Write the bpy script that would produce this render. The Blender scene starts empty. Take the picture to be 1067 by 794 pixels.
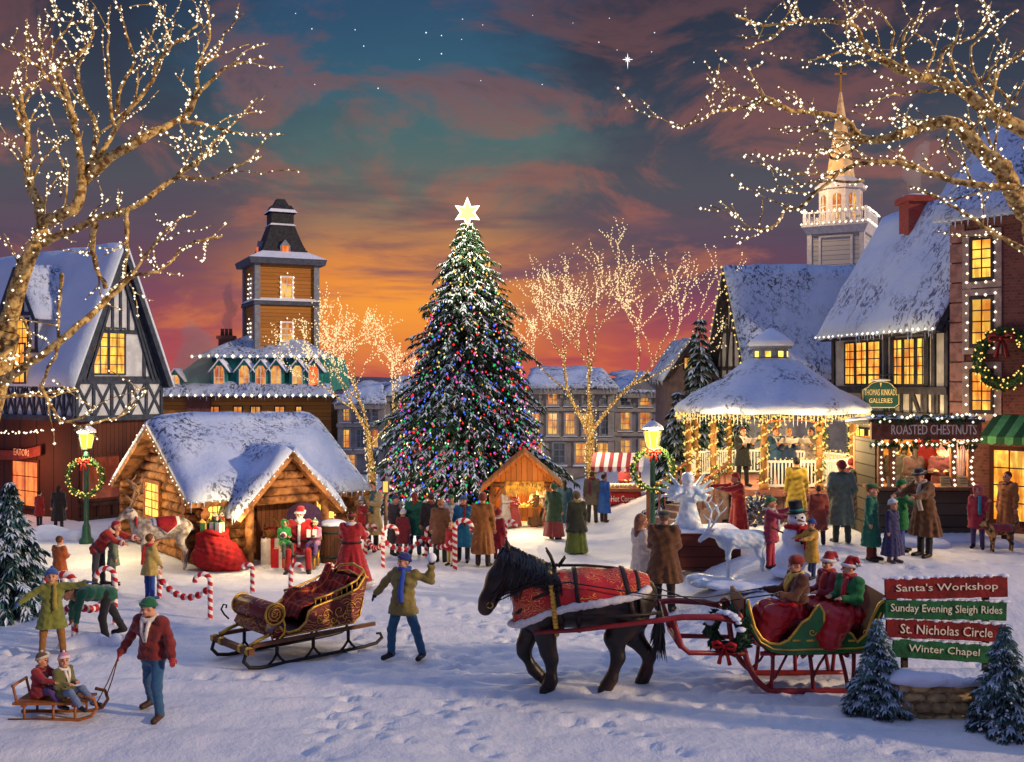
import bpy, bmesh, math, random
import numpy as np
from mathutils import Vector, Matrix, noise

random.seed(7)
R = math.radians
sc = bpy.context.scene
COL = sc.collection
F, CX, CY, H = 1100.0, 533.5, 397.0, 4.7      # focal length and centre in photo pixels, eye height

# ------------------------------------------------------------------ camera
cam = bpy.data.cameras.new("camera")
cam.sensor_width = 36.0
cam.lens = 36.0 * F / 1067.0
cam.clip_end = 4000
camo = bpy.data.objects.new("camera", cam)
camo.location = (0, 0, H)
camo.rotation_euler = (R(90), 0, 0)
COL.objects.link(camo)
sc.camera = camo

# ------------------------------------------------------------------ view
sc.view_settings.view_transform = 'Standard'
sc.view_settings.look = 'None'
sc.view_settings.gamma = 1
sc.view_settings.use_curve_mapping = False
sc.view_settings.exposure = 0.0
sc.render.engine = 'CYCLES'
sc.cycles.use_denoising = True
sc.cycles.denoiser = 'OPENIMAGEDENOISE'
sc.cycles.max_bounces = 5
sc.cycles.diffuse_bounces = 3
sc.cycles.glossy_bounces = 3
sc.cycles.transmission_bounces = 4
sc.cycles.volume_bounces = 0
sc.cycles.caustics_reflective = False
sc.cycles.caustics_refractive = False
sc.cycles.sample_clamp_indirect = 3.0


def lin(r, g, b):
 f = lambda c: (c / 255 / 12.92) if c <= 10 else ((c / 255 + .055) / 1.055) ** 2.4
 return (f(r), f(g), f(b), 1)


# ------------------------------------------------------------------ small node language
class NT:
 def __init__(s, tree):
  s.t = tree
  s.n = tree.nodes
  s.l = tree.links

 def node(s, typ, ins=None, out=0, **kw):
  n = s.n.new(typ)
  for k, v in kw.items():
   setattr(n, k, v)
  for k, v in (ins or {}).items():
   sk = n.inputs[k]
   if isinstance(v, bpy.types.NodeSocket):
    s.l.new(v, sk)
   else:
    sk.default_value = v
  return n.outputs[out]

 def math(s, op, a, b=0.0, c=0.0, clamp=False):
  return s.node('ShaderNodeMath', {0: a, 1: b, 2: c}, operation=op, use_clamp=clamp)

 def step(s, x, lo, hi):
  return s.node('ShaderNodeMapRange', {0: x, 1: lo, 2: hi, 3: 0.0, 4: 1.0}, interpolation_type='SMOOTHSTEP')

 def mix(s, f, a, b, blend='MIX'):
  return s.node('ShaderNodeMix', {0: f, 6: a, 7: b}, out=2, data_type='RGBA', blend_type=blend)

 def ramp(s, f, stops, interp='LINEAR'):
  n = s.n.new('ShaderNodeValToRGB')
  n.color_ramp.interpolation = interp
  e = n.color_ramp.elements
  while len(e) > 1:
   e.remove(e[-1])
  e[0].position = stops[0][0]
  e[0].color = stops[0][1]
  for p, c in stops[1:]:
   k = e.new(p)
   k.color = c
  s.l.new(f, n.inputs[0])
  return n.outputs[0]

 def xyz(s, x, y, z):
  return s.node('ShaderNodeCombineXYZ', {0: x, 1: y, 2: z})

 def noise(s, v, scale, detail=4, rough=.55, dist=0.0):
  return s.node('ShaderNodeTexNoise', {'Vector': v, 'Scale': scale, 'Detail': detail, 'Roughness': rough, 'Distortion': dist})


# ------------------------------------------------------------------ sky: a dusk world
world = bpy.data.worlds.new("World")
sc.world = world
world.use_nodes = True
world.node_tree.nodes.clear()
w = NT(world.node_tree)
gen = w.node('ShaderNodeTexCoord', out=0)
sep = w.n.new('ShaderNodeSeparateXYZ')
w.l.new(gen, sep.inputs[0])
dx, dy, dz = sep.outputs
az = w.math('ARCTAN2', dx, dy)
wob = w.noise(w.xyz(w.math('MULTIPLY', az, 3.0), w.math('MULTIPLY', dz, 7.0), .2), 1.3, 5, .6)
z2 = w.math('ADD', dz, w.math('MULTIPLY', w.math('SUBTRACT', wob, .5), .10))
core = w.ramp(z2, [(0.0, lin(196, 88, 74)), (.045, lin(216, 110, 66)), (.095, lin(204, 108, 70)), (.125, lin(144, 108, 92)),
                   (.175, lin(104, 112, 106)), (.225, lin(78, 108, 112)), (.275, lin(58, 96, 118)), (.335, lin(50, 82, 112)),
                   (.45, lin(74, 98, 150)), (1.0, lin(140, 158, 204))])
side = w.ramp(z2, [(0.0, lin(186, 82, 84)), (.05, lin(164, 78, 88)), (.085, lin(116, 70, 92)), (.13, lin(92, 76, 94)),
                   (.18, lin(84, 84, 94)), (.24, lin(62, 70, 86)), (.335, lin(44, 52, 70)),
                   (.45, lin(74, 98, 150)), (1.0, lin(140, 158, 204))])
a0 = w.math('ABSOLUTE', w.math('ADD', az, w.math('ADD', .10, w.math('MULTIPLY', w.math('SUBTRACT', wob, .5), .45))))
base = w.mix(w.step(a0, .05, .22), core, side)
# ragged cloud banks
cv = w.xyz(w.math('MULTIPLY', az, 5.5), w.math('MULTIPLY', dz, 11.0), 1.7)
c1 = w.noise(cv, 1.15, 9, .62, .5)
c2 = w.noise(w.xyz(w.math('MULTIPLY', az, 4.0), w.math('MULTIPLY', dz, 26.0), 5.1), 1.2, 7, .55, .3)
cloudcol = w.ramp(dz, [(0.0, lin(178, 72, 78)), (.06, lin(150, 74, 96)), (.10, lin(104, 74, 100)), (.16, lin(92, 84, 94)), (.23, lin(84, 78, 88)),
                       (.32, lin(66, 64, 78)), (.5, lin(90, 96, 130))])
edgecol = w.ramp(dz, [(0.0, lin(232, 120, 70)), (.08, lin(240, 140, 66)), (.15, lin(196, 110, 86)), (.25, lin(160, 96, 86)), (.34, lin(118, 80, 82)), (.5, lin(90, 96, 130))])
edge = w.math('MULTIPLY', w.step(c1, .47, .60), w.math('SUBTRACT', 1.0, w.step(c1, .58, .72)))
s1 = w.mix(w.math('MULTIPLY', w.step(c1, .50, .74), .88), base, cloudcol)
s1 = w.mix(w.math('MULTIPLY', edge, .42), s1, edgecol)
low = w.math('SUBTRACT', 1.0, w.step(dz, .14, .22))
s1 = w.mix(w.math('MULTIPLY', w.math('MULTIPLY', w.step(c2, .44, .62), low), .9), s1, cloudcol)
# the sunset itself, low behind the great fir
ga = w.math('POWER', w.math('MULTIPLY', w.math('ADD', az, .10), 1 / .125), 2.0)
gb = w.math('POWER', w.math('MULTIPLY', w.math('SUBTRACT', dz, .08), 1 / .055), 2.0)
glow = w.math('POWER', 2.718, w.math('MULTIPLY', w.math('ADD', ga, gb), -1.0))
glow = w.math('MULTIPLY', glow, w.math('SUBTRACT', 1.25, w.step(c2, .45, .68)))
s1 = w.mix(w.math('MULTIPLY', glow, .80, clamp=True), s1, lin(255, 160, 62))
# the high dome, out of the frame, is still pale with dusk
str_ = w.math('ADD', .95, w.math('MULTIPLY', w.step(dz, .36, .62), .36))
bg = w.node('ShaderNodeBackground', {'Color': s1, 'Strength': str_})
outw = w.n.new('ShaderNodeOutputWorld')
w.l.new(bg, outw.inputs[0])
world.cycles.sampling_method = 'MANUAL'
world.cycles.sample_map_resolution = 1024

# ------------------------------------------------------------------ the one sun
sl = bpy.data.lights.new("sun", 'SUN')
sl.energy = 2.9
sl.angle = R(2.0)
sl.color = (1.0, .72, .46)
so = bpy.data.objects.new("sun", sl)
sun_from = Vector((.88, -.34, .27)).normalized()
so.rotation_euler = sun_from.to_track_quat('Z', 'Y').to_euler()
COL.objects.link(so)


def lamp(name, loc, power, col=(1, .66, .28), r=.15):
 l = bpy.data.lights.new(name, 'POINT')
 l.energy = power
 l.color = col
 l.shadow_soft_size = r
 o = bpy.data.objects.new(name, l)
 o.location = loc
 COL.objects.link(o)
 return o


# ------------------------------------------------------------------ placement
def P(px, py, d):
 return Vector(((px - CX) * d / F, d, H - (py - CY) * d / F))


def sst(x, a, b):
 t = min(1, max(0, (x - a) / (b - a)))
 return t * t * (3 - 2 * t)


def gz(x, y):
 return 1.0 * sst(x, 2.5, 6.5) * sst(y, 17.0, 21.5)


def G(px, py):
 """the point of the ground seen at a photo pixel"""
 d = 3.0
 while d < 300:
  x = (px - CX) * d / F
  z = H - (py - CY) * d / F
  if z <= gz(x, d):
   break
  d += .02
 return Vector((x, d, gz(x, d)))


# ------------------------------------------------------------------ materials
MATS = {}


def mat(name, col, rough=.75, var=.18, scale=6.0, bump=.25, bscale=40.0, col2=None, metal=0.0, spec=.3, lo=.38, hi=.62, sheen=0):
 if name in MATS:
  return MATS[name]
 m = bpy.data.materials.new(name)
 m.use_nodes = True
 t = NT(m.node_tree)
 b = t.n['Principled BSDF']
 c = lin(*col)
 ca = (c[0] * (1 - var), c[1] * (1 - var), c[2] * (1 - var), 1)
 cb = lin(*col2) if col2 else (min(1, c[0] * (1 + var)), min(1, c[1] * (1 + var)), min(1, c[2] * (1 + var)), 1)
 tc = t.node('ShaderNodeTexCoord', out=3)
 n = t.noise(tc, scale, 5, .6)
 t.l.new(t.mix(t.step(n, lo, hi), ca, cb), b.inputs['Base Color'])
 b.inputs['Roughness'].default_value = rough
 b.inputs['Metallic'].default_value = metal
 b.inputs['Specular IOR Level'].default_value = spec
 if bump:
  n2 = t.noise(tc, bscale, 3, .6)
  t.l.new(t.node('ShaderNodeBump', {'Strength': bump, 'Distance': .02, 'Height': n2}), b.inputs['Normal'])
 if sheen:
  b.inputs['Sheen Weight'].default_value = sheen
 MATS[name] = m
 return m


def emat(name, col, strength, light=False):
 if name in MATS:
  return MATS[name]
 m = bpy.data.materials.new(name)
 m.use_nodes = True
 t = NT(m.node_tree)
 t.n.remove(t.n['Principled BSDF'])
 e = t.node('ShaderNodeEmission', {'Color': lin(*col), 'Strength': strength})
 t.l.new(e, t.n['Material Output'].inputs[0])
 if not light:
  m.cycles.emission_sampling = 'NONE'
 MATS[name] = m
 return m


def panemat(name, c1, c2, strength, scale=1.3):
 """a lit window: warm room light, brighter here and dimmer there, curtains' blotches"""
 if name in MATS:
  return MATS[name]
 m = bpy.data.materials.new(name)
 m.use_nodes = True
 t = NT(m.node_tree)
 b = t.n['Principled BSDF']
 tc = t.node('ShaderNodeTexCoord', out=3)
 n = t.noise(tc, scale, 4, .6)
 c = t.mix(t.step(n, .35, .65), lin(*c1), lin(*c2))
 # drawn curtains and furniture against the lamp light
 k = t.noise(t.node('ShaderNodeMapping', {'Vector': tc, 'Scale': (3.2, 3.2, .5)}), 1.6, 3, .5)
 c = t.mix(t.math('MULTIPLY', t.step(k, .50, .60), .55), c, lin(120, 52, 18))
 b.inputs['Base Color'].default_value = (.02, .015, .01, 1)
 b.inputs['Roughness'].default_value = .12
 t.l.new(c, b.inputs['Emission Color'])
 b.inputs['Emission Strength'].default_value = strength
 m.cycles.emission_sampling = 'NONE'
 MATS[name] = m
 return m


def plankmat(name, col, col2, period=.16, axis='Z', rough=.8, bump=.6, gap=.12):
 """boards: dark joints every `period` metres along an axis, each board its own tone"""
 if name in MATS:
  return MATS[name]
 m = bpy.data.materials.new(name)
 m.use_nodes = True
 t = NT(m.node_tree)
 b = t.n['Principled BSDF']
 tc = t.node('ShaderNodeTexCoord', out=3)
 s = t.n.new('ShaderNodeSeparateXYZ')
 t.l.new(tc, s.inputs[0])
 if axis == 'XY':
  v = t.math('ADD', s.outputs[0], s.outputs[1])
 else:
  v = s.outputs['XYZ'.index(axis)]
 q = t.math('MULTIPLY', v, 1 / period)
 fr = t.math('FRACT', q)
 fl = t.math('FLOOR', q)
 wn = t.node('ShaderNodeTexWhiteNoise', {'W': fl}, noise_dimensions='1D')
 n = t.noise(tc, 5, 6, .65)
 c = t.mix(t.math('ADD', t.math('MULTIPLY', wn, .6), t.math('MULTIPLY', n, .4)), lin(*col), lin(*col2))
 g = t.step(fr, 0.0, gap)
 d = lin(*col)
 c = t.mix(g, (d[0] * .25, d[1] * .25, d[2] * .25, 1), c)
 t.l.new(c, b.inputs['Base Color'])
 b.inputs['Roughness'].default_value = rough
 b.inputs['Specular IOR Level'].default_value = .25
 hgt = t.math('ADD', g, t.math('MULTIPLY', n, .35))
 t.l.new(t.node('ShaderNodeBump', {'Strength': bump, 'Distance': .03, 'Height': hgt}), b.inputs['Normal'])
 MATS[name] = m
 return m


def brickmat(name, c1, c2, mortar, scale=3.2, irregular=.03):
 m = bpy.data.materials.new(name)
 m.use_nodes = True
 t = NT(m.node_tree)
 b = t.n['Principled BSDF']
 tc = t.node('ShaderNodeTexCoord', out=3)
 s = t.n.new('ShaderNodeSeparateXYZ')
 t.l.new(tc, s.inputs[0])
 v = t.xyz(t.math('SUBTRACT', s.outputs[0], s.outputs[1]), s.outputs[2], 0.0)
 n0 = t.node('ShaderNodeTexNoise', {'Vector': tc, 'Scale': 2.5, 'Detail': 3}, out=1)
 v = t.node('ShaderNodeMix', {0: irregular, 4: v, 5: n0}, out=1, data_type='VECTOR')
 bt = t.n.new('ShaderNodeTexBrick')
 t.l.new(v, bt.inputs['Vector'])
 bt.inputs['Color1'].default_value = lin(*c1)
 bt.inputs['Color2'].default_value = lin(*c2)
 bt.inputs['Mortar'].default_value = lin(*mortar)
 bt.inputs['Scale'].default_value = scale
 bt.inputs['Mortar Size'].default_value = .025
 n = t.noise(tc, 3, 6, .65)
 c = t.mix(t.math('MULTIPLY', n, .55), bt.outputs['Color'], (.02, .012, .01, 1))
 t.l.new(c, b.inputs['Base Color'])
 b.inputs['Roughness'].default_value = .9
 hgt = t.math('ADD', t.math('SUBTRACT', 1.0, bt.outputs['Fac']), t.math('MULTIPLY', n, .5))
 t.l.new(t.node('ShaderNodeBump', {'Strength': .7, 'Distance': .03, 'Height': hgt}), b.inputs['Normal'])
 MATS[name] = m
 return m


def snowmat(name, shingle=None, lo=.60, hi=.68, scale=.7, col=(226, 232, 244), rut=False):
 """snow; where `shingle` is given it has slid off in ragged streaks and the roof shows"""
 if name in MATS:
  return MATS[name]
 m = bpy.data.materials.new(name)
 m.use_nodes = True
 t = NT(m.node_tree)
 b = t.n['Principled BSDF']
 tc = t.node('ShaderNodeTexCoord', out=3)
 n = t.noise(tc, .35, 5, .6)
 c = lin(*col)
 col_ = t.mix(t.step(n, .3, .7), (c[0] * .80, c[1] * .84, c[2] * .93, 1), c)
 if shingle:
  k = t.noise(tc, scale, 3, .5)
  k2 = t.noise(t.node('ShaderNodeMapping', {'Vector': tc, 'Scale': (2.0, 2.0, 1.1), 'Rotation': (.3, .2, .7)}), 3.6, 8, .75, .8)
  msk = t.math('MULTIPLY', t.step(k, lo - .10, hi), t.step(k2, .50, .56))
  col_ = t.mix(msk, col_, lin(*shingle))
 t.l.new(col_, b.inputs['Base Color'])
 b.inputs['Roughness'].default_value = .62
 b.inputs['Specular IOR Level'].default_value = .25
 h1 = t.noise(tc, 2.2, 6, .62)
 h2 = t.noise(tc, 38.0, 2, .6)
 hh = t.math('ADD', h1, t.math('MULTIPLY', h2, .10))
 t.l.new(t.node('ShaderNodeBump', {'Strength': .45, 'Distance': .14, 'Height': hh}), b.inputs['Normal'])
 MATS[name] = m
 return m


# ------------------------------------------------------------------ mesh collector
class MB:
 def __init__(s):
  s.v = []
  s.f = []
  s.m = []
  s.sm = []
  s.M = Matrix.Identity(4)

 def add(s, verts, faces, mi=0, smooth=False):
  k = len(s.v)
  s.v.extend((s.M @ Vector(v)) for v in verts)
  for f in faces:
   s.f.append([k + i for i in f])
   s.m.append(mi)
   s.sm.append(smooth)

 def box(s, c, d, mi=0, rot=None):
  x, y, z = d[0] / 2, d[1] / 2, d[2] / 2
  vs = [Vector((a * x, b * y, e * z)) for a in (-1, 1) for b in (-1, 1) for e in (-1, 1)]
  if rot is not None:
   vs = [rot @ v for v in vs]
  c = Vector(c)
  s.add([v + c for v in vs], [(0, 1, 3, 2), (4, 6, 7, 5), (0, 4, 5, 1), (2, 3, 7, 6), (0, 2, 6, 4), (1, 5, 7, 3)], mi)

 def bar(s, a, b, wd, th, mi=0, up=(0, 0, 1)):
  """a square beam from a to b"""
  a, b = Vector(a), Vector(b)
  t = (b - a)
  L = t.length
  if L < 1e-6:
   return
  t.normalize()
  u = Vector(up)
  if abs(t.dot(u)) > .98:
   u = Vector((0, 1, 0))
  x = t.cross(u).normalized()
  y = x.cross(t).normalized()
  s.box((a + b) / 2, (wd, L, th), mi, Matrix((x, t, y)).transposed())

 def tube(s, pts, rad, n=8, mi=0, cap=True, smooth=True, closed=False):
  pts = [Vector(p) for p in pts]
  if not hasattr(rad, '__len__'):
   rad = [rad] * len(pts)
  N = len(pts)
  prev = None
  vs, fs = [], []
  for i, p in enumerate(pts):
   if closed:
    t = pts[(i + 1) % N] - pts[i - 1]
   else:
    t = pts[min(i + 1, N - 1)] - pts[max(i - 1, 0)]
   if t.length < 1e-9:
    t = Vector((0, 0, 1))
   t.normalize()
   if prev is None:
    u = Vector((0, 0, 1)) if abs(t.z) < .9 else Vector((1, 0, 0))
    x = t.cross(u).normalized()
   else:
    x = (prev - t * prev.dot(t))
    x = x.normalized() if x.length > 1e-6 else t.orthogonal().normalized()
   prev = x
   y = t.cross(x)
   for k in range(n):
    a = 2 * math.pi * k / n
    vs.append(p + (x * math.cos(a) + y * math.sin(a)) * rad[i])
  for i in range(N if closed else N - 1):
   j = (i + 1) % N
   for k in range(n):
    l = (k + 1) % n
    fs.append((i * n + k, i * n + l, j * n + l, j * n + k))
  if cap and not closed:
   fs.append(tuple(range(n - 1, -1, -1)))
   fs.append(tuple((N - 1) * n + k for k in range(n)))
  s.add(vs, fs, mi, smooth)

 def lathe(s, prof, n=20, c=(0, 0, 0), mi=0, smooth=True, sx=1, sy=1):
  """profile [(r, z)...] turned about z"""
  vs, fs = [], []
  c = Vector(c)
  for r, z in prof:
   for k in range(n):
    a = 2 * math.pi * k / n
    vs.append(c + Vector((r * sx * math.cos(a), r * sy * math.sin(a), z)))
  for i in range(len(prof) - 1):
   for k in range(n):
    l = (k + 1) % n
    fs.append((i * n + k, i * n + l, (i + 1) * n + l, (i + 1) * n + k))
  fs.append(tuple(range(n - 1, -1, -1)))
  fs.append(tuple((len(prof) - 1) * n + k for k in range(n)))
  s.add(vs, fs, mi, smooth)

 def prism(s, poly, off, mi=0):
  """a flat polygon of 3-D points pushed along `off`"""
  poly = [Vector(p) for p in poly]
  off = Vector(off)
  n = len(poly)
  s.add(poly + [p + off for p in poly], [tuple(range(n - 1, -1, -1)), tuple(range(n, 2 * n))] +
              [(i, (i + 1) % n, n + (i + 1) % n, n + i) for i in range(n)], mi)

 def ball(s, c, r, mi=0, n=8, m=5, sc_=(1, 1, 1), smooth=True):
  vs = [Vector(c) + Vector((0, 0, r * sc_[2]))]
  for i in range(1, m):
   t = math.pi * i / m
   for k in range(n):
    a = 2 * math.pi * k / n
    vs.append(Vector(c) + Vector((r * sc_[0] * math.sin(t) * math.cos(a), r * sc_[1] * math.sin(t) * math.sin(a), r * sc_[2] * math.cos(t))))
  vs.append(Vector(c) - Vector((0, 0, r * sc_[2])))
  fs = [(0, 1 + k, 1 + (k + 1) % n) for k in range(n)]
  for i in range(m - 2):
   for k in range(n):
    l = (k + 1) % n
    a = 1 + i * n
    fs.append((a + k, a + n + k, a + n + l, a + l))
  e = len(vs) - 1
  a = 1 + (m - 2) * n
  fs += [(a + k, e, a + (k + 1) % n) for k in range(n)]
  s.add(vs, fs, mi, smooth)

 def bulb(s, c, r, mi=0):
  x, y, z = c
  q = r * .72
  s.add([(x, y, z + r), (x + q, y + q, z), (x - q, y + q, z), (x - q, y - q, z), (x + q, y - q, z), (x, y, z - r)],
              [(0, 1, 2), (0, 2, 3), (0, 3, 4), (0, 4, 1), (5, 2, 1), (5, 3, 2), (5, 4, 3), (5, 1, 4)], mi, True)

 def raw(s, V, Fc, mi=0, smooth=True, off=(0, 0, 0)):
  o = Vector(off)
  s.add([Vector(v) + o for v in V], Fc, mi, smooth)

 def build(s, name, mats, parent=None, local=False):
  if not isinstance(mats, (list, tuple)):
   mats = [mats]
  me = bpy.data.meshes.new(name)
  vs = s.v
  if parent is not None and not local:
   inv = wm(parent).inverted()
   vs = [inv @ v for v in vs]
  me.from_pydata([tuple(v) for v in vs], [], s.f)
  me.polygons.foreach_set('material_index', s.m)
  me.polygons.foreach_set('use_smooth', s.sm)
  for m in mats:
   me.materials.append(m)
  o = bpy.data.objects.new(name, me)
  COL.objects.link(o)
  if parent is not None:
   o.parent = parent
  return o


def wm(o):
 M = o.matrix_basis.copy()
 while o.parent:
  o = o.parent
  M = o.matrix_basis @ M
 return M


def tag(o, label, cat, group=None, kind=None):
 o['label'] = label
 o['category'] = cat
 if group:
  o['group'] = group
 if kind:
  o['kind'] = kind
 return o


def thing(name, label, cat, loc=(0, 0, 0), rz=0.0, group=None):
 o = bpy.data.objects.new(name, None)
 o.empty_display_size = .3
 o.location = loc
 o.rotation_euler = (0, 0, rz)
 COL.objects.link(o)
 return tag(o, label, cat, group)


def struct(o, kind='structure'):
 o['kind'] = kind
 return o


def text(body, parent, name, m, loc, xdir, ydir, size, depth=.006, width=None, height=None):
 """lettering as a mesh lying in the plane spanned by xdir / ydir (world), centred on loc"""
 cu = bpy.data.curves.new(name, 'FONT')
 cu.body = body
 cu.size = size
 cu.extrude = depth
 cu.resolution_u = 2
 cu.align_x = 'CENTER'
 cu.align_y = 'CENTER'
 to = bpy.data.objects.new(name, cu)
 COL.objects.link(to)
 dg = bpy.context.evaluated_depsgraph_get()
 me = bpy.data.meshes.new_from_object(to.evaluated_get(dg))
 COL.objects.unlink(to)
 bpy.data.objects.remove(to)
 n = len(me.vertices)
 co = np.empty(n * 3)
 me.vertices.foreach_get('co', co)
 co = co.reshape(-1, 3)
 w0 = co[:, 0].max() - co[:, 0].min()
 h0 = co[:, 1].max() - co[:, 1].min()
 co[:, 0] -= (co[:, 0].max() + co[:, 0].min()) / 2
 co[:, 1] -= (co[:, 1].max() + co[:, 1].min()) / 2
 if width:
  co[:, 0] *= width / w0
 if height:
  co[:, 1] *= height / h0
 x, y = Vector(xdir).normalized(), Vector(ydir).normalized()
 z = x.cross(y)
 out = np.outer(co[:, 0], x) + np.outer(co[:, 1], y) + np.outer(co[:, 2], z) + np.array(loc)
 inv = np.array(wm(parent).inverted())
 out = out @ inv[:3, :3].T + inv[:3, 3]
 me.vertices.foreach_set('co', out.ravel())
 me.materials.clear()
 me.materials.append(m)
 me.name = name
 o = bpy.data.objects.new(name, me)
 COL.objects.link(o)
 o.parent = parent
 return o


# ------------------------------------------------------------------ soft solids: smooth unions of limbs, surfaced on a grid
def chain(pts, y=0):
 return [('c', Vector(pts[i][:3]), Vector(pts[i + 1][:3]), pts[i][3], pts[i + 1][3]) for i in range(len(pts) - 1)]


def sdf_mesh(prims, cell, k=.05, zmin=None, fold=None, cut=None, wob=0.0):
 lo = np.full(3, 1e9)
 hi = np.full(3, -1e9)
 bb = []
 for p in prims:
  if p[0] == 'c':
   a, b = np.array(p[1]), np.array(p[2])
   r = max(p[3], p[4])
   l, h = np.minimum(a, b) - r, np.maximum(a, b) + r
  else:
   c, r = np.array(p[1]), np.array(p[2])
   l, h = c - r, c + r
  bb.append((l, h))
  lo = np.minimum(lo, l)
  hi = np.maximum(hi, h)
 lo -= cell * 3 + k * .5
 hi += cell * 3 + k * .5
 n = np.ceil((hi - lo) / cell).astype(int) + 1
 ax = [lo[i] + cell * np.arange(n[i]) for i in range(3)]
 D = np.full(n, 9.0)
 for p, (l, h) in zip(prims, bb):
  pad = k + 3 * cell
  i0 = np.maximum(0, np.floor((l - pad - lo) / cell).astype(int))
  i1 = np.minimum(n, np.ceil((h + pad - lo) / cell).astype(int) + 1)
  sl_ = tuple(slice(i0[i], i1[i]) for i in range(3))
  X = ax[0][sl_[0]][:, None, None]
  Y = ax[1][sl_[1]][None, :, None]
  Z = ax[2][sl_[2]][None, None, :]
  if p[0] == 'c':
   a, b = p[1], p[2]
   d = b - a
   L2 = max(d.dot(d), 1e-9)
   t = np.clip(((X - a.x) * d.x + (Y - a.y) * d.y + (Z - a.z) * d.z) / L2, 0, 1)
   dd = np.sqrt((X - a.x - t * d.x) ** 2 + (Y - a.y - t * d.y) ** 2 + (Z - a.z - t * d.z) ** 2) - (p[3] + t * (p[4] - p[3]))
  else:
   c, r = p[1], p[2]
   u, v_, q = X - c[0], Y - c[1], Z - c[2]
   k0 = np.sqrt((u / r[0]) ** 2 + (v_ / r[1]) ** 2 + (q / r[2]) ** 2)
   k1 = np.sqrt((u / r[0] ** 2) ** 2 + (v_ / r[1] ** 2) ** 2 + (q / r[2] ** 2) ** 2) + 1e-9
   dd = k0 * (k0 - 1) / k1
  A = D[sl_]
  hh = np.clip(.5 + .5 * (A - dd) / k, 0, 1)
  D[sl_] = A + (dd - A) * hh - k * hh * (1 - hh)
 X = ax[0][:, None, None]
 Y = ax[1][None, :, None]
 Z = ax[2][None, None, :]
 if wob:
  D = D + wob * (np.sin(X * 31 + Z * 17) * np.sin(Y * 29 - Z * 23) + .6 * np.sin(Z * 47 + X * 13 + Y * 11))
 if fold:
  zt, amp, cnt = fold
  th = np.arctan2(Y, X) + 0 * Z
  D = D + amp * np.sin(th * cnt + 2 * np.sin(th * 3)) * np.clip((zt - Z) / .3, 0, 1)
 if zmin is not None:
  D = np.maximum(D, zmin - Z)
 if cut is not None:
  D = np.maximum(D, cut(X, Y, Z))
 S = D < 0
 c = [S[i:n[0] - 1 + i, j:n[1] - 1 + j, q:n[2] - 1 + q] for i in (0, 1) for j in (0, 1) for q in (0, 1)]
 cnt = sum(x.astype(np.int8) for x in c)
 act = (cnt > 0) & (cnt < 8)
 idx = np.argwhere(act)
 ID = np.full(act.shape, -1)
 ID[act] = np.arange(len(idx))
 acc = np.zeros((len(idx), 3))
 num = np.zeros(len(idx))
 co = [np.array((i, j, q)) for i in (0, 1) for j in (0, 1) for q in (0, 1)]
 for a in range(8):
  for b in range(a + 1, 8):
   df = co[b] - co[a]
   if np.abs(df).sum() != 1:
    continue
   da = D[tuple((idx + co[a]).T)]
   db = D[tuple((idx + co[b]).T)]
   x = (da < 0) != (db < 0)
   t = np.where(x, da / np.where(x, da - db, 1), 0)
   acc += np.where(x[:, None], co[a] + t[:, None] * df, 0)
   num += x
 V = lo + cell * (idx + acc / num[:, None])
 quads = []
 for d in range(3):
  e = [(1, 2), (2, 0), (0, 1)][d]
  sh = np.array(S.shape)
  sh1 = sh.copy()
  sh1[d] -= 1
  A = S[tuple(slice(0, sh1[i]) for i in range(3))]
  sl2 = [slice(0, sh[i]) for i in range(3)]
  sl2[d] = slice(1, sh[d])
  B = S[tuple(sl2)]
  for flag, AA in ((True, A & ~B), (False, ~A & B)):
   w_ = np.argwhere(AA)
   if not len(w_):
    continue
   ok = (w_[:, e[0]] > 0) & (w_[:, e[1]] > 0)
   w_ = w_[ok]
   u = np.zeros(3, int)
   u[e[0]] = 1
   v_ = np.zeros(3, int)
   v_[e[1]] = 1
   lim = np.array(ID.shape) - 1
   q0 = ID[tuple(np.minimum(w_ - u - v_, lim).T)]
   q1 = ID[tuple(np.minimum(w_ - v_, lim).T)]
   q2 = ID[tuple(np.minimum(w_, lim).T)]
   q3 = ID[tuple(np.minimum(w_ - u, lim).T)]
   Q = np.stack([q0, q1, q2, q3], 1)
   Q = Q[(Q >= 0).all(1)]
   quads.append(Q if flag else Q[:, ::-1])
 Q = np.concatenate(quads) if quads else np.zeros((0, 4), int)
 return V, Q.tolist()
# ------------------------------------------------------------------ common materials
SNOW = snowmat('snow', None)
SNOWR = snowmat('roof_snow', (62, 68, 84), .48, .57, .55, (192, 206, 230))
SNOWR2 = snowmat('roof_snow_thin', (72, 72, 90), .49, .58, .6, (196, 210, 236))
WOODD = mat('dark_timber', (52, 50, 58), .8, .35, 5, .5, 25)
WOODB = mat('blue_black_timber', (44, 54, 74), .75, .3, 5, .4, 25)
PLASTER = mat('plaster', (176, 184, 200), .9, .14, 2.5, .5, 18)
PLASTER2 = mat('plaster_grey', (168, 164, 160), .9, .16, 2.5, .5, 18)
LOG = mat('log', (122, 76, 46), .85, .45, 3.0, .7, 14, col2=(176, 120, 72))
LOGEND = mat('log_end', (150, 92, 56), .85, .3, 9, .5, 30)
SHOPRED = plankmat('shop_wood', (62, 32, 28), (92, 48, 38), .22, 'XY')
PANE = panemat('lit_pane', (255, 208, 84), (236, 132, 36), 1.5, 1.6)
PANEY = panemat('bright_pane', (255, 232, 110), (250, 196, 60), 1.9, 3.0)
PANER = panemat('shop_pane', (236, 120, 44), (190, 74, 28), 1.9, 1.1)
PANEO = panemat('amber_pane', (255, 200, 100), (206, 100, 44), 1.05, 1.2)
PANEDIM = mat('dark_pane', (70, 84, 104), .15, .3, 2, 0, spec=.6)
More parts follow.
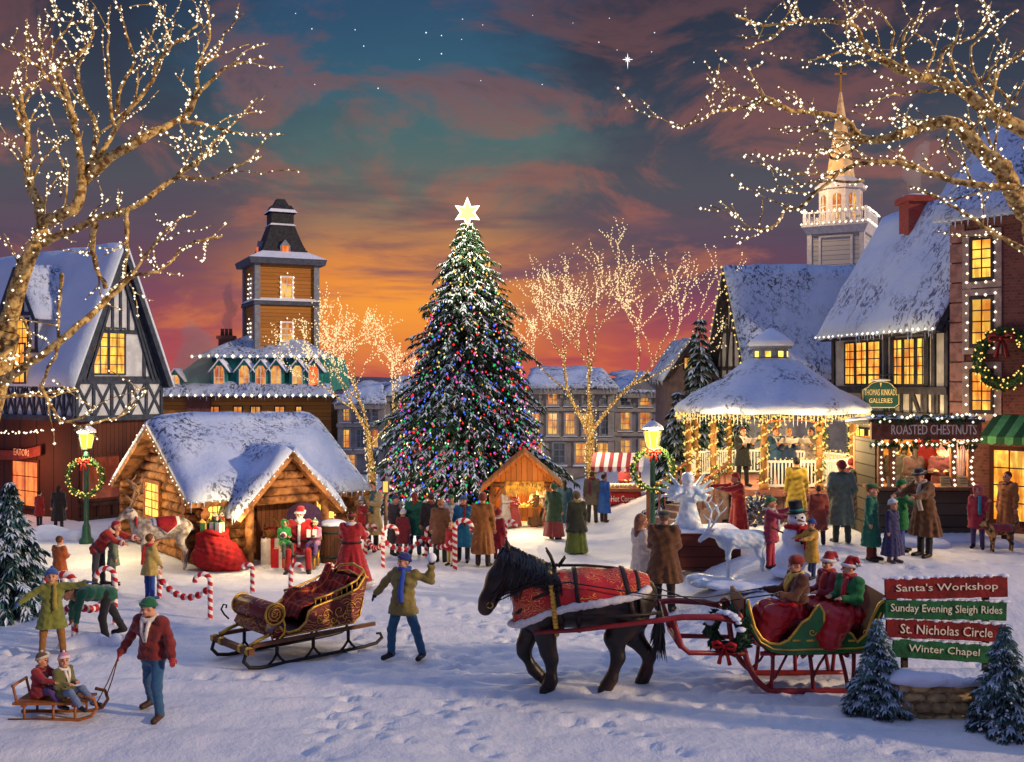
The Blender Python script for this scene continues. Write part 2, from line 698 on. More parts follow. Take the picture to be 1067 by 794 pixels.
LIGHTW = emat('white_bulb', (255, 238, 206), 2.0)
LIGHTG = emat('gold_bulb', (255, 210, 112), 1.5)
WHITEP = mat('white_paint', (226, 226, 226), .5, .06, 8, .1)
GREYP = mat('grey_paint', (120, 128, 142), .6, .15, 6, .2)
SLATE = mat('slate', (58, 62, 74), .7, .3, 6, .5, 12)
GREENC = mat('copper_green', (44, 126, 122), .6, .22, 2.5, .4, 9)
OCHRE = plankmat('ochre_board', (150, 98, 46), (186, 128, 62), .20, 'Z')
IRON = mat('iron', (34, 46, 44), .5, .2, 8, .15, metal=.3)
GARL = mat('garland', (38, 74, 40), .8, .5, 30, .9, 60, col2=(92, 124, 70))
RED = mat('red_cloth', (150, 22, 26), .7, .25, 9, .3)
GOLD = mat('gold_paint', (206, 160, 66), .38, .2, 12, .2, metal=.55)
Z3 = Vector((0, 0, 1))


rnd = random.uniform


class Pl:
 """a vertical plane: s along it, z up, o out of it towards the street"""
 def __init__(s, A, B, flip=False):
  s.O = Vector((A[0], A[1], 0))
  d = Vector((B[0] - A[0], B[1] - A[1], 0))
  s.W = d.length
  s.u = d.normalized()
  s.n = s.u.cross(Z3)
  if flip:
   s.n = -s.n

 def pt(s, a, z, o=0):
  return s.O + s.u * a + Z3 * z + s.n * o

 def px(s, x, y):
  e = Vector((0, 0, H))
  r = P(x, y, 1.0) - e
  t = (s.O - e).dot(s.n) / r.dot(s.n)
  q = e + r * t
  return (q - s.O).dot(s.u), q.z

 def box(s, mb, a0, a1, z0, z1, o0, o1, mi=0):
  c = s.pt((a0 + a1) / 2, (z0 + z1) / 2, (o0 + o1) / 2)
  mb.box(c, (abs(a1 - a0), abs(o1 - o0), abs(z1 - z0)), mi, Matrix((s.u, s.n * 1.0, Z3)).transposed())

 def beam(s, mb, p, q, wd, o0, o1, mi=0):
  a, b = s.pt(p[0], p[1], (o0 + o1) / 2), s.pt(q[0], q[1], (o0 + o1) / 2)
  t = b - a
  L = t.length
  t.normalize()
  mb.box((a + b) / 2, (L, abs(o1 - o0), wd), mi, Matrix((t, s.n, t.cross(s.n))).transposed())


def ground_xy(px, d):
 return ((px - CX) * d / F, d)


def window(pl, a0, a1, z0, z1, parent, nx=2, nz=4, fm=None, pm=None, fw=.06, o=.0, name='window', sill=None, arch=False):
 mb = MB()
 f = .05
 for (b0, b1) in ((a0 - fw, a0), (a1, a1 + fw)):
  pl.box(mb, b0, b1, z0 - fw, z1 + fw, o, o + f)
 pl.box(mb, a0, a1, z0 - fw, z0, o, o + f)
 pl.box(mb, a0, a1, z1, z1 + fw, o, o + f)
 th = min(.03, (a1 - a0) / nx * .14)
 for i in range(1, nx):
  c = a0 + (a1 - a0) * i / nx
  pl.box(mb, c - th / 2, c + th / 2, z0, z1, o, o + .035)
 for i in range(1, nz):
  c = z0 + (z1 - z0) * i / nz
  pl.box(mb, a0, a1, c - th / 2, c + th / 2, o, o + .032)
 w_ = mb.build(name, fm or WOODD, parent)
 mb = MB()
 pl.box(mb, a0, a1, z0, z1, o - .02, o + .018)
 mb.build('pane', pm or PANE, w_)
 if sill:
  mb = MB()
  pl.box(mb, a0 - fw - .04, a1 + fw + .04, z0 - fw - .07, z0 - fw, o, o + .14)
  mb.build('sill', sill, w_)
 return w_


def along(pts, step, sag=0.0):
 """points every `step` metres along a path; sag lets each stretch hang"""
 out = []
 for a, b in zip(pts[:-1], pts[1:]):
  a, b = Vector(a), Vector(b)
  n = max(1, int((b - a).length / step))
  for i in range(n):
   t = i / n
   out.append(a.lerp(b, t) - Vector((0, 0, sag * 4 * t * (1 - t))))
 out.append(Vector(pts[-1]))
 return out


def string_lights(parent, paths, step, r, m=None, jit=.02, sag=0, name='string_lights'):
 mb = MB()
 for p in paths:
  for q in along(p, step, sag):
   mb.bulb(q + Vector((random.uniform(-jit, jit), random.uniform(-jit, jit), random.uniform(-jit, jit))), r * random.uniform(.75, 1.25))
 o = mb.build(name, m or LIGHTW, parent)
 if len(mb.f) > 800:
  o['kind'] = 'stuff'
 return o


def snow_slab(mb, a, b, c, d, thick, nu=24, nv=10, lump=.05, drip=.0, seed=0):
 """snow on the slope a-b (eave) up to d-c (ridge): rounded at its edges, lumpy on top"""
 a, b, c, d = map(Vector, (a, b, c, d))
 N = (b - a).cross(d - a).normalized()
 if N.z < 0:
  N = -N
 V, Fc = [], []
 for side in (1, 0):
  for j in range(nv + 1):
   for i in range(nu + 1):
    s, t = i / nu, j / nv
    p = a.lerp(b, s).lerp(d.lerp(c, s), t)
    if side:
     e = min(s * nu, (1 - s) * nu, t * nv, 9) / 1.6
     e = min(1, e) ** .5
     nz_ = noise.noise(p * 1.3 + Vector((seed, 0, 0))) * lump * 1.6 + noise.noise(p * 4.0) * lump * .5
     p = p + N * (thick * (.30 + .70 * e) * (1 + .35 * noise.noise(p * .7 + Vector((seed, 3, 0)))) + nz_ * e * 1.4 + .02)
     if j == 0 and drip:
      p = p + (a - d).normalized() * drip * (noise.noise(p * 5.0) + .3)
    else:
     p = p + N * .006
    V.append(p)
 K = (nu + 1) * (nv + 1)
 w_ = nu + 1
 for j in range(nv):
  for i in range(nu):
   q = j * w_ + i
   Fc.append((q, q + 1, q + w_ + 1, q + w_))
   Fc.append((K + q, K + q + w_, K + q + w_ + 1, K + q + 1))
 rim = [i for i in range(w_)] + [j * w_ + nu for j in range(1, nv + 1)] + [nv * w_ + i for i in range(nu - 1, -1, -1)] + [j * w_ for j in range(nv - 1, 0, -1)]
 for x, y in zip(rim, rim[1:] + rim[:1]):
  Fc.append((y, x, K + x, K + y))
 mb.add(V, Fc, 0, True)
 if drip > .07:      # icicles hang from the eave, frozen into the snow
  n = int((b - a).length / .16)
  for i in range(n):
   if noise.noise(Vector((i * .37, seed, a.x))) > -.15:
    q = a.lerp(b, (i + .5) / n) + N * .04
    mb.tube([q, q - Z3 * rnd(.05, .30)], [.022, .003], 5)


def roof_pair(parent, e0, e1, r0, r1, f0, f1, thick=.14, snow=.16, rm=None, sm=None, seed=0, drip=.1):
 """two slopes: eave e0-e1, ridge r0-r1, other eave f0-f1, as roof > snow"""
 mb = MB()
 for (a, b, c, d) in ((e0, e1, r1, r0), (f1, f0, r0, r1)):
  a, b, c, d = map(Vector, (a, b, c, d))
  N = (b - a).cross(d - a).normalized()
  if N.z < 0:
   N = -N
  mb.prism([a, b, c, d], -N * thick)
 rf = mb.build('roof', rm or SLATE, parent)
 mb = MB()
 snow_slab(mb, e0, e1, r1, r0, snow, seed=seed, drip=drip)
 snow_slab(mb, f1, f0, r0, r1, snow, seed=seed + 9, drip=drip)
 mb.build('snow', sm or SNOWR, rf)
 return rf


# ------------------------------------------------------------------ the ground: one sheet to the horizon
def build_ground():
 def axis(lo, hi, step, far_lo, far_hi):
  a = list(np.arange(lo, hi + 1e-6, step))
  x, s = lo, step
  pre = []
  while x > far_lo:
   s *= 1.35
   x -= s
   pre.append(x)
  x, s = hi, step
  post = []
  while x < far_hi:
   s *= 1.35
   x += s
   post.append(x)
  return np.array(pre[::-1] + a + post)
 xs = axis(-14, 14, .10, -1500, 1500)
 ys = axis(11.5, 22, .075, -200, 22.01)
 ys = np.concatenate([ys[ys < 22.02], axis(22.15, 36, .16, 22.15, 2200)])
 V = []
 for y in ys:
  for x in xs:
   z = gz(x, y)
   if -30 < x < 30 and 3 < y < 60:
    p = Vector((x, y, 0))
    z += .030 * noise.noise(p * .55) + .022 * noise.noise(Vector((x * .9, y * 3.2, 3)))
    z += (.075 * noise.noise(Vector((x * .22, y * .95, 8))) + .035 * noise.noise(Vector((x * .5, y * 2.1, 5)))) * sst(y, 9, 13) * (1 - sst(y, 19, 24))
    z += .014 * noise.noise(p * 2.3) + .022 * min(0, noise.noise(p * 3.4) + .12) * (1 if y > 17.5 else .5)
    # sledge and sleigh tracks running across the front
    for yc, am in ((16.75, .08), (15.85, .08), (15.0, .05), (18.4, .06), (14.2, .05), (13.2, .04), (20.6, .05), (22.5, .04)):
     yy = yc + .35 * math.sin(x * .22 + yc) + .05 * x * (yc > 18)
     z -= am * math.exp(-((y - yy) / .16) ** 2) * (.6 + .4 * noise.noise(Vector((x * .8, yc, 1))))
   V.append((x, y, z))
 nx, ny = len(xs), len(ys)
 Zg = np.array([v[2] for v in V]).reshape(ny, nx)
 # trodden snow: trails of footprints and hoof prints, each a dent with a raised rim
 rg = random.Random(2)
 for k in range(70):
  x, y = rg.uniform(-11, 9), rg.uniform(13, 33)
  if k < 16:
   y = rg.uniform(14.5, 20)
  a = rg.uniform(0, 6.283)
  if k > 63:
   x, y, a = 2.0 + .13 * (k - 64), 16.2 + .05 * (k - 66), 0.0
  for s in range(rg.randint(8, 26)):
   a += rg.uniform(-.22, .22) if k <= 63 else 0
   x += .36 * math.cos(a)
   y += .36 * math.sin(a)
   px_, py_ = x - math.sin(a) * .11 * (1 if s % 2 else -1), y + math.cos(a) * .11 * (1 if s % 2 else -1)
   i0, i1 = np.searchsorted(xs, (px_ - .4, px_ + .4))
   j0, j1 = np.searchsorted(ys, (py_ - .4, py_ + .4))
   if i1 > i0 and j1 > j0:
    X, Y = xs[i0:i1][None, :] - px_, ys[j0:j1][:, None] - py_
    u_, v_ = X * math.cos(a) + Y * math.sin(a), -X * math.sin(a) + Y * math.cos(a)
    q = (u_ / .15) ** 2 + (v_ / .085) ** 2
    Zg[j0:j1, i0:i1] += -.065 * np.exp(-q ** 2) + .020 * np.exp(-(q - 1.9) ** 2)
 V = [(v[0], v[1], z) for v, z in zip(V, Zg.ravel())]
 Fc = [(j * nx + i, j * nx + i + 1, (j + 1) * nx + i + 1, (j + 1) * nx + i) for j in range(ny - 1) for i in range(nx - 1)]
 mb = MB()
 mb.v = [Vector(v) for v in V]
 mb.f = Fc
 mb.m = [0] * len(Fc)
 mb.sm = [True] * len(Fc)
 return struct(mb.build('ground', snowmat('ground_snow', None, col=(232, 230, 230))))


build_ground()

# low wooded hills far off
mb = MB()
for (cx, cy, rx, ry, hz) in ((-160, 420, 190, 60, 10), (60, 460, 220, 60, 8), (240, 400, 170, 60, 14)):
 mb.ball((cx, cy, -2), 1, 0, 40, 16, (rx, ry, hz))
struct(mb.build('hills', mat('far_hills', (92, 84, 108), .95, .3, .05, 0)))


# ================================================================== half-timbered house on the left
def left_house():
 d0 = 35.0
 A = ground_xy(78, d0)
 th = R(53)
 u = Vector((math.cos(th), math.sin(th), 0))
 W = 3.35
 B = (A[0] + u.x * W, A[1] + u.y * W)
 g = Pl(A, B)                      # the gable wall, facing the plaza
 t = thing('half_timbered_house', 'half-timbered house with steep snowy roof above the dark red-boarded shop floor', 'house', (A[0], A[1], 0))
 back = -g.n
 L = 9.5
 zj0, zj1, zr = g.px(122, 438)[1], g.px(78, 395)[1], g.px(122, 255)[1]
 lft = Pl((A[0] + back.x * L, A[1] + back.y * L), A)      # the long wall facing us
 # upper storey and gable
 mb = MB()
 mb.prism([g.pt(0, zj0), g.pt(W, zj0), g.pt(W, zj1), g.pt(W / 2, zr - .15), g.pt(0, zj1)], back * L)
 mb.build('wall', PLASTER, t)
 # shop floor below, set back under the jetty
 mb = MB()
 mb.prism([g.pt(.25, 0, -.25), g.pt(W - .1, 0, -.25), g.pt(W - .1, zj0, -.25), g.pt(.25, zj0, -.25)], back * (L - .3))
 mb.build('shop_floor', SHOPRED, t)
 ov = .35
 z_e = zj1 - .25
 e_s = -.20
 k = lambda s, z, o: g.pt(s, z, o)
 roof_pair(t, k(e_s, z_e, ov), k(e_s, z_e, -L), k(W / 2, zr, ov), k(W / 2, zr, -L), k(W - e_s, z_e, ov), k(W - e_s, z_e, -L), .16, .22, WOODB, snowmat('house_snow', None, col=(196, 210, 232)), 3)
 # timber frame: gable
 mb = MB()
 bm = lambda p, q, wd=.13: g.beam(mb, p, q, wd, 0, .045)
 bm((0, zj1), (W, zj1), .2)
 slope = lambda z: (z - zj1) / (zr - zj1) * W / 2
 zt = g.px(110, 345)[1]
 bm((slope(zt), zt), (W - slope(zt), zt), .14)
 for i in range(1, 8):
  s = W * (.14 + .72 * i / 8)
  top = zj1 + (zr - zj1) * (1 - abs(s / W - .5) * 2) - .2
  if top > zt + .2:
   bm((s, zt), (s, top), .09)
 for s in (.62, W - .75):
  bm((s, zj1), (s, min(zt, zj1 + (zr - zj1) * (1 - abs(s / W - .5) * 2))), .12)
 for i in (0, 1):
  for off in (.10, .26, .42):
   p0 = (off * 1.0, zj1 - .05) if i == 0 else (W - off, zj1 - .05)
   p1 = (W / 2, zr - .25 - off * 1.3)
   g.beam(mb, p0, p1, .085, 0, .06 + off * .1)
 # jetty band with crosses and loops, on both walls
 for pl, w0 in ((g, W), (lft, L)):
  pl.box(mb, 0, w0, zj0, zj0 + .18, 0, .09)
  pl.box(mb, 0, w0, zj1 - .16, zj1, 0, .07)
  n = int(w0 / .62)
  for i in range(n + 1):
   s = w0 * i / n
   pl.beam(mb, (min(max(s, .06), w0 - .06), zj0 + .18), (min(max(s, .06), w0 - .06), zj1 - .16), .1, 0, .055)
   if i < n:
    pl.beam(mb, (s + .06, zj0 + .2), (s + w0 / n - .06, zj1 - .18), .09, 0, .04)
    pl.beam(mb, (s + .06, zj1 - .18), (s + w0 / n - .06, zj0 + .2), .09, 0, .036)
 mb.build('timber_frame', WOODB, t)
 # the pair of gable windows
 a0, z1 = g.px(97, 342)
 a1, z0 = g.px(111.5, 392)
 b0, _ = g.px(114, 342)
 b1, _ = g.px(129, 392)
 window(g, a0, a1, z0 + .1, z1, t, 2, 5, WOODB, PANE)
 window(g, b0, b1, z0 + .1, z1, t, 2, 5, WOODB, PANE)
 # dormer facing us on the long slope
 s0, s1 = L - 4.2, L - 2.2
 zd0, zd1 = lft.px(40, 308)[1] - .6, lft.px(40, 262)[1] - .6
 o = .05
 mb = MB()
 mb.prism([lft.pt(s0, zd0 - 1.3, o), lft.pt(s1, zd0 - 1.3, o), lft.pt(s1, zd0, o), lft.pt((s0 + s1) / 2, zd1, o), lft.pt(s0, zd0, o)], -lft.n * 2.6)
 dm = mb.build('dormer', PLASTER, t)
 mb = MB()
 for p, q in (((s0, zd0), (s1, zd0)), ((s0, zd0 - 1.3), (s1, zd0 - 1.3)), ((s0 + .1, zd0 - 1.3), (s0 + .1, zd0)), ((s1 - .1, zd0 - 1.3), (s1 - .1, zd0)), (((s0 + s1) / 2, zd0), ((s0 + s1) / 2, zd1 - .2))):
  lft.beam(mb, p, q, .12, o, o + .05)
 mb.build('beam', WOODB, dm)
 mb = MB()
 m_ = (s0 + s1) / 2
 q = lambda s, z, oo: lft.pt(s, z, oo)
 for sg, sa in ((-1, s0 - .3), (1, s1 + .3)):
  snow_slab(mb, q(sa, zd0 - .25, .35), q(sa, zd0 - .25, -2.6), q(m_, zd1 + .12, -2.6), q(m_, zd1 + .12, .35), .16, 10, 6)
 mb.build('dormer_snow', SNOWR, dm)
 mb = MB()
 for sa in (s0 - .3, s1 + .3):
  lft.beam(mb, (sa, zd0 - .28), (m_, zd1 + .05), .16, .25, .38)
 mb.build('bargeboard', WOODB, dm)
 window(lft, m_ - .35, m_ + .35, zd0 - 1.15, zd0 - .2, t, 2, 3, WOODB, PANE, o=.06)
 # tall window lower on the long wall
 window(lft, L - 3.3, L - 2.6, zj1 - .1 + .0, zj1 + 1.2, t, 2, 4, WOODB, PANE, o=.30)
 # shop: glowing display windows, door, signs
 sw = Pl(tuple((lft.pt(0, 0, -.25)).xy), tuple((lft.pt(L, 0, -.25)).xy))
 a0, z1 = sw.px(14, 480)
 a1, z0 = sw.px(40, 528)
 window(sw, a0, a1, z0, z1, t, 2, 3, SHOPRED, PANER, .1, name='shop_window')
 gw = Pl(tuple(g.pt(.25, 0, -.25).xy), tuple(g.pt(W - .1, 0, -.25).xy))
 a0, z1 = gw.px(74, 478)
 a1, z0 = gw.px(124, 517)
 window(gw, max(.15, a0), min(a1, W - .6), z0, z1, t, 1, 1, SHOPRED, panemat('brick_glow', (196, 84, 52), (140, 44, 34), .45, 2), .09, name='shop_window')
 mb = MB()
 for s in np.linspace(.1, 3.0, 6):
  gw.box(mb, s, s + .1, .05, z0 - .2, 0, .05)
 gw.box(mb, 0, 3.1, .0, .1, 0, .1)
 gw.box(mb, 0, 3.1, z0 - .25, z0 - .12, 0, .1)
 mb.build('panelling', mat('dark_panel', (58, 34, 30), .8, .3, 6, .3), t)
 # curved sign over the shop window
 mb = MB()
 pts = []
 a0, zc = sw.px(-14, 472)
 a1, _ = sw.px(47, 472)
 for i in range(13):
  f_ = i / 12
  pts.append((a0 + (a1 - a0) * f_, zc + .16 * (2 * abs(f_ - .35)) ** 2))
 poly = [sw.pt(s, z + .17, .12) for s, z in pts] + [sw.pt(s, z - .17, .12) for s, z in pts[::-1]]
 mb.prism(poly, sw.n * .05)
 sg = mb.build('shop_sign', mat('sign_red', (120, 48, 40), .7, .2, 6, .2), t)
 c0, z0_ = sw.px(27, 471)
 text('EATORI', sg, 'lettering', mat('sign_letters', (240, 190, 150), .6, .05, 5, 0), sw.pt(c0, z0_, .175), sw.u, Z3, .3, .005, 1.0, .24)
 string_lights(t, [[sw.pt(a0, zj0 - .35, .3), sw.pt(a1 + .4, zj0 - .35, .3)]], .13, .035, LIGHTW, .05, .12)
 lamp('shop_glow', sw.pt(L - 2.5, 2.0, 1.2), 130, (1, .42, .16), .3)
 return t


left_house()


# ================================================================== log cabin
def cabin():
 C = Vector((-7.96, 26.6, 0))
 u = Vector((.80, .60, 0)).normalized()       # along the front, to the right and away
 fr = Pl(C.xy, (C + u * 4.35).xy)
 b = -fr.n
 W = 5.5
 ga = Pl((C + b * W).xy, C.xy)                # gable end, seen at the left
 t = thing('log_cabin', 'small log cabin with thick snowy roof and bright yellow windows behind the empty red sleigh', 'cabin', C)
 L = 4.35
 zw = 1.95
 zr = 3.5
 rad = .13
 mb = MB()
 nlog = 8
 for i in range(nlog):
  z = rad + i * (zw / nlog)
  e = .28
  mb.tube([fr.pt(-e, z + rad, -rad), fr.pt(L + e, z + rad, -rad)], rad * rnd(.95, 1.05), 10)
  mb.tube([fr.pt(-e, z + rad, -W + rad), fr.pt(L + e, z + rad, -W + rad)], rad, 8)
  mb.tube([ga.pt(-e, z, -rad), ga.pt(W + e, z, -rad)], rad * rnd(.95, 1.05), 10)
  mb.tube([ga.pt(-e, z, -L + rad), ga.pt(W + e, z, -L + rad)], rad, 8)
 for oo in (-rad, -L + rad):
  z = zw
  while z < zr - .2:
   f_ = (z - zw) / (zr - zw)
   s = W / 2 * f_
   mb.tube([ga.pt(s + .05, z + .1, oo), ga.pt(W - s - .05, z + .1, oo)], rad, 8)
   z += .25
 mb.build('log_wall', LOG, t)
 mb = MB()      # solid core so that no light leaks between the logs
 mb.prism([ga.pt(.12, 0, -.2), ga.pt(W - .12, 0, -.2), ga.pt(W - .12, zw, -.2), ga.pt(W / 2, zr - .2, -.2), ga.pt(.12, zw, -.2)], -ga.n * (L - .4))
 mb.build('chinking', mat('chinking', (96, 72, 54), .95, .3, 6, .3), t)
 mb = MB()      # cut log ends at the corner
 for i in range(nlog):
  z = rad + i * (zw / nlog)
  mb.tube([fr.pt(-.281, z + rad, -rad), fr.pt(-.30, z + rad, -rad)], rad * .96, 12, smooth=False)
 mb.build('log_ends', LOGEND, t)
 mb = MB()
 for i in range(nlog):
  z = rad + i * (zw / nlog)
  mb.tube([ga.pt(W + .281, z, -rad), ga.pt(W + .30, z, -rad)], rad * .96, 12, smooth=False)
 mb.build('log_ends', LOGEND, t)
 # main roof
 ov = .38
 ze, so_ = zw - .28, .45
 q = ga.pt
 roof_pair(t, q(W + so_, ze, ov), q(W + so_, ze, -L - ov), q(W / 2, zr, ov), q(W / 2, zr, -L - ov), q(-so_, ze, ov), q(-so_, ze, -L - ov), .14, .32, LOG, SNOWR2, 11, .16)
 # porch gable on the front
 s0, s1 = .95, 3.35
 zp0, zp1 = 1.55, 2.78
 m_ = (s0 + s1) / 2
 mb = MB()
 z = zp0 + .1
 while z < zp1 - .1:
  f_ = (z - zp0) / (zp1 - zp0)
  h_ = (s1 - s0) / 2 * f_
  mb.tube([fr.pt(s0 + h_ + .1, z, .75), fr.pt(s1 - h_ - .1, z, .75)], .11, 8)
  z += .21
 for s in (s0 + .15, s1 - .15):
  mb.tube([fr.pt(s, 0, .75), fr.pt(s, zp0 + .15, .75)], .11, 10)
 mb.prism([fr.pt(s0 + .2, zp0 + .05, .66), fr.pt(s1 - .2, zp0 + .05, .66), fr.pt(m_, zp1 - .1, .66)], -fr.n * .8)
 mb.build('porch', LOG, t)
 p = fr.pt
 roof_pair(t, p(s0 - .3, zp0 - .28, 1.05), p(s0 - .3, zp0 - .28, -1.2), p(m_, zp1 + .12, 1.05), p(m_, zp1 + .12, -1.8), p(s1 + .3, zp0 - .28, 1.05), p(s1 + .3, zp0 - .28, -1.2), .12, .2, LOG, SNOWR2, 17, .12)
 # dark opening behind the seated man
 mb = MB()
 fr.box(mb, m_ - .55, m_ + .55, .05, 1.7, 0, .05)
 mb.build('door', plankmat('cabin_door', (92, 54, 34), (124, 76, 48), .16, 'XY'), t)
 for (x0, y0, x1, y1) in ((216, 518, 231, 549), (329, 517, 347, 548)):
  a0, z1 = fr.px(x0, y0)
  a1, z0 = fr.px(x1, y1)
  window(fr, a0, a1, z0, z1, t, 3, 4, LOGEND, PANEY, .07, .02)
  string_lights(t, [[fr.pt(a0, z0, .08), fr.pt(a0, z1, .08), fr.pt(a1, z1, .08), fr.pt(a1, z0, .08)]], .1, .028, LIGHTG)
 a0, z1 = ga.px(153, 502)
 a1, z0 = ga.px(167, 540)
 window(ga, a0, a1, z0, z1, t, 2, 4, LOGEND, PANEY, .1, .02)
 # small lights strung along the eaves
 string_lights(t, [[q(W + so_ + .02, ze + .02, ov), q(W + so_ + .02, ze + .02, -L - ov)], [q(W + so_, ze, ov + .05), q(W / 2, zr, ov + .05), q(-so_, ze, ov + .05)],
                      [p(s0 - .3, zp0 - .28, 1.08), p(m_, zp1 + .12, 1.08), p(s1 + .3, zp0 - .28, 1.08)]], .2, .024, LIGHTW)
 lamp('cabin_glow', fr.pt(m_, 1.7, 2.9), 120, (1, .74, .40), .25)
 lamp('cabin_glow', fr.pt(.6, 1.3, 1.2), 70, (1, .72, .3), .15)
 lamp('cabin_glow', ga.pt(W * .6, 1.4, 1.6), 150, (1, .74, .32), .2)
 return fr, ga


rnd = random.uniform
CAB = cabin()


# ================================================================== building with the tower, behind the cabin
def tower_house():
 d = 56.0
 k = d / F
 base = P(250, 397, d)
 t = thing('tower_house', 'ochre tower house with green mansard roof and dark spired tower behind the cabin', 'building', (base.x, base.y, 0))
 X = lambda px: (px - CX) * k
 Zy = lambda py: H - (py - CY) * k
 f = Pl((X(100), d), (X(345), d))
 s = lambda px: X(px) - X(100)
 dep = 7.0
 mb = MB()
 f.box(mb, 0, s(345), 0, Zy(414), 0, -dep)
 mb.build('wall', OCHRE, t)
 for px0, px1 in ((120, 137), (213, 232), (240, 256), (258, 275), (283, 300), (305, 318)):
  window(f, s(px0) + .2, s(px1) - .2, Zy(446), Zy(424), t, 2, 2, WOODD, PANEO)
 # mansard: steep green slopes with a snowy lip above and below
 mb = MB()
 a0, a1, b0, b1 = s(165), s(345), s(205), s(340)
 zb, zt = Zy(408), Zy(372)
 def frust(mb, a0, a1, oa, da, za, b0, b1, ob, db, zb_, mi=0):
  lo = [f.pt(a0, za, oa), f.pt(a1, za, oa), f.pt(a1, za, da), f.pt(a0, za, da)]
  hi = [f.pt(b0, zb_, ob), f.pt(b1, zb_, ob), f.pt(b1, zb_, db), f.pt(b0, zb_, db)]
  mb.add(lo + hi, [(3, 2, 1, 0), (4, 5, 6, 7), (0, 1, 5, 4), (1, 2, 6, 5), (2, 3, 7, 6), (3, 0, 4, 7)], mi)
 frust(mb, a0, a1, .35, -dep, zb, b0, b1, -.7, -dep + .7, zt)
 mb.build('mansard_roof', GREENC, t)
 mb = MB()
 snow_slab(mb, f.pt(a0 - .3, zb - .25, .9), f.pt(a1 + .3, zb - .25, .9), f.pt(a1, zb + .35, .1), f.pt(a0, zb + .35, .1), .16, 40, 4, .06, .1)
 snow_slab(mb, f.pt(b0 - .35, zt - .05, -.2), f.pt(b1 + .35, zt - .05, -.2), f.pt(b1 - 2.4, zt + 1.35, -3.0), f.pt(b0 + 2.4, zt + 1.35, -3.0), .14, 40, 6, .08, .1)
 snow_slab(mb, f.pt(0, zb - .45, .7), f.pt(a0 + .3, zb - .45, .7), f.pt(a0 + .6, zb + .75, -1.6), f.pt(1, zb + .75, -1.6), .14, 14, 4, .06, .1)
 mb.build('snow', SNOWR, t)
 mb = MB()
 frust(mb, b0 + .2, b1 - .2, -.9, -dep + .9, zt, b0 + 2.6, b1 - 2.6, -3.1, -3.9, zt + 1.3)
 mb.build('upper_roof', GREENC, t)
 # dormers
 for px, lit in ((230, 1), (256, 1), (273, 1), (289, 1), (311, 1), (328, 0), (184, 1)):
  c = s(px)
  z0, z1 = Zy(404), Zy(386)
  if px == 184:
   z0, z1 = z0 - .15, z1 - .5
  mb = MB()
  mb.prism([f.pt(c - .42, z0, .30), f.pt(c + .42, z0, .30), f.pt(c + .42, z1, .30), f.pt(c, z1 + .5, .30), f.pt(c - .42, z1, .30)], -f.n * 1.5)
  dm = mb.build('dormer', GREENC, t)
  mb = MB()
  f.box(mb, c - .24, c + .24, z0 + .12, z1 + .05, .30, .33)
  mb.prism([f.pt(c - .24, z1 + .05, .33), f.pt(c + .24, z1 + .05, .33), f.pt(c + .12, z1 + .25, .33), f.pt(c - .12, z1 + .25, .33)], -f.n * .03)
  mb.build('window_pane', PANEO if lit else PANER, dm)
  mb = MB()
  f.box(mb, c - .02, c + .02, z0 + .12, z1 + .22, .33, .35)
  f.box(mb, c - .24, c + .24, (z0 + z1) / 2 + .05, (z0 + z1) / 2 + .09, .33, .348)
  for e_ in (-.27, .24):
   f.box(mb, c + e_, c + e_ + .03, z0 + .08, z1 + .08, .30, .36)
  mb.build('glazing_bar', WHITEP, dm)
  mb = MB()
  for sg in (-1, 1):
   snow_slab(mb, f.pt(c + sg * .56, z1 - .12, .42), f.pt(c + sg * .56, z1 - .12, -.9), f.pt(c, z1 + .55, -.9), f.pt(c, z1 + .55, .42), .09, 6, 4, .02)
  mb.build('snow_cap', SNOW, dm)
 string_lights(t, [[f.pt(a0 - .3, zb - .2, 1.0), f.pt(a1 + .3, zb - .2, 1.0)], [f.pt(b0 - .3, zt + .05, -.1), f.pt(b1 + .3, zt + .05, -.1)]], .42, .10, LIGHTW)
 # the tower, turned so that a corner faces us
 ta = thing_local = None
 c = P(292, 397, d + 3.2)
 wside = 2.9
 th = R(25)
 Rz = lambda x, y, z: Vector((c.x + x * math.cos(th) - y * math.sin(th), c.y + x * math.sin(th) + y * math.cos(th), z))
 def sq(mb, h0, z0, h1, z1, mi=0):
  V = [Rz(sx * h0, sy * h0, z0) for sx, sy in ((-1, -1), (1, -1), (1, 1), (-1, 1))] + [Rz(sx * h1, sy * h1, z1) for sx, sy in ((-1, -1), (1, -1), (1, 1), (-1, 1))]
  mb.add(V, [(3, 2, 1, 0), (4, 5, 6, 7), (0, 1, 5, 4), (1, 2, 6, 5), (2, 3, 7, 6), (3, 0, 4, 7)], mi)
 kk = (d + 3.2) / F
 Zt = lambda py: H - (py - CY) * kk
 hw = 1.62
 mb = MB()
 sq(mb, hw, Zt(400), hw, Zt(276))
 tw = mb.build('tower', OCHRE, t)
 mb = MB()
 for sx, sy in ((-1, -1), (1, -1), (-1, 1), (1, 1)):
  q0, q1 = Rz(sx * hw, sy * hw, Zt(395)), Rz(sx * hw, sy * hw, Zt(276))
  mb.bar(q0, q1, .3, .3, 0, (math.cos(th), math.sin(th), 0))
 mb.build('corner_board', GREYP, tw)
 mb = MB()
 sq(mb, hw + .22, Zt(320), hw + .18, Zt(316))
 sq(mb, hw + .42, Zt(279), hw + .5, Zt(273))
 mb.build('cornice', mat('cornice', (72, 80, 98), .7, .2, 5, .2), tw)
 mb = MB()
 sq(mb, hw + .24, Zt(316), hw + .05, Zt(313))
 sq(mb, hw + .52, Zt(273), .98, Zt(262))
 mb.build('snow_ledge', SNOW, tw)
 mb = MB()
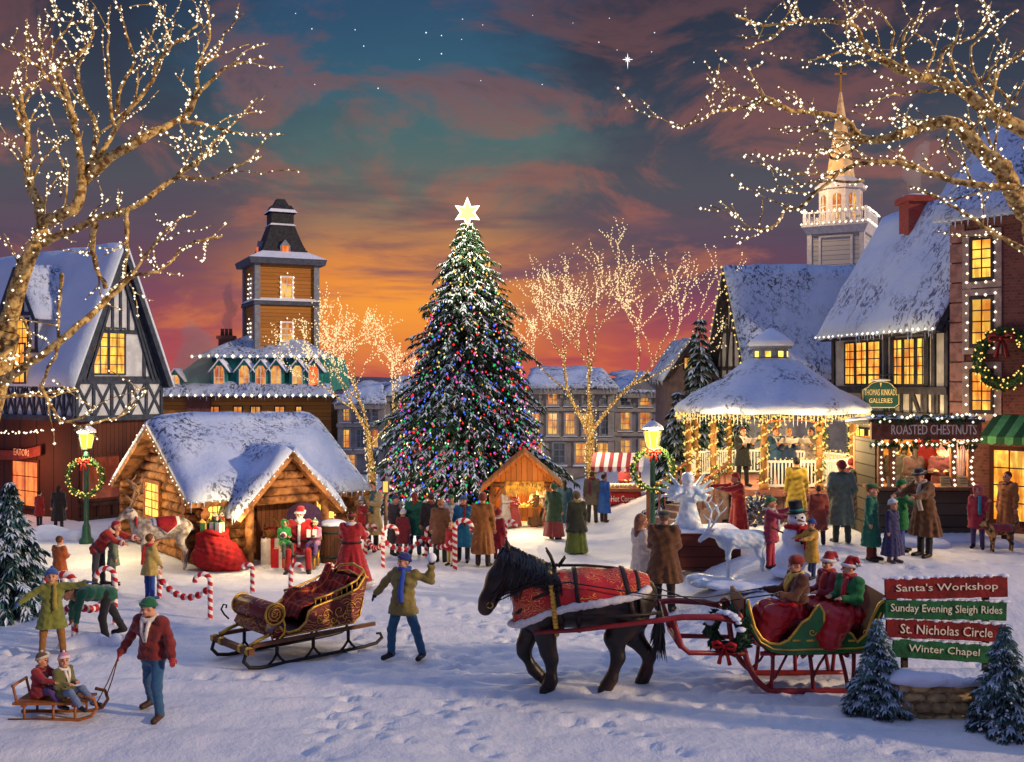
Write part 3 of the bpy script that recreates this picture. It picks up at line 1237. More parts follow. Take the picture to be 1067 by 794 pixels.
 for i in range(10):     # concave dark spire roof, built of courses
  z0, z1 = 266 - i * 3.0, 266 - (i + 1) * 3.0
  h0 = 1.25 - .62 * (i / 10) ** .8
  sq(mb, h0 + .03, Zt(z0), h0 - .03, Zt(z1 - .4))
 sq(mb, .62, Zt(236), .62, Zt(223))
 sq(mb, .78, Zt(223), .5, Zt(215))
 sq(mb, .4, Zt(215), .22, Zt(208))
 mb.build('spire', mat('spire_slate', (40, 42, 50), .7, .35, 5, .8, 10), tw)
 mb = MB()
 sq(mb, .74, Zt(236.5), .6, Zt(234))
 sq(mb, .80, Zt(223.0), .66, Zt(219.5))
 mb.build('snow_cap', SNOW, tw)
 for side_ in range(2):
  if side_ == 0:
   A_, B_ = Rz(-hw, -hw, 0), Rz(hw, -hw, 0)
  else:
   A_, B_ = Rz(-hw, hw, 0), Rz(-hw, -hw, 0)
  pl = Pl(A_.xy, B_.xy)
  for y0, y1 in ((312, 292), (356, 338)):
   window(pl, pl.W / 2 - .28, pl.W / 2 + .28, Zt(y0), Zt(y1), tw, 2, 3, WHITEP, PANEO if side_ == 0 else PANEDIM, .09)
   z0, z1 = Zt(y0), Zt(y1)
  for y0, y1 in ((312, 292), (356, 338)):
   z0, z1 = Zt(y0), Zt(y1)
   string_lights(tw, [[pl.pt(pl.W / 2 - .35, z0, .1), pl.pt(pl.W / 2 - .35, z1, .1), pl.pt(pl.W / 2, z1 + .25, .1), pl.pt(pl.W / 2 + .35, z1, .1), pl.pt(pl.W / 2 + .35, z0, .1)]], .24, .06, LIGHTW)
  for sgn in (0,):
   z0 = Zt(268)
   pr = Pl((A_ * .62 + c * .38).xy, (B_ * .62 + c * .38).xy)
   mb = MB()
   m_ = pr.W / 2
   mb.prism([pr.pt(m_ - .28, z0, .25), pr.pt(m_ + .28, z0, .25), pr.pt(m_ + .28, z0 + .5, .25), pr.pt(m_, z0 + .85, .25), pr.pt(m_ - .28, z0 + .5, .25)], -pr.n * .8)
   dm = mb.build('dormer', GREYP, tw)
   mb = MB()
   pr.box(mb, m_ - .16, m_ + .16, z0 + .08, z0 + .5, .25, .28)
   mb.build('window_pane', PANER, dm)
 # chimney stacks with pots
 for px, py0, py1, w_ in ((236, 372, 352, .75), (208, 440, 405, 1.25)):
  q = P(px, py1, d - (0 if px == 208 else -2))
  mb = MB()
  mb.box((q.x, q.y + (.2 if px == 208 else 0), q.z - 1.2), (w_, w_ * .7, 2.6))
  mb.box((q.x, q.y + (.2 if px == 208 else 0), q.z + .02), (w_ + .18, w_ * .7 + .18, .18))
  for i in range(3):
   mb.lathe([(.11, .1), (.09, .45), (.12, .5)], 8, (q.x + (i - 1) * w_ * .3, q.y + (.2 if px == 208 else 0), q.z))
  mb.build('chimney', BRICKC, t)
 return t


BRICKC = brickmat('chimney_brick', (120, 60, 56), (150, 84, 76), (120, 110, 108), 4)
tower_house()


# ================================================================== rows of town houses at the back of the square
def town_house(px0, px1, d, ywall, yroof, rows, m, label, parapet=True, pediment=None, bays=None):
 k = d / F
 X = lambda px: (px - CX) * k
 Zy = lambda py: H - (py - CY) * k
 t = thing('town_house', label, 'building', (X((px0 + px1) / 2), d, 0), group='town houses at the back of the square')
 f = Pl((X(px0), d), (X(px1), d))
 s = lambda px: X(px) - X(px0)
 zt = Zy(ywall)
 mb = MB()
 f.box(mb, 0, f.W, 0, zt, 0, -8)
 mb.build('wall', m, t)
 mb = MB()
 zr = Zy(yroof)
 snow_slab(mb, f.pt(-.2, zt - .05, .35), f.pt(f.W + .2, zt - .05, .35), f.pt(f.W - .3, zr, -2.2), f.pt(.3, zr, -2.2), .16, 24, 6, .06, .1)
 snow_slab(mb, f.pt(f.W - .3, zr - .02, -2.2), f.pt(.3, zr - .02, -2.2), f.pt(.3, zr + .1, -7), f.pt(f.W - .3, zr + .1, -7), .16, 10, 4, .06)
 mb.build('roof', SNOWR, t)
 mb = MB()
 f.box(mb, -.12, f.W + .12, zt - .3, zt - .06, 0, .28)
 for y0, y1, n, lit in rows[:-1]:
  zz = Zy(y1 + 5)
  f.box(mb, -.05, f.W + .05, zz - .1, zz + .1, 0, .14)
 for i in range(int(f.W / .5)):
  f.box(mb, i * .5 + .1, i * .5 + .25, zt - .48, zt - .3, 0, .18)
 for e in (0, f.W - .3):
  f.box(mb, e, e + .3, 0, zt - .3, 0, .08)
 mb.build('cornice', mat('stone_trim', (140, 138, 140), .8, .15, 4, .3), t)
 for y0, y1, n, lit in rows:
  for i in range(n):
   c = f.W * (i + .5) / n
   wd = min(.33, f.W / n * .24)
   on = random.random() < lit
   window(f, c - wd, c + wd, Zy(y1), Zy(y0), t, 2, 3, mat('stone_frame', (150, 146, 146), .7, .12, 5, .2) if on else GREYP, PANEO if on else PANEDIM, .1, sill=SNOW)
 if pediment:
  mb = MB()
  c = s(pediment[0])
  hw = s(pediment[0] + pediment[1]) - c
  z0, z1 = Zy(pediment[2]), Zy(pediment[3])
  mb.prism([f.pt(c - hw, z0, .2), f.pt(c + hw, z0, .2), f.pt(c, z1, .2)], -f.n * 2)
  mb.build('pediment', m, t)
  mb = MB()
  for sg in (-1, 1):
   snow_slab(mb, f.pt(c + sg * hw * 1.1, z0 - .05, .35), f.pt(c + sg * hw * 1.1, z0 - .05, -2), f.pt(c, z1 + .05, -2), f.pt(c, z1 + .05, .35), .14, 8, 4, .03)
  mb.build('pediment_snow', SNOWR, t)
 return t


STONE1 = mat('stone_a', (132, 126, 128), .9, .16, 1.6, .5, 9)
STONE2 = mat('stone_b', (120, 122, 136), .9, .16, 1.6, .5, 9)
STONE3 = mat('stone_c', (140, 126, 112), .9, .16, 1.6, .5, 9)
town_house(548, 640, 50, 404, 386, [(408, 421, 5, .6), (431, 452, 5, .75), (462, 482, 4, .65)], STONE1, 'long grey town house behind the cocoa stand and the taller lit bare tree')
town_house(640.5, 704, 51, 408, 392, [(411, 422, 3, .8), (430, 447, 3, .7), (459, 478, 3, .7)], STONE2, 'grey town house with a snowy pediment, behind the street lamp with the big bow', pediment=(673, 22, 408, 390))
town_house(352, 400, 53, 420, 403, [(426, 438, 3, .4), (448, 466, 3, .6), (474, 488, 2, .5)], STONE2, 'town house half hidden by the lit bare tree beside the tower house')
town_house(400.5, 470, 54, 412, 396, [(418, 430, 3, .2), (440, 456, 3, .5), (466, 484, 3, .5)], STONE3, 'town house between the tower house and the great fir, mostly hidden by boughs')


# ================================================================== right: snowy-roofed house with half-timbered gable
def right_house():
 C = Vector((8.95, 39.0, 0))
 f_ = Vector((.993, .115, 0)).normalized()
 fr = Pl(C.xy, (C + f_ * 7).xy)
 b = -fr.n
 W = 4.6
 L = 7.5
 ga = Pl((C + b * W).xy, C.xy)
 t = thing('half_timbered_house', 'house with broad snowy roof and narrow half-timbered gable behind the gazebo', 'house', C)
 zw, zr = 5.2, 9.15
 mb = MB()
 mb.prism([ga.pt(0, .2), ga.pt(W, .2), ga.pt(W, zw), ga.pt(W / 2, zr - .1), ga.pt(0, zw)], -ga.n * L)
 mb.build('wall', PLASTER2, t)
 q = ga.pt
 roof_pair(t, q(W + .35, zw - .45, .45), q(W + .35, zw - .45, -L), q(W / 2, zr, .45), q(W / 2, zr, -L), q(-.35, zw - .45, .45), q(-.35, zw - .45, -L), .16, .2, WOODD, SNOWR, 21, .12)
 mb = MB()
 bm = lambda p, r_, w_=.14: ga.beam(mb, p, r_, w_, 0, .05)
 bm((0, zw), (W, zw))
 bm((W * .2, zw + 1.5), (W * .8, zw + 1.5))
 for i in range(1, 6):
  s = W * i / 6
  bm((s, zw - 2), (s, zw + (zr - zw) * (1 - abs(s / W - .5) * 2) - .2))
 bm((W * .3, zw), (W * .5, zr - .9))
 bm((W * .7, zw), (W * .5, zr - .9))
 mb.build('timber_frame', WOODD, t)
 string_lights(t, [[q(W + .3, zw - .4, .5), q(W / 2, zr, .5), q(-.3, zw - .4, .5)]], .3, .05, LIGHTG)
 # lit strip of windows low on the front, over the gazebo's shoulder
 for i in range(3):
  window(fr, 3.2 + i * .9, 3.8 + i * .9, 4.1, 4.75, t, 2, 2, WOODD, PANEY)
 return t


right_house()


# ---- small gable between the spruces
def cottage():
 d = 43.0
 k = d / F
 X = lambda px: (px - CX) * k
 Zy = lambda py: H - (py - CY) * k
 f = Pl((X(697), d), (X(742), d))
 t = thing('cottage', 'small cottage gable with one amber attic window behind the snowy spruce', 'house', (X(715), d, 0))
 W = f.W
 mb = MB()
 mb.prism([f.pt(0, 0), f.pt(W, 0), f.pt(W, Zy(392)), f.pt(W / 2, Zy(356)), f.pt(0, Zy(392))], -f.n * 4)
 mb.build('wall', mat('cottage_wall', (110, 94, 96), .9, .2, 3, .4), t)
 q = f.pt
 roof_pair(t, q(-.25, Zy(396), .3), q(-.25, Zy(396), -4), q(W / 2, Zy(354), .3), q(W / 2, Zy(354), -4), q(W + .25, Zy(396), .3), q(W + .25, Zy(396), -4), .12, .16, WOODD, SNOWR, 5)
 window(f, W * .36, W * .52, Zy(384), Zy(373), t, 2, 2, WOODD, PANEO)
 return t


cottage()


# ================================================================== church steeple
def steeple():
 d = 60.0
 k = d / F
 Zy = lambda py: H - (py - CY) * k
 c = P(876, 397, d)
 t = thing('church_steeple', 'white church steeple with lit belfry and golden spire topped by a cross', 'steeple', (c.x, c.y, 0))
 th = R(-28)
 Rz = lambda x, y, z: Vector((c.x + x * math.cos(th) - y * math.sin(th), c.y + x * math.sin(th) + y * math.cos(th), z))

 def sq(mb, h0, z0, h1, z1, mi=0, n=4, rot=math.pi / 4):
  V = []
  for h_, z in ((h0, z0), (h1, z1)):
   for i in range(n):
    a = rot + 2 * math.pi * i / n
    r_ = h_ / math.cos(math.pi / n)
    V.append(Rz(r_ * math.cos(a), r_ * math.sin(a), z))
  mb.add(V, [tuple(range(n - 1, -1, -1)), tuple(range(n, 2 * n))] + [(i, (i + 1) % n, n + (i + 1) % n, n + i) for i in range(n)], mi)
 hw = 1.42
 clap = plankmat('clapboard', (158, 158, 160), (186, 186, 188), .26, 'Z', .7, .5)
 mb = MB()
 sq(mb, hw, 0, hw, Zy(240))
 mb.build('tower', clap, t)
 mb = MB()
 for sx, sy in ((-1, -1), (1, -1), (-1, 1), (1, 1)):
  mb.bar(Rz(sx * hw, sy * hw, Zy(300)), Rz(sx * hw, sy * hw, Zy(240)), .26, .26, 0, (math.cos(th), math.sin(th), 0))
 sq(mb, hw + .15, Zy(246), hw + .38, Zy(239))
 sq(mb, hw + .40, Zy(239), hw + .40, Zy(236.5))
 # framed louvre panels on the two visible faces
 for A_, B_ in ((Rz(-hw, -hw, 0), Rz(hw, -hw, 0)), (Rz(-hw, hw, 0), Rz(-hw, -hw, 0))):
  pl = Pl(A_.xy, B_.xy)
  for s0, s1, z0, z1 in ((.5, .62, Zy(285), Zy(250)), (pl.W - .62, pl.W - .5, Zy(285), Zy(250)), (.5, pl.W - .5, Zy(250), Zy(248))):
   pl.box(mb, s0, s1, z0, z1, .0, .08)
 mb.build('trim', mat('steeple_trim', (190, 190, 194), .6, .1, 5, .1), t)
 mb = MB()      # balustrade round the belfry
 for a, b in (((-1, -1), (1, -1)), ((1, -1), (1, 1)), ((1, 1), (-1, 1)), ((-1, 1), (-1, -1))):
  h_ = hw + .25
  p0, p1 = Rz(a[0] * h_, a[1] * h_, Zy(236)), Rz(b[0] * h_, b[1] * h_, Zy(236))
  up = Vector((0, 0, .62))
  mb.bar(p0 + up, p1 + up, .08, .08)
  mb.bar(p0, p0 + up * 1.35, .14, .14)
  for i in range(1, 12):
   q = p0.lerp(p1, i / 12)
   mb.bar(q, q + up, .05, .05)
 mb.build('balustrade', WHITEP, t)
 mb = MB()
 sq(mb, 1.12, Zy(236), 1.12, Zy(199), 0, 8, math.pi / 8)
 sq(mb, 1.3, Zy(199), 1.34, Zy(195.5), 0, 8, math.pi / 8)
 sq(mb, 1.34, Zy(195.5), .78, Zy(186), 0, 8, math.pi / 8)
 bf = mb.build('belfry', mat('belfry_white', (196, 190, 190), .6, .08, 5, .1), t)
 for i in range(8):
  a0, a1 = 2 * math.pi * i / 8 + math.pi / 8, 2 * math.pi * (i + 1) / 8 + math.pi / 8
  r_ = 1.12 / math.cos(math.pi / 8)
  A_, B_ = Rz(r_ * math.cos(a0), r_ * math.sin(a0), 0), Rz(r_ * math.cos(a1), r_ * math.sin(a1), 0)
  pl = Pl(A_.xy, B_.xy)
  m_ = pl.W / 2
  z0, z1 = Zy(230), Zy(208)
  mb = MB()
  arc = [pl.pt(m_ - .22, z0, .02), pl.pt(m_ + .22, z0, .02)] + [pl.pt(m_ + .22 * math.cos(q), z1 + .22 * math.sin(q), .02) for q in np.linspace(0, math.pi, 8)]
  mb.prism(arc, -pl.n * .015)
  mb.build('window_pane', PANEO, bf)
  mb = MB()
  pl.beam(mb, (m_, z0), (m_, z1 + .2), .05, .02, .05)
  for q in (.3, .6):
   pl.beam(mb, (m_ - .22, z0 + (z1 - z0) * q), (m_ + .22, z0 + (z1 - z0) * q), .04, .02, .045)
  mb.build('glazing_bar', WHITEP, bf)
 mb = MB()
 prof = [(186, .74), (170, .62), (150, .46), (130, .32), (110, .17), (96, .06)]
 for (y0, r0), (y1, r1) in zip(prof[:-1], prof[1:]):
  sq(mb, r0, Zy(y0), r1, Zy(y1), 0, 8, math.pi / 8)
 mb.build('spire', mat('spire_gold', (222, 186, 132), .5, .2, 3, .3, 8), t)
 mb = MB()
 mb.bar(Rz(0, 0, Zy(97)), Rz(0, 0, Zy(70)), .09, .09)
 mb.bar(c + Vector((-.34, 0, Zy(77))) - Vector((0, 0, c.z)), c + Vector((.34, 0, Zy(77))) - Vector((0, 0, c.z)), .09, .085)
 mb.build('cross', GOLD, t)
 ring = [Rz(x * (hw + .4), y * (hw + .4), Zy(236)) for x, y in ((-1, 1), (-1, -1), (1, -1), (1, 1))]
 ring2 = [v + Vector((0, 0, .7)) for v in ring]
 oc = [Rz(1.4 * math.cos(a), 1.4 * math.sin(a), Zy(197)) for a in np.linspace(0, 2 * math.pi, 9)]
 string_lights(t, [ring, ring2, oc], .3, .07, LIGHTW)
 lamp('spire_fill', Rz(-2.2, -3.4, Zy(190)), 900, (1, .66, .34), .3)  # added lamp hanging free out in front, lightens the spire
 return t


steeple()


# ================================================================== gallery: half-timbered upper storey under a steep roof
def gallery():
 A, B = ground_xy(868, 33.0), (11.15, 26.9)
 f = Pl(A, B)
 W = f.W
 t = thing('gallery_building', 'half-timbered gallery with three-light glowing windows under a steep snowy roof', 'building', (A[0], A[1], 1))
 z0, z1 = f.px(868, 432)[1], f.px(868, 352)[1]
 zr = 9.75
 inw = 1.75
 mb = MB()
 f.box(mb, 0, W, z0, z1 + .2, 0, -3.4)
 f.box(mb, .3, W, .6, z0, -.3, -3.4)
 mb.build('wall', PLASTER2, t)
 roof_pair(t, f.pt(-.25, z1 - .05, .4), f.pt(W, z1 - .05, .4), f.pt(-.1, zr, -inw), f.pt(W, zr, -inw), f.pt(-.25, z1 - .05, -3.9), f.pt(W, z1 - .05, -3.9), .16, .2, WOODD, snowmat('gallery_snow', (92, 92, 124), .54, .62, .55, (196, 212, 240)), 31, .14)
 mb = MB()     # gable end
 mb.prism([f.pt(.05, z1), f.pt(.05, z1, -3.4), f.pt(.05, zr - .15, -inw)], f.u * .12)
 mb.build('gable_wall', PLASTER2, t)
 mb = MB()
 bm = lambda p, q, w_=.16, o=.06: f.beam(mb, p, q, w_, 0, o)
 zs = f.px(905, 404)[1]
 bm((0, z1 + .05), (W, z1 + .05), .22, .1)
 bm((0, zs - .06), (W, zs - .06), .2, .09)
 bm((0, z0 + .08), (W, z0 + .08), .22, .1)
 ss = [.08] + [f.px(x, 380)[0] for x in (924, 931, 966, 974)] + [W - .08]
 for s in ss:
  bm((s, z0), (s, z1), .16)
 for x in (940, 950, 962, 978):
  s = f.px(x, 420)[0]
  bm((s, z0), (s, zs), .11, .05)
 bm((f.px(950, 410)[0], zs), (f.px(962, 428)[0], z0), .12, .055)
 mb.build('timber_frame', WOODD, t)
 for x0, x1 in ((882, 891.5), (893.5, 904), (906, 918), (930.5, 941), (943.5, 954), (957, 968)):
  a0, zt = f.px(x0, 360)
  a1, _ = f.px(x1, 360)
  window(f, a0, a1, zs + .12, z1 - .22, t, 2, 5, WOODD, PANE, .05, .01)
 string_lights(t, [[f.pt(-.2, z1, .5), f.pt(W, z1, .5)]], .28, .04, LIGHTW)
 mb = MB()
 n = 26
 for i in range(n):   # rafter ends under the snow
  s = W * (i + .5) / n
  f.box(mb, s - .05, s + .05, z1 - .12, z1 + .02, .05, .34)
 mb.build('rafter', WOODD, t)
 # ground floor: amber shop windows
 g = Pl(f.pt(.3, 0, -.3).xy, f.pt(W, 0, -.3).xy)
 for i in range(5):
  a0 = .25 + i * (g.W - .3) / 5
  window(g, a0, a0 + (g.W - .3) / 5 - .22, 1.75, z0 - .4, t, 3, 3, WOODD, PANEY, .07, name='shop_window')
 # chimney on the ridge
 q = P(955, 216, 31.0)
 mb = MB()
 mb.box((q.x, q.y, q.z - .5), (.75, .75, 1.4))
 mb.box((q.x, q.y, q.z + .2), (.95, .95, .18))
 mb.build('chimney', brickmat('red_brick_chimney', (170, 50, 46), (190, 74, 62), (130, 110, 104), 4), t)
 mb = MB()
 mb.ball((q.x, q.y, q.z + .29), .5, 0, 12, 6, (.9, .9, .22))
 mb.build('chimney_snow', SNOW, t)
 return f, t


GAL, GALT = gallery()


# gallery name board, hung from a bracket out over the square
def gallery_sign():
 d = 29.3
 c = P(917.5, 411, d)
 t = thing('hanging_sign', 'dark green scalloped name board with cream lettering beside the half-timbered gallery', 'sign', c)
 k = d / F
 xd = Vector((1, -.12, 0)).normalized()
 nn = xd.cross(Z3)
 w_, h_ = 19.5 * k, 14.5 * k
 def outline(g):
  pts = []
  hw, hh = w_ * g, h_ * g
  pts += [(-hw, -hh * .75), (-hw * .75, -hh), (hw * .75, -hh), (hw, -hh * .75), (hw, hh * .35), (hw * .78, hh * .5)]
  pts += [(hw * .7 * math.cos(a), hh * .5 + hh * .5 * math.sin(a)) for a in np.linspace(.15, math.pi - .15, 12)]
  pts += [(-hw * .78, hh * .5), (-hw, hh * .35)]
  return pts
 mb = MB()
 mb.prism([c + xd * x + Z3 * z - nn * .04 for x, z in outline(1)], nn * .07)
 bo = mb.build('board', mat('sign_green', (18, 74, 74), .5, .12, 6, .1), t)
 cream = mat('sign_cream', (226, 206, 150), .5, .05, 6, 0)
 mb = MB()
 pts = [c + xd * x + Z3 * z + nn * .04 for x, z in outline(.93)]
 mb.tube(pts, .012, 6, closed=True)
 mb.build('border', cream, bo)
 text('THOMAS KINKADE', bo, 'lettering', cream, c + Z3 * .06 + nn * .035, xd, Z3, .16, .006, w_ * 1.72, .17)
 text('GALLERIES', bo, 'lettering', cream, c - Z3 * .17 + nn * .035, xd, Z3, .14, .006, w_ * 1.2, .13)
 mb = MB()
 mb.prism([c + nn * .031 + Z3 * .32 + xd * .025, c + nn * .031 + Z3 * .32 - xd * .025, c + nn * .031 + Z3 * .2], nn * .008)
 mb.build('emblem', cream, bo)
 mb = MB()
 mb.tube([c + Z3 * (h_ + .0), c + Z3 * (h_ + .16)], .015, 6)
 mb.tube([c + Z3 * (h_ + .16) - xd * .6, c + Z3 * (h_ + .16) + xd * 1.15], .025, 6)
 mb.build('bracket', IRON, t)
 mb = MB()
 mb.ball(c + Z3 * (h_ + .01), .3, 0, 10, 5, (1, .2, .14))
 mb.build('snow', SNOW, t)


gallery_sign()


# ================================================================== brick house at the right edge
BRICK = brickmat('dark_brick', (104, 50, 46), (140, 76, 68), (120, 96, 90), 3.4, .05)
def brick_house():
 A = (11.18, 26.85)
 B = (A[0] + 6.2, A[1] - 6.9)
 f = Pl(A, B)
 t = thing('brick_house', 'tall dark brick house with light-framed windows and a big wreath on its wall', 'building', (A[0], A[1], 1))
 zt = 8.75
 mb = MB()
 f.box(mb, 0, f.W, .3, zt, 0, -5)
 mb.build('wall', BRICK, t)
 mb = MB()      # stone quoins at the corner
 for i in range(15):
  w_ = .5 if i % 2 else .34
  f.box(mb, -.03, w_, 1.2 + i * .5, 1.66 + i * .5, -.3, .035)
 mb.build('quoin', mat('quoin_stone', (142, 104, 98), .9, .25, 4, .6, 14), t)
 for y0, y1 in ((250, 289), (312, 358), (388, 427)):
  a0, z1 = f.px(1014, y0)
  a1, z0 = f.px(1033, y0)
  zz1 = f.px(1023, y0)[1]
  zz0 = f.px(1023, y1)[1]
  window(f, a0, a1, zz0, zz1, t, 2, 4, WOODD, PANE, .08, .01)
  mb = MB()
  for b0, b1, c0, c1 in ((a0 - .26, a0 - .08, zz0 - .1, zz1 + .1), (a1 + .08, a1 + .26, zz0 - .1, zz1 + .1), (a0 - .26, a1 + .26, zz0 - .26, zz0 - .1), (a0 - .26, a1 + .26, zz1 + .1, zz1 + .26)):
   f.box(mb, b0, b1, c0, c1, 0, .04)
  mb.build('window_surround', mat('surround_stone', (150, 130, 126), .9, .2, 5, .4), t)
  string_lights(t, [[f.pt(a0 - .12, zz0 - .12, .1), f.pt(a0 - .12, zz1 + .12, .1), f.pt(a1 + .12, zz1 + .12, .1), f.pt(a1 + .12, zz0 - .12, .1), f.pt(a0 - .12, zz0 - .12, .1)]], .2, .036, LIGHTW)
 for dx_ in (2.7, 5.0):
  for z0 in (3.9, 5.6, 7.3):
   window(f, a0 + dx_, a1 + dx_, z0 - .1, z0 + .95, t, 2, 4, WOODD, PANE if dx_ < 4 else PANEDIM, .08, .01)
 mb = MB()
 snow_slab(mb, f.pt(-.3, zt - .05, .35), f.pt(f.W, zt - .05, .35), f.pt(f.W, zt + 2.6, -2.5), f.pt(-.3, zt + 2.6, -2.5), .2, 20, 8, .06, .1)
 mb.prism([f.pt(-.25, zt, .1), f.pt(-.25, zt, -5), f.pt(-.25, zt + 2.5, -2.5)], f.u * .2)
 mb.build('roof', SNOWR, t)
 # ground floor: amber door and pillars by the green awning
 a0, _ = f.px(1036, 500)
 window(f, a0, a0 + .75, 1.3, 3.0, t, 2, 4, SHOPRED, PANE, .1, name='shop_window')
 mb = MB()
 f.box(mb, a0 + 1.1, a0 + 1.9, 1.0, 3.05, 0, .06)
 mb.build('door', mat('shop_door', (92, 44, 34), .6, .2, 5, .3), t)
 # striped awning
 aw0, zt_ = f.px(1037, 432)
 mb = MB()
 n = 14
 for i in range(n):
  s0 = aw0 + i * .2
  mi = i % 2
  mb.prism([f.pt(s0, 3.85, .02), f.pt(s0 + .2, 3.85, .02), f.pt(s0 + .2, 3.35, .85), f.pt(s0, 3.35, .85)], (0, 0, .03), mi)
  mb.prism([f.pt(s0, 3.37, .85), f.pt(s0 + .2, 3.37, .85), f.pt(s0 + .2, 3.22, .86), f.pt(s0 + .1, 3.17, .86), f.pt(s0, 3.22, .86)], f.n * .02, mi)
 mb.build('awning', [mat('awning_dark', (18, 70, 44), .8, .15, 6, .2), mat('awning_light', (72, 140, 92), .8, .15, 6, .2)], t)
 return f, t


BRI, BRIT = brick_house()


# ---- tall roof further back at the right edge
def far_roof():
 A, B = ground_xy(968, 38), ground_xy(1100, 36)
 f = Pl(A, B)
 t = thing('tall_house', 'tall house with steep snowy roof rising behind the brick house', 'house', (A[0], A[1], 0))
 ze, zr = 4.7 + 165 * 38 / F, 4.7 + 262 * 38 / F
 mb = MB()
 f.box(mb, .2, f.W, 0, ze + .3, 0, -6)
 mb.build('wall', BRICK, t)
 mb = MB()
 snow_slab(mb, f.pt(-.2, ze, .4), f.pt(f.W, ze, .4), f.pt(f.W, zr, -3), f.pt(1.6, zr, -3), .22, 24, 8, .08, .1)
 snow_slab(mb, f.pt(f.W, ze, -6.4), f.pt(-.2, ze, -6.4), f.pt(1.6, zr, -3), f.pt(f.W, zr, -3), .2, 12, 6, .08)
 snow_slab(mb, f.pt(-.2, ze, -6.4), f.pt(-.2, ze, .4), f.pt(1.6, zr, -2.99), f.pt(1.6, zr, -3.0), .2, 12, 6, .06)
 mb.build('roof', SNOWR, t)
 c = f.px(1032, 195)
 mb = MB()
 s = c[0]
 mb.prism([f.pt(s - .7, ze + .5, -.2), f.pt(s + .7, ze + .5, -.2), f.pt(s + .7, ze + 1.6, -.2), f.pt(s, ze + 2.6, -.2), f.pt(s - .7, ze + 1.6, -.2)], -f.n * 2.5)
 dm = mb.build('dormer', PLASTER2, t)
 mb = MB()
 f.box(mb, s - .4, s + .4, ze + .7, ze + 1.6, -.2, -.16)
 mb.build('window_pane', PANEO, dm)
 mb = MB()
 for sg in (-1, 1):
  snow_slab(mb, f.pt(s + sg * 1.0, ze + 1.3, .1), f.pt(s + sg * 1.0, ze + 1.3, -2.4), f.pt(s, ze + 2.75, -2.4), f.pt(s, ze + 2.75, .1), .15, 8, 5, .04)
 mb.build('snow_cap', SNOW, dm)


far_roof()
# ================================================================== trees
NEEDLE = mat('fir_needles', (22, 46, 36), .8, .4, 3.0, 0, 0, col2=(46, 82, 58))
NEEDLE2 = mat('spruce_needles', (30, 62, 62), .8, .4, 3.0, 0, 0, col2=(66, 108, 108))
FROST = mat('frosted_needles', (196, 210, 226), .7, .12, 3, 0)
BARK = mat('bark', (84, 62, 48), .9, .35, 4, .7, 12)
LITBARK = mat('lit_bark', (150, 106, 52), .85, .4, 14, 1.0, 34, col2=(224, 190, 118))  # glow of the bulbs on the bark put into its golden colour
XCOL = [emat('red_lamp', (255, 40, 50), 1.5), emat('green_lamp', (40, 210, 110), 1.1), emat('blue_lamp', (70, 110, 255), 1.5),
  emat('gold_lamp', (255, 200, 90), 1.5), emat('pink_lamp', (235, 100, 180), 1.2), emat('white_lamp', (255, 246, 228), 2.0)]


def spray(V, Fc, M_, mi, base, dirn, L, wd, up, bend=.25):
 """one flat spray of needles: a bent, pointed leaf with a notched outline"""
 side = dirn.cross(up)
 if side.length < 1e-4:
  side = Vector((1, 0, 0))
 side.normalize()
 k = len(V)
 mid = base + dirn * L * .5 + up * L * .04
 tip = base + dirn * L - up * L * bend
 V.extend([base, mid + side * wd, mid - side * wd, tip])
 Fc.append((k, k + 1, k + 3))
 Fc.append((k, k + 3, k + 2))
 M_.extend([mi, mi])


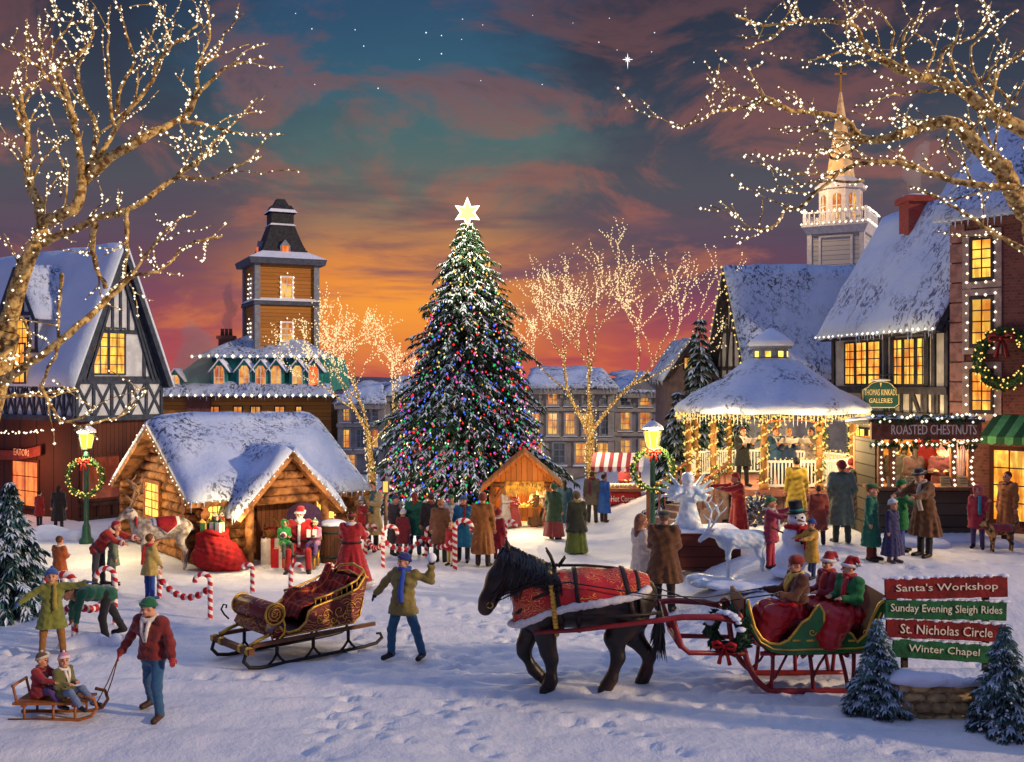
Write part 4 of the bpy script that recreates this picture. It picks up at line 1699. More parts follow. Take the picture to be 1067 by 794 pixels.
def conifer(loc, h, r, label, levels=26, per=11, snow=.3, needles=NEEDLE, sp=.34, droop=.35, seed=1, cat='fir tree', group=None, name='fir_tree', z0=.06, twigs=5, power=.9, snow_left=0.0, frost=FROST):
 rg = random.Random(seed)
 t = thing(name, label, cat, loc, 0, group)
 base = Vector(loc)
 V, Fc, MI = [], [], []
 BV = MB()
 tips = []
 for li in range(levels):
  f = (li + .5) / levels
  f = f ** .92
  z = h * (z0 + (1 - z0) * f)
  Lb = r * ((1 - f) ** power) + r * .03
  n = max(4, int(per * (.35 + .65 * (1 - f))))
  ph = rg.random() * 6.28
  for b in range(n):
   a = ph + 2 * math.pi * (b + rg.uniform(-.3, .3)) / n
   out = Vector((math.cos(a), math.sin(a), 0))
   Lq = Lb * rg.choice((.66, .8, .92, 1.0, 1.12)) * rg.uniform(.9, 1.08) * (1 + .11 * math.sin(f * 46) + .16 * noise.noise(Vector((out.x * 1.3, out.y * 1.3, z * .7 + seed))))
   dr = droop * rg.uniform(.6, 1.3)
   pt = lambda q: base + Vector((0, 0, z)) + out * Lq * q + Vector((0, 0, Lq * (.12 * q - dr * q * q)))
   if Lq > .25:
    BV.tube([pt(0), pt(.5), pt(.95)], [.012 * h ** .5, .008 * h ** .5, .004], 4)
   snowy = snow * (1.5 if noise.noise(base + Vector((out.x * 2, out.y * 2, z * .8))) > .05 else .5) + snow_left * max(0, -out.x)
   m = max(2, int(twigs * Lq / r * 1.5 + 1.5))
   for q in range(m):
    tq = .22 + .78 * (q + rg.random() * .6) / m
    p = pt(tq)
    tan = (pt(min(1, tq + .05)) - pt(tq - .05)).normalized()
    for sgn in (-1, 1, 0):
     side = Vector((-out.y, out.x, 0)) * sgn
     dirn = (tan * (.75 if sgn else 1) + side * rg.uniform(.5, .95) + Vector((0, 0, rg.uniform(-.35, .12)))).normalized()
     L = sp * rg.uniform(.7, 1.3) * (.75 + .25 * Lq / r)
     upv = Vector((rg.uniform(-.4, .4), rg.uniform(-.4, .4), 1)).normalized()
     spray(V, Fc, MI, 0, p, dirn, L, L * rg.uniform(.09, .17), upv)
     if rg.random() < .6:
      d2 = (dirn + Vector((rg.uniform(-.6, .6), rg.uniform(-.6, .6), rg.uniform(-.7, .0)))).normalized()
      spray(V, Fc, MI, 0, p + dirn * L * .35, d2, L * .75, L * .11, upv)
     if rg.random() < snowy:
      spray(V, Fc, MI, 1, p + Vector((0, 0, .03 + sp * .06)), dirn, L * rg.uniform(.6, 1.05), L * rg.uniform(.10, .20), Vector((0, 0, 1)), .18)
   tips.append((pt(rg.uniform(.72, 1.0)), out))
 mb = MB()
 mb.v, mb.f, mb.m, mb.sm = V, Fc, MI, [False] * len(Fc)
 mb.build('crown', [needles, frost], t)
 BV.tube([base, base + Vector((0, 0, h * .5)), base + Vector((0, 0, h * .97))], [r * .07 + .03, r * .04 + .015, .006], 8)
 BV.build('trunk', BARK, t)
 return t, tips


# ---- the great fir
FIRP = G(487, 541)
FIRP.y = 38.5
FIRP.x = (487 - CX) * 38.5 / F
FH = H - (232 - CY) * 38.5 / F
fir, ftips = conifer(FIRP, FH, 3.35, 'huge decorated fir in the middle of the square with a glowing star on top', 70, 34, .40, NEEDLE, .24, .42, 3, 'fir tree', twigs=14, power=.70, snow_left=.35)


def fir_dress():
 rg = random.Random(5)
 mbs = [MB() for _ in XCOL]
 for i in range(3000):
  f = 1 - math.sqrt(rg.random()) * .985
  z = FH * (.07 + .93 * f)
  a = rg.uniform(0, 6.283)
  rr = 3.35 * ((1 - f) ** .70) * rg.uniform(.80, 1.0) + .06
  p = FIRP + Vector((rr * math.cos(a), rr * math.sin(a), z - rr * .26))
  if rg.random() < (f - .50) * 2.6:
   k = 3 if rg.random() < .5 else 5
  else:
   k = rg.choice((0, 0, 0, 1, 1, 2, 2, 2, 3, 4, 4, 5))
  mbs[k].bulb(p, rg.choice((.034, .040, .048, .058)) * (1.0 if k != 5 else .75))
 for k, nm in enumerate(('red_lights', 'green_lights', 'blue_lights', 'gold_lights', 'pink_lights', 'white_lights')):
  o = mbs[k].build(nm, XCOL[k], fir)
  o['kind'] = 'stuff'
 # tree-topper: a six-pointed star, an outline of light round a gold body
 c = FIRP + Vector((0, 0, FH + .36))
 mb = MB()
 pts = []
 for i in range(12):
  a = math.pi / 2 + i * math.pi / 6
  r_ = (.48, .23)[i % 2] * (1.12 if i == 0 else 1)
  pts.append(c + Vector((r_ * math.cos(a), 0, r_ * math.sin(a))))
 k0 = len(mb.v)
 mb.add(pts + [c + Vector((0, -.14, 0)), c + Vector((0, .14, 0))], [(i, (i + 1) % 12, 12) for i in range(12)] + [((i + 1) % 12, i, 13) for i in range(12)], 0)
 st = mb.build('star', emat('star_gold', (255, 222, 140), 1.7), fir)
 mb = MB()
 mb.tube(pts, .045, 6, closed=True)
 mb.build('star_outline', emat('star_white', (255, 240, 200), 4.5), st)
 lamp('star_light', c + Vector((-.2, -1.3, -.3)), 380, (1, .84, .5), .25)
 lamp('star_light', c + Vector((.5, -1.9, -1.5)), 300, (1, .84, .5), .25)


fir_dress()


# ---- bare trees wound with lights
def bare_tree(loc, h, label, seed, spread=.55, group='bare trees wound with white lights', br=.045, every=.14, levels=7, fork=.66, split=.22):
 rg = random.Random(seed)
 t = thing('lit_tree', label, 'tree', loc, 0, group)
 W = MB()
 B = MB()
 TW = MB()

 def grow(p, d, L, r, lev):
  n = 4
  pts, q, dd = [p.copy()], p.copy(), d.copy()
  for i in range(n):
   dd = (dd + Vector((rg.uniform(-.22, .22), rg.uniform(-.22, .22), rg.uniform(-.02, .20)))).normalized()
   q = q + dd * L / n
   pts.append(q.copy())
  rad = [r * (1 - .42 * i / n) for i in range(n + 1)]
  (W if lev < 4 else TW).tube(pts, rad, 6 if lev < 3 else 4, cap=False)
  for s in along(pts, every * (1.0 if lev < 4 else .8)):
   k = max(1, int(r / .035)) if lev < 3 else 1
   for _ in range(min(k, 5)):
    a = rg.uniform(0, 6.28)
    B.bulb(s + Vector((math.cos(a) * (r + .02), math.sin(a) * (r + .02), rg.uniform(-.05, .05))), br * rg.uniform(.55, 1.25))
  if lev >= levels - 1:
   return
  nb = 3 if lev in (0, 1) else rg.choice((2, 2, 3))
  for i in range(nb):
   a = 2 * math.pi * (i + rg.random() * .7) / nb
   sp = spread * rg.uniform(.45, 1.15) * (1.0 if lev < 3 else 1.15)
   x = dd.orthogonal().normalized()
   y = dd.cross(x)
   nd = (dd + (x * math.cos(a) + y * math.sin(a)) * sp).normalized()
   nd.z = max(nd.z, -.05 + .2 * (lev < 3))
   grow(pts[-1 if i == 0 else rg.choice((-1, -2, -2))], nd.normalized(), L * rg.uniform(.66, .9) * (1.0 if lev else fork * 1.25), rad[-1] * rg.uniform(.62, .82), lev + 1)
 grow(Vector(loc), Vector((0, 0, 1)), h * split, h * .015, 0)
 W.build('trunk', LITBARK, t)
 TW.build('twigs', LITBARK, t)
 b = B.build('string_lights', emat('pale_gold_bulb', (255, 224, 168), 1.4), t)
 b['kind'] = 'stuff'
 return t


q = G(388, 522)
bare_tree(Vector(((388 - CX) * 42 / F, 42, 0)), 12.2, 'lower bare tree wound with white lights, between the tower house and the great fir', 11, .78, br=.031, every=.11)
bare_tree(Vector(((613 - CX) * 42 / F, 42, 0)), 16.2, 'taller bare tree wound with white lights before the long grey town house', 23, .64, br=.031, every=.12)


# ---- the two framing trees: limbs as seen, each at its own depth
def framing_tree(name, label, limbs, d, seed, trunk, group):
 rg = random.Random(seed)
 base = trunk[0]
 t = thing('lit_tree', label, 'tree', base, 0, group)
 W, TW, B = MB(), MB(), MB()
 W.tube(trunk, [.34, .27, .22, .17, .11][:len(trunk)], 10)

 def lights(pts, rad, dens=1.0):
  for i in range(len(pts) - 1):
   a, b = pts[i], pts[i + 1]
   n = max(1, int((b - a).length / .07 * dens))
   for j in range(n):
    s = (j + rg.random()) / n
    r_ = rad[i] + (rad[i + 1] - rad[i]) * s
    an = rg.uniform(0, 6.28)
    B.bulb(a.lerp(b, s) + Vector((math.cos(an) * .3, math.sin(an), math.cos(an))) .normalized() * (r_ + .008), rg.choice((.009, .012, .015, .021)))
    if r_ > .07:
     an = rg.uniform(0, 6.28)
     B.bulb(a.lerp(b, s) + Vector((math.cos(an), math.sin(an), math.cos(an * 2))).normalized() * (r_ + .008), rg.choice((.01, .014, .018)))

 def twig(p, dirn, L, r, lev):
  pts = [p]
  dd = dirn.normalized()
  n = 4
  for i in range(n):
   dd = (dd + Vector((rg.uniform(-.3, .3), rg.uniform(-.25, .25), rg.uniform(-.22, .3)))).normalized()
   pts.append(pts[-1] + dd * L / n)
  rad = [max(.006, r * (1 - .7 * i / n)) for i in range(n + 1)]
  TW.tube(pts, rad, 5)
  lights(pts, rad, .9)
  if lev > 0:
   for q in (1, 2, 3):
    if rg.random() < .75:
     e = Vector((rg.uniform(-1, 1), rg.uniform(-.8, .8), rg.uniform(-.6, 1)))
     twig(pts[q], (dd + e * .9), L * rg.uniform(.4, .65), rad[q] * .7, lev - 1)

 for px_pts, w0, w1, dd in limbs:
  off = rg.uniform(-.4, .4) if dd is None else dd
  pts = []
  n = len(px_pts)
  for i, (x, y) in enumerate(px_pts):
   pts.append(P(x, y, d + (off * min(1, i / 1.5) if w0 > 9 else off) + (rg.uniform(-.9, .9) + .5) * (i / n)))
  fine = []
  for i in range(n - 1):     # Catmull-Rom, with a little gnarl
   p0, p1, p2, p3 = pts[max(i - 1, 0)], pts[i], pts[i + 1], pts[min(i + 2, n - 1)]
   for k in range(4):
    s = k / 4
    v = .5 * ((2 * p1) + (p2 - p0) * s + (2 * p0 - 5 * p1 + 4 * p2 - p3) * s * s + (3 * p1 - 3 * p2 - p0 + p3) * s ** 3)
    fine.append(v + Vector((rg.uniform(-1, 1), rg.uniform(-1, 1), rg.uniform(-1, 1))) * .016)
  fine.append(pts[-1])
  k = d / F / 2 * .80
  rad = [(w1 + (w0 - w1) * (1 - i / (len(fine) - 1)) ** 1.7) * k * rg.uniform(.9, 1.12) for i in range(len(fine))]
  (W if w0 > 9 else TW).tube(fine, rad, 8 if w0 > 9 else 6)
  lights(fine, rad)
  step = max(3, int(11 - w0 * .3))
  for i in range(3, len(fine) - 1, 3):
   if rg.random() < .85:
    tan = (fine[i + 1] - fine[i - 1]).normalized()
    e = Vector((rg.uniform(-1, 1), rg.uniform(-.9, .9), rg.uniform(-.5, 1))) * .9
    twig(fine[i], tan * .7 + e, rg.uniform(.35, .9), min(rad[i] * .5, .018), 1 if w0 > 6 else 0)
 W.build('trunk', LITBARK, t)
 TW.build('twigs', LITBARK, t)
 b = B.build('string_lights', emat('warm_white_bulb', (255, 240, 208), 1.9), t)
 b['kind'] = 'stuff'
 return t


dl = 13.0
Lm = [
 ([(6, 345), (22, 290), (38, 254), (44, 236)], 26, 17, 0),
 ([(43, 244), (41, 216), (29, 184), (27, 136), (22, 110), (25, 92), (40, 85), (43, 60), (40, 16)], 16, 3, .3),
 ([(44, 231), (75, 218), (85, 190), (82, 153), (77, 129), (66, 102), (44, 75), (20, 55)], 18, 4, -.3),
 ([(77, 129), (68, 95), (62, 70), (85, 55), (96, 35), (92, 14), (80, 6)], 9, 3, -.3),
 ([(92, 178), (99, 150), (99, 129), (83, 92), (82, 68), (95, 41), (98, 8)], 10, 3, .5),
 ([(85, 190), (112, 167), (150, 143), (190, 122), (204, 99), (207, 68), (218, 41), (218, 6)], 17, 3, -.2),
 ([(204, 99), (231, 73), (252, 65), (275, 60)], 6, 2, -.2), ([(207, 68), (224, 58), (235, 34), (253, 14)], 5, 2, 0),
 ([(190, 126), (231, 133), (245, 139), (269, 141)], 6, 2, -.2), ([(184, 184), (217, 156), (238, 133), (268, 102)], 6, 2, -.5),
 ([(46, 254), (99, 228), (143, 214), (184, 184), (204, 170), (221, 156), (238, 136)], 12, 3, -.5),
 ([(184, 184), (218, 187), (252, 170), (272, 163)], 5, 2, -.6),
 ([(99, 170), (122, 133), (156, 88), (163, 68), (177, 48), (170, 22), (172, 5)], 9, 3, .2),
 ([(177, 48), (204, 27), (206, 8)], 5, 2, .2), ([(122, 120), (125, 92), (139, 68), (160, 31), (167, 6)], 7, 2.5, .5),
 ([(139, 58), (129, 27), (126, 6)], 5, 2, .5), ([(118, 130), (114, 92), (112, 50), (115, 6)], 6, 2, .1),
 ([(2, 398), (13, 391), (40, 372), (82, 338), (108, 315), (137, 289), (165, 282), (188, 262), (204, 252), (231, 246)], 13, 3, -.8),
 ([(137, 289), (150, 268), (173, 238), (204, 221)], 5, 2, -.9), ([(99, 232), (97, 270), (110, 300)], 8, 6, -.5), ([(133, 218), (131, 262), (127, 290)], 7, 4, -.6),
 ([(27, 140), (18, 120), (12, 100)], 7, 4, .3), ([(62, 205), (66, 175), (58, 150), (70, 142)], 4, 2, 0), ([(30, 190), (50, 160), (74, 142)], 4, 2, .4),
 ([(43, 60), (70, 30), (76, 10)], 4, 2, .3), ([(20, 110), (10, 90), (25, 60), (28, 20)], 5, 2, .5),
 ([(0, 414), (30, 412), (55, 413), (80, 405)], 5, 2, -.9), ([(44, 400), (52, 423), (65, 440), (92, 430), (98, 424)], 5, 3, -.9),
 ([(78, 449), (100, 440), (121, 436), (140, 420), (154, 408)], 4, 2, -.8),
 ([(66, 285), (62, 320), (60, 360), (44, 400)], 5, 4, -.7), ([(22, 330), (30, 350), (28, 375)], 4, 4, -.6),
]
framing_tree('left', 'large bare tree with warm white lights, limbs reaching over the red shop house', Lm, dl, 41,
             [Vector((-7.6, dl, -.05)), Vector((-7.1, dl, 2.2)), P(-8, 385, dl), P(6, 345, dl)], 'framing trees wound with lights')
dr = 13.0
Rm = [
 ([(1090, 150), (1059, 131), (1030, 114), (1003, 96), (975, 83), (948, 77), (924, 67), (906, 52), (893, 31), (882, 24), (838, 21), (820, 24), (793, 26), (764, 14)], 22, 3, 0),
 ([(820, 24), (803, 41), (774, 50)], 6, 2, 0),
 ([(1075, 230), (1059, 206), (1044, 175), (1023, 158), (1003, 134), (986, 127), (958, 134), (934, 141), (900, 146), (886, 131), (869, 120), (824, 115), (798, 103), (779, 110), (743, 117), (717, 131), (697, 128)], 26, 3, -.5),
 ([(798, 103), (786, 83), (776, 62)], 4, 1.5, -.3), ([(900, 146), (872, 165), (855, 158), (838, 182)], 6, 2, -.4), ([(886, 140), (844, 137), (831, 155), (810, 167)], 5, 2, -.6),
 ([(1070, 205), (1059, 195), (1023, 193), (985, 186), (948, 172), (906, 170), (882, 175), (865, 187), (831, 217), (820, 215), (803, 237), (762, 237)], 11, 3, -.8),
 ([(900, 189), (855, 189), (820, 194), (786, 198)], 4, 1.5, -.7), ([(1070, 262), (1059, 256), (1030, 241), (1003, 220), (975, 206), (948, 194)], 9, 2.5, -1.0),
 ([(1003, 96), (990, 60), (1000, 30), (996, 5)], 6, 2, .2), ([(948, 77), (940, 45), (955, 20), (962, 4)], 6, 2, .3), ([(975, 83), (985, 50), (1015, 38), (1030, 15), (1026, 3)], 6, 2, -.2),
 ([(924, 67), (930, 35), (915, 8)], 5, 2, .4), ([(1030, 114), (1040, 75), (1059, 60), (1075, 40)], 7, 3, .3), ([(1040, 118), (1010, 60), (1035, 30), (1060, 10)], 5, 2, -.4),
 ([(906, 52), (876, 55), (850, 62), (836, 72)], 5, 2, .2), ([(960, 82), (920, 60), (880, 70), (860, 60)], 4, 1.5, -.3), ([(1003, 96), (968, 95), (930, 100), (890, 112)], 5, 2, .3),
 ([(1044, 175), (1020, 120), (1012, 90)], 5, 3, .2), ([(990, 127), (985, 160), (1003, 180)], 4, 2, -.3), ([(882, 24), (900, 8)], 5, 3, 0), ([(838, 21), (826, 4)], 4, 2, 0),
 ([(1059, 110), (1030, 80), (1045, 50), (1020, 10)], 5, 2, .6), ([(960, 82), (975, 50), (950, 30), (980, 8)], 4, 2, .6),
]
framing_tree('right', 'large bare tree with warm white lights, limbs reaching over the steeple and brick house', Rm, dr, 57,
             [Vector((8.1, dr, -.05)), Vector((7.6, dr, 2.8)), P(1105, 340, dr), P(1080, 238, dr), P(1090, 152, dr)], 'framing trees wound with lights')


# ---- smaller evergreens
def lights_on(t, loc, h, r, n, br, m, seed, z0=.1):
 rg = random.Random(seed)
 mb = MB()
 for i in range(n):
  f = 1 - math.sqrt(rg.random())
  a = rg.uniform(0, 6.283)
  rr = r * (1 - f) ** .9 * rg.uniform(.85, 1.02)
  mb.bulb(Vector(loc) + Vector((rr * math.cos(a), rr * math.sin(a), h * (z0 + (1 - z0) * f) - rr * .25)), br * rg.uniform(.7, 1.2))
 o = mb.build('string_lights', m, t)
 if n > 100:
  o['kind'] = 'stuff'


NEEDLE3 = mat('frosty_fir', (52, 84, 78), .8, .4, 3.0, 0, 0, col2=(110, 146, 142))
FROST2 = mat('frost_blue', (170, 190, 206), .7, .12, 3, 0)
PEARL = mat('white_bauble', (232, 234, 240), .25, .04, 5, 0, spec=.6)
p1 = G(915, 742)
p1.z = gz(p1.x, p1.y)
t, _ = conifer(p1, 1.30, .46, 'small frosted fir with white baubles between the green sleigh and the stone wall', 30, 16, .85, NEEDLE3, .10, .3, 61, 'small fir', 'small frosted firs by the sign', twigs=9, frost=FROST2)
lights_on(t, p1, 1.3, .47, 130, .021, PEARL, 3)
p2 = G(1047, 762)
t, _ = conifer(p2, 1.42, .46, 'small frosted fir with white baubles overlapping the ends of the plank signs', 30, 16, .85, NEEDLE3, .10, .3, 67, 'small fir', 'small frosted firs by the sign', twigs=9, frost=FROST2)
lights_on(t, p2, 1.42, .47, 140, .021, PEARL, 4)
p3 = G(10, 640)
t, _ = conifer(p3, 2.65, .85, 'blue-green frosted spruce standing by the red shop, cut by the picture edge', 30, 17, .55, NEEDLE2, .20, .4, 71, 'spruce', None, 'spruce_tree', twigs=9)
t, _ = conifer(Vector(((729 - CX) * 38 / F, 38, .9)), 6.1, 1.05, 'tall snow-laden spruce between the cottage and the gazebo', 22, 11, .8, NEEDLE, .34, .5, 73, 'spruce', 'snow-laden spruces by the gazebo', 'spruce_tree', twigs=5)
t, _ = conifer(Vector(((708 - CX) * 32 / F, 32.2, .8)), 3.6, 1.0, 'short snow-laden spruce beside the gazebo and the lamp post', 16, 11, .8, NEEDLE, .30, .5, 77, 'spruce', 'snow-laden spruces by the gazebo', 'spruce_tree', twigs=5)
t, _ = conifer(Vector(((770 - CX) * 34.5 / F, 34.6, .9)), 3.0, .9, 'snow-laden spruce seen through the gazebo behind the singer in black', 14, 10, .7, NEEDLE, .28, .5, 79, 'spruce', 'snow-laden spruces by the gazebo', 'spruce_tree', twigs=5)
# ================================================================== gazebo
def wreath(parent, c, r, xd, name='wreath', tub=.09, seed=1, lights_=True, garm=None):
 rg = random.Random(seed)
 mb = MB()
 xd = Vector(xd).normalized()
 nn = xd.cross(Z3)
 pts = [c + xd * r * math.cos(a) + Z3 * r * math.sin(a) for a in np.linspace(0, 2 * math.pi, 24, endpoint=False)]
 mb.tube(pts, tub * .6, 7, closed=True)
 for i in range(int(260 * r / .4)):
  a = rg.uniform(0, 6.283)
  b = rg.uniform(0, 6.283)
  q = c + xd * r * math.cos(a) + Z3 * r * math.sin(a)
  rad = xd * math.cos(a) + Z3 * math.sin(a)
  dirn = (rad * math.cos(b) + nn * math.sin(b) + (Z3 * math.cos(a) - xd * math.sin(a)) * .8).normalized()
  V, Fc, MI = [], [], []
  spray(V, Fc, MI, 0, q, dirn, tub * 1.9, tub * .35, nn)
  mb.add(V, Fc, 0)
 o = mb.build(name, garm or GARL, parent)
 if lights_:
  mb = MB()
  for i in range(int(50 * r / .4)):
   a = rg.uniform(0, 6.283)
   b = rg.uniform(0, 6.283)
   rad = xd * math.cos(a) + Z3 * math.sin(a)
   mb.bulb(c + rad * r + (rad * math.cos(b) + nn * abs(math.sin(b))) * tub * 1.25, .018 + r * .012)
  mb.build('wreath_lights', LIGHTG, o)
 return o


def bow(parent, c, s, xd, m=None, tails=True):
 xd = Vector(xd).normalized()
 nn = xd.cross(Z3)
 mb = MB()
 for sg in (-1, 1):
  loop = [c, c + xd * sg * s * .5 + Z3 * s * .30 + nn * s * .18, c + xd * sg * s * .85 + Z3 * s * .18 + nn * s * .1, c + xd * sg * s * .8 - Z3 * s * .16 + nn * s * .1, c + xd * sg * s * .4 - Z3 * s * .10 + nn * s * .15, c]
  mb.tube(loop, [s * .07, s * .16, s * .17, s * .16, s * .12, s * .06], 7)
  if tails:
   mb.tube([c, c + xd * sg * s * .25 - Z3 * s * .6 + nn * s * .1, c + xd * sg * s * .42 - Z3 * s * 1.35 + nn * s * .06], [s * .06, s * .13, s * .17], 6)
 mb.ball(c + nn * s * .12, s * .17, 0, 8, 6)
 return mb.build('bow', m or RED, parent)


def gazebo():
 c = P(803, 397, 30.0)
 c.z = 1.0
 t = thing('gazebo', 'round bandstand gazebo with snowy conical roof, light-wound columns and white balustrades', 'gazebo', c)
 n = 10
 R0 = 2.34
 zf, zr_, ze = 1.85, 2.58, 3.80
 ang = [2 * math.pi * (i + .5) / n - math.pi / 2 for i in range(n)]
 pt = lambda a, r, z: Vector((c.x + r * math.cos(a), c.y + r * math.sin(a), z))
 mb = MB()
 mb.lathe([(R0 + .1, .6), (R0 + .1, zf - .16)], 30, (c.x, c.y, 0), smooth=False)
 mb.build('base', plankmat('base_board', (120, 92, 92), (150, 116, 112), .18, 'XY'), t)
 mb = MB()
 mb.lathe([(R0 + .22, zf - .16), (R0 + .22, zf)], 40, (c.x, c.y, 0), smooth=False)
 mb.build('floor', mat('gazebo_floor', (150, 96, 84), .7, .2, 4, .2), t)
 post = mat('gazebo_post', (150, 106, 60), .7, .25, 6, .3)
 for a in ang:
  mb = MB()
  p0, p1 = pt(a, R0, zf), pt(a, R0, ze)
  mb.tube([p0, p1], .085, 10)
  mb.lathe([(.13, 0), (.13, .12), (.09, .16)], 10, p0)
  col = mb.build('column', post, t)
  mb = MB()
  for i in range(150):
   f_ = i / 150
   a2 = f_ * 40 + rnd(-.4, .4)
   mb.bulb(p0.lerp(p1, f_) + Vector((math.cos(a2), math.sin(a2), 0)) * rnd(.09, .15), rnd(.018, .034))
  mb.build('string_lights', LIGHTG, col)
  mb = MB()
  for i in range(60):
   f_ = rnd(0, 1)
   a2 = rnd(0, 6.28)
   V, Fc, MI = [], [], []
   spray(V, Fc, MI, 0, p0.lerp(p1, f_) + Vector((math.cos(a2), math.sin(a2), 0)) * .08, Vector((math.cos(a2), math.sin(a2), rnd(-.6, .6))).normalized(), .16, .04, Z3)
   mb.add(V, Fc, 0)
  mb.build('garland', GARL, col)
 # balustrades, with an opening to the left where the stair comes up
 for i in range(n):
  a, b = ang[i], ang[(i + 1) % n]
  mid = (a + b) / 2 if b > a else (a + b + 2 * math.pi) / 2
  if abs(((math.degrees(mid) + 360) % 360) - 216) < 20:
   continue
  p0, p1 = pt(a, R0, 0), pt(b, R0, 0)
  mb = MB()
  for z in (zf + .1, zr_):
   mb.bar(p0 + Z3 * z, p1 + Z3 * z, .07, .06)
  for k in range(1, 15):
   q = p0.lerp(p1, k / 15)
   mb.bar(q + Z3 * (zf + .1), q + Z3 * zr_, .04, .04)
  bl = mb.build('balustrade', WHITEP, t)
  mb = MB()
  for q in along([p0 + Z3 * (zr_ + .05), p1 + Z3 * (zr_ + .05)], .055):
   mb.bulb(q + Vector((rnd(-.05, .05), rnd(-.05, .05), rnd(-.05, .06))), rnd(.018, .032))
  mb.build('string_lights', LIGHTG, bl)
  mb = MB()      # orange valance under the eaves
  q0, q1 = pt(a, R0, 0), pt(b, R0, 0)
  m_ = [q0.lerp(q1, s) for s in np.linspace(0, 1, 9)]
  poly = [v + Z3 * (ze - .02) for v in m_] + [v + Z3 * (ze - .13 - .10 * (2 * abs(s - .5)) ** 2) for v, s in list(zip(m_, np.linspace(0, 1, 9)))[::-1]]
  mb.prism(poly, Vector((math.cos(mid), math.sin(mid), 0)) * .04)
  mb.build('valance', mat('valance_orange', (196, 104, 48), .7, .2, 4, .2), t)
 # roof, snow, icicle lights
 mb = MB()
 mb.lathe([(2.60, ze - .04), (2.66, ze + .06), (1.9, 4.45), (1.0, 5.02), (.5, 5.3)], 40, (c.x, c.y, 0), smooth=False)
 mb.lathe([(R0 + .1, ze - .12), (R0 + .12, ze), (R0 - .1, ze), (R0 - .12, ze - .12)], 40, (c.x, c.y, 0), smooth=False)
 rf = mb.build('roof', mat('gazebo_roof', (58, 54, 60), .8, .3, 4, .5), t)
 mb = MB()
 V, Fc = [], []
 prof = [(2.66, 3.82), (2.74, 3.92), (2.66, 4.04), (2.3, 4.25), (1.87, 4.53), (1.42, 4.81), (1.0, 5.08), (.7, 5.26), (.5, 5.34)]
 na = 72
 for j, (r_, z) in enumerate(prof):
  for i in range(na):
   a = 2 * math.pi * i / na
   e = 1 if 1 < j < 8 else .3
   nz_ = noise.noise(Vector((r_ * math.cos(a) * 1.1, r_ * math.sin(a) * 1.1, z))) * .10 * e
   V.append((c.x + (r_ + nz_ * .4) * math.cos(a), c.y + (r_ + nz_ * .4) * math.sin(a), z + nz_))
 for j in range(len(prof) - 1):
  for i in range(na):
   k = (i + 1) % na
   Fc.append((j * na + i, j * na + k, (j + 1) * na + k, (j + 1) * na + i))
 mb.add(V, Fc, 0, True)
 mb.build('snow', snowmat('gazebo_snow', (66, 64, 74), .58, .66, .9, (212, 222, 240)), rf)
 mb = MB()
 for i in range(150):
  a = 2 * math.pi * i / 150
  L = rnd(.08, .34)
  q = pt(a, 2.63, ze + .02)
  mb.tube([q, q - Z3 * L], [.016, .003], 5)
 mb.build('icicle', mat('ice_drip', (226, 232, 240), .15, .05, 5, 0, spec=.7), rf)
 mb = MB()
 for i in range(620):
  a = rnd(0, 6.283)
  mb.bulb(pt(a, rnd(2.60, 2.69), ze + .02 - abs(random.gauss(0, .12))), rnd(.018, .036))
 o = mb.build('eave_lights', LIGHTG, rf)
 o['kind'] = 'stuff'
 # cupola
 mb = MB()
 mb.lathe([(.50, 5.30), (.50, 5.62)], 8, (c.x, c.y, 0), smooth=False)
 mb.lathe([(.58, 5.62), (.6, 5.68)], 16, (c.x, c.y, 0), smooth=False)
 cu = mb.build('cupola', GREYP, rf)
 mb = MB()
 for i in range(8):
  a = 2 * math.pi * (i + .5) / 8
  q = pt(a, .465, 5.46)
  mb.box(q, (.02, .16, .16), 0, Matrix.Rotation(a, 3, 'Z'))
 mb.build('cupola_pane', PANEY, cu)
 mb = MB()
 mb.lathe([(.6, 5.68), (.66, 5.74), (.56, 5.86), (.34, 6.02), (.14, 6.14), (.05, 6.2)], 20, (c.x, c.y, 0))
 mb.build('cupola_snow', SNOW, cu)
 # stair at the left with garlanded rails
 a = math.radians(216)
 o_ = Vector((math.cos(a), math.sin(a), 0))
 sd = Vector((-o_.y, o_.x, 0))
 mb = MB()
 for i in range(6):
  z = zf - .02 - i * .15
  q = c + o_ * (R0 + .25 + i * .26)
  mb.box((q.x, q.y, z - .4), (.30, 1.3, .8), 0, Matrix.Rotation(a, 3, 'Z'))
 mb.build('stair', mat('stair_stone', (150, 126, 116), .8, .2, 4, .3), t)
 for sg in (-1, 1):
  q0 = c + o_ * (R0 + .1) + sd * sg * .7
  q1 = c + o_ * (R0 + 1.75) + sd * sg * .7
  mb = MB()
  a0, a1 = Vector((q0.x, q0.y, zr_)), Vector((q1.x, q1.y, zr_ - .85))
  mb.bar(a0, a1, .07, .07)
  mb.bar(Vector((q1.x, q1.y, .7)), a1 + Z3 * .1, .09, .09)
  for k in range(1, 8):
   v = a0.lerp(a1, k / 8)
   mb.bar(v, v - Z3 * .7, .04, .04)
  rl = mb.build('stair_rail', mat('rail_brown', (128, 74, 56), .7, .2, 6, .2), t)
  mb = MB()
  for v in along([a0, a1], .03):
   V, Fc, MI = [], [], []
   spray(V, Fc, MI, 0, v, Vector((rnd(-1, 1), rnd(-1, 1), rnd(-1, .5))).normalized(), .16, .04, Z3)
   mb.add(V, Fc, 0)
  mb.build('garland', GARL, rl)
  mb = MB()
  for v in along([a0, a1], .035):
   mb.bulb(v + Vector((rnd(-.08, .08), rnd(-.08, .08), rnd(-.1, .08))), rnd(.02, .034))
  mb.build('string_lights', LIGHTG, rl)
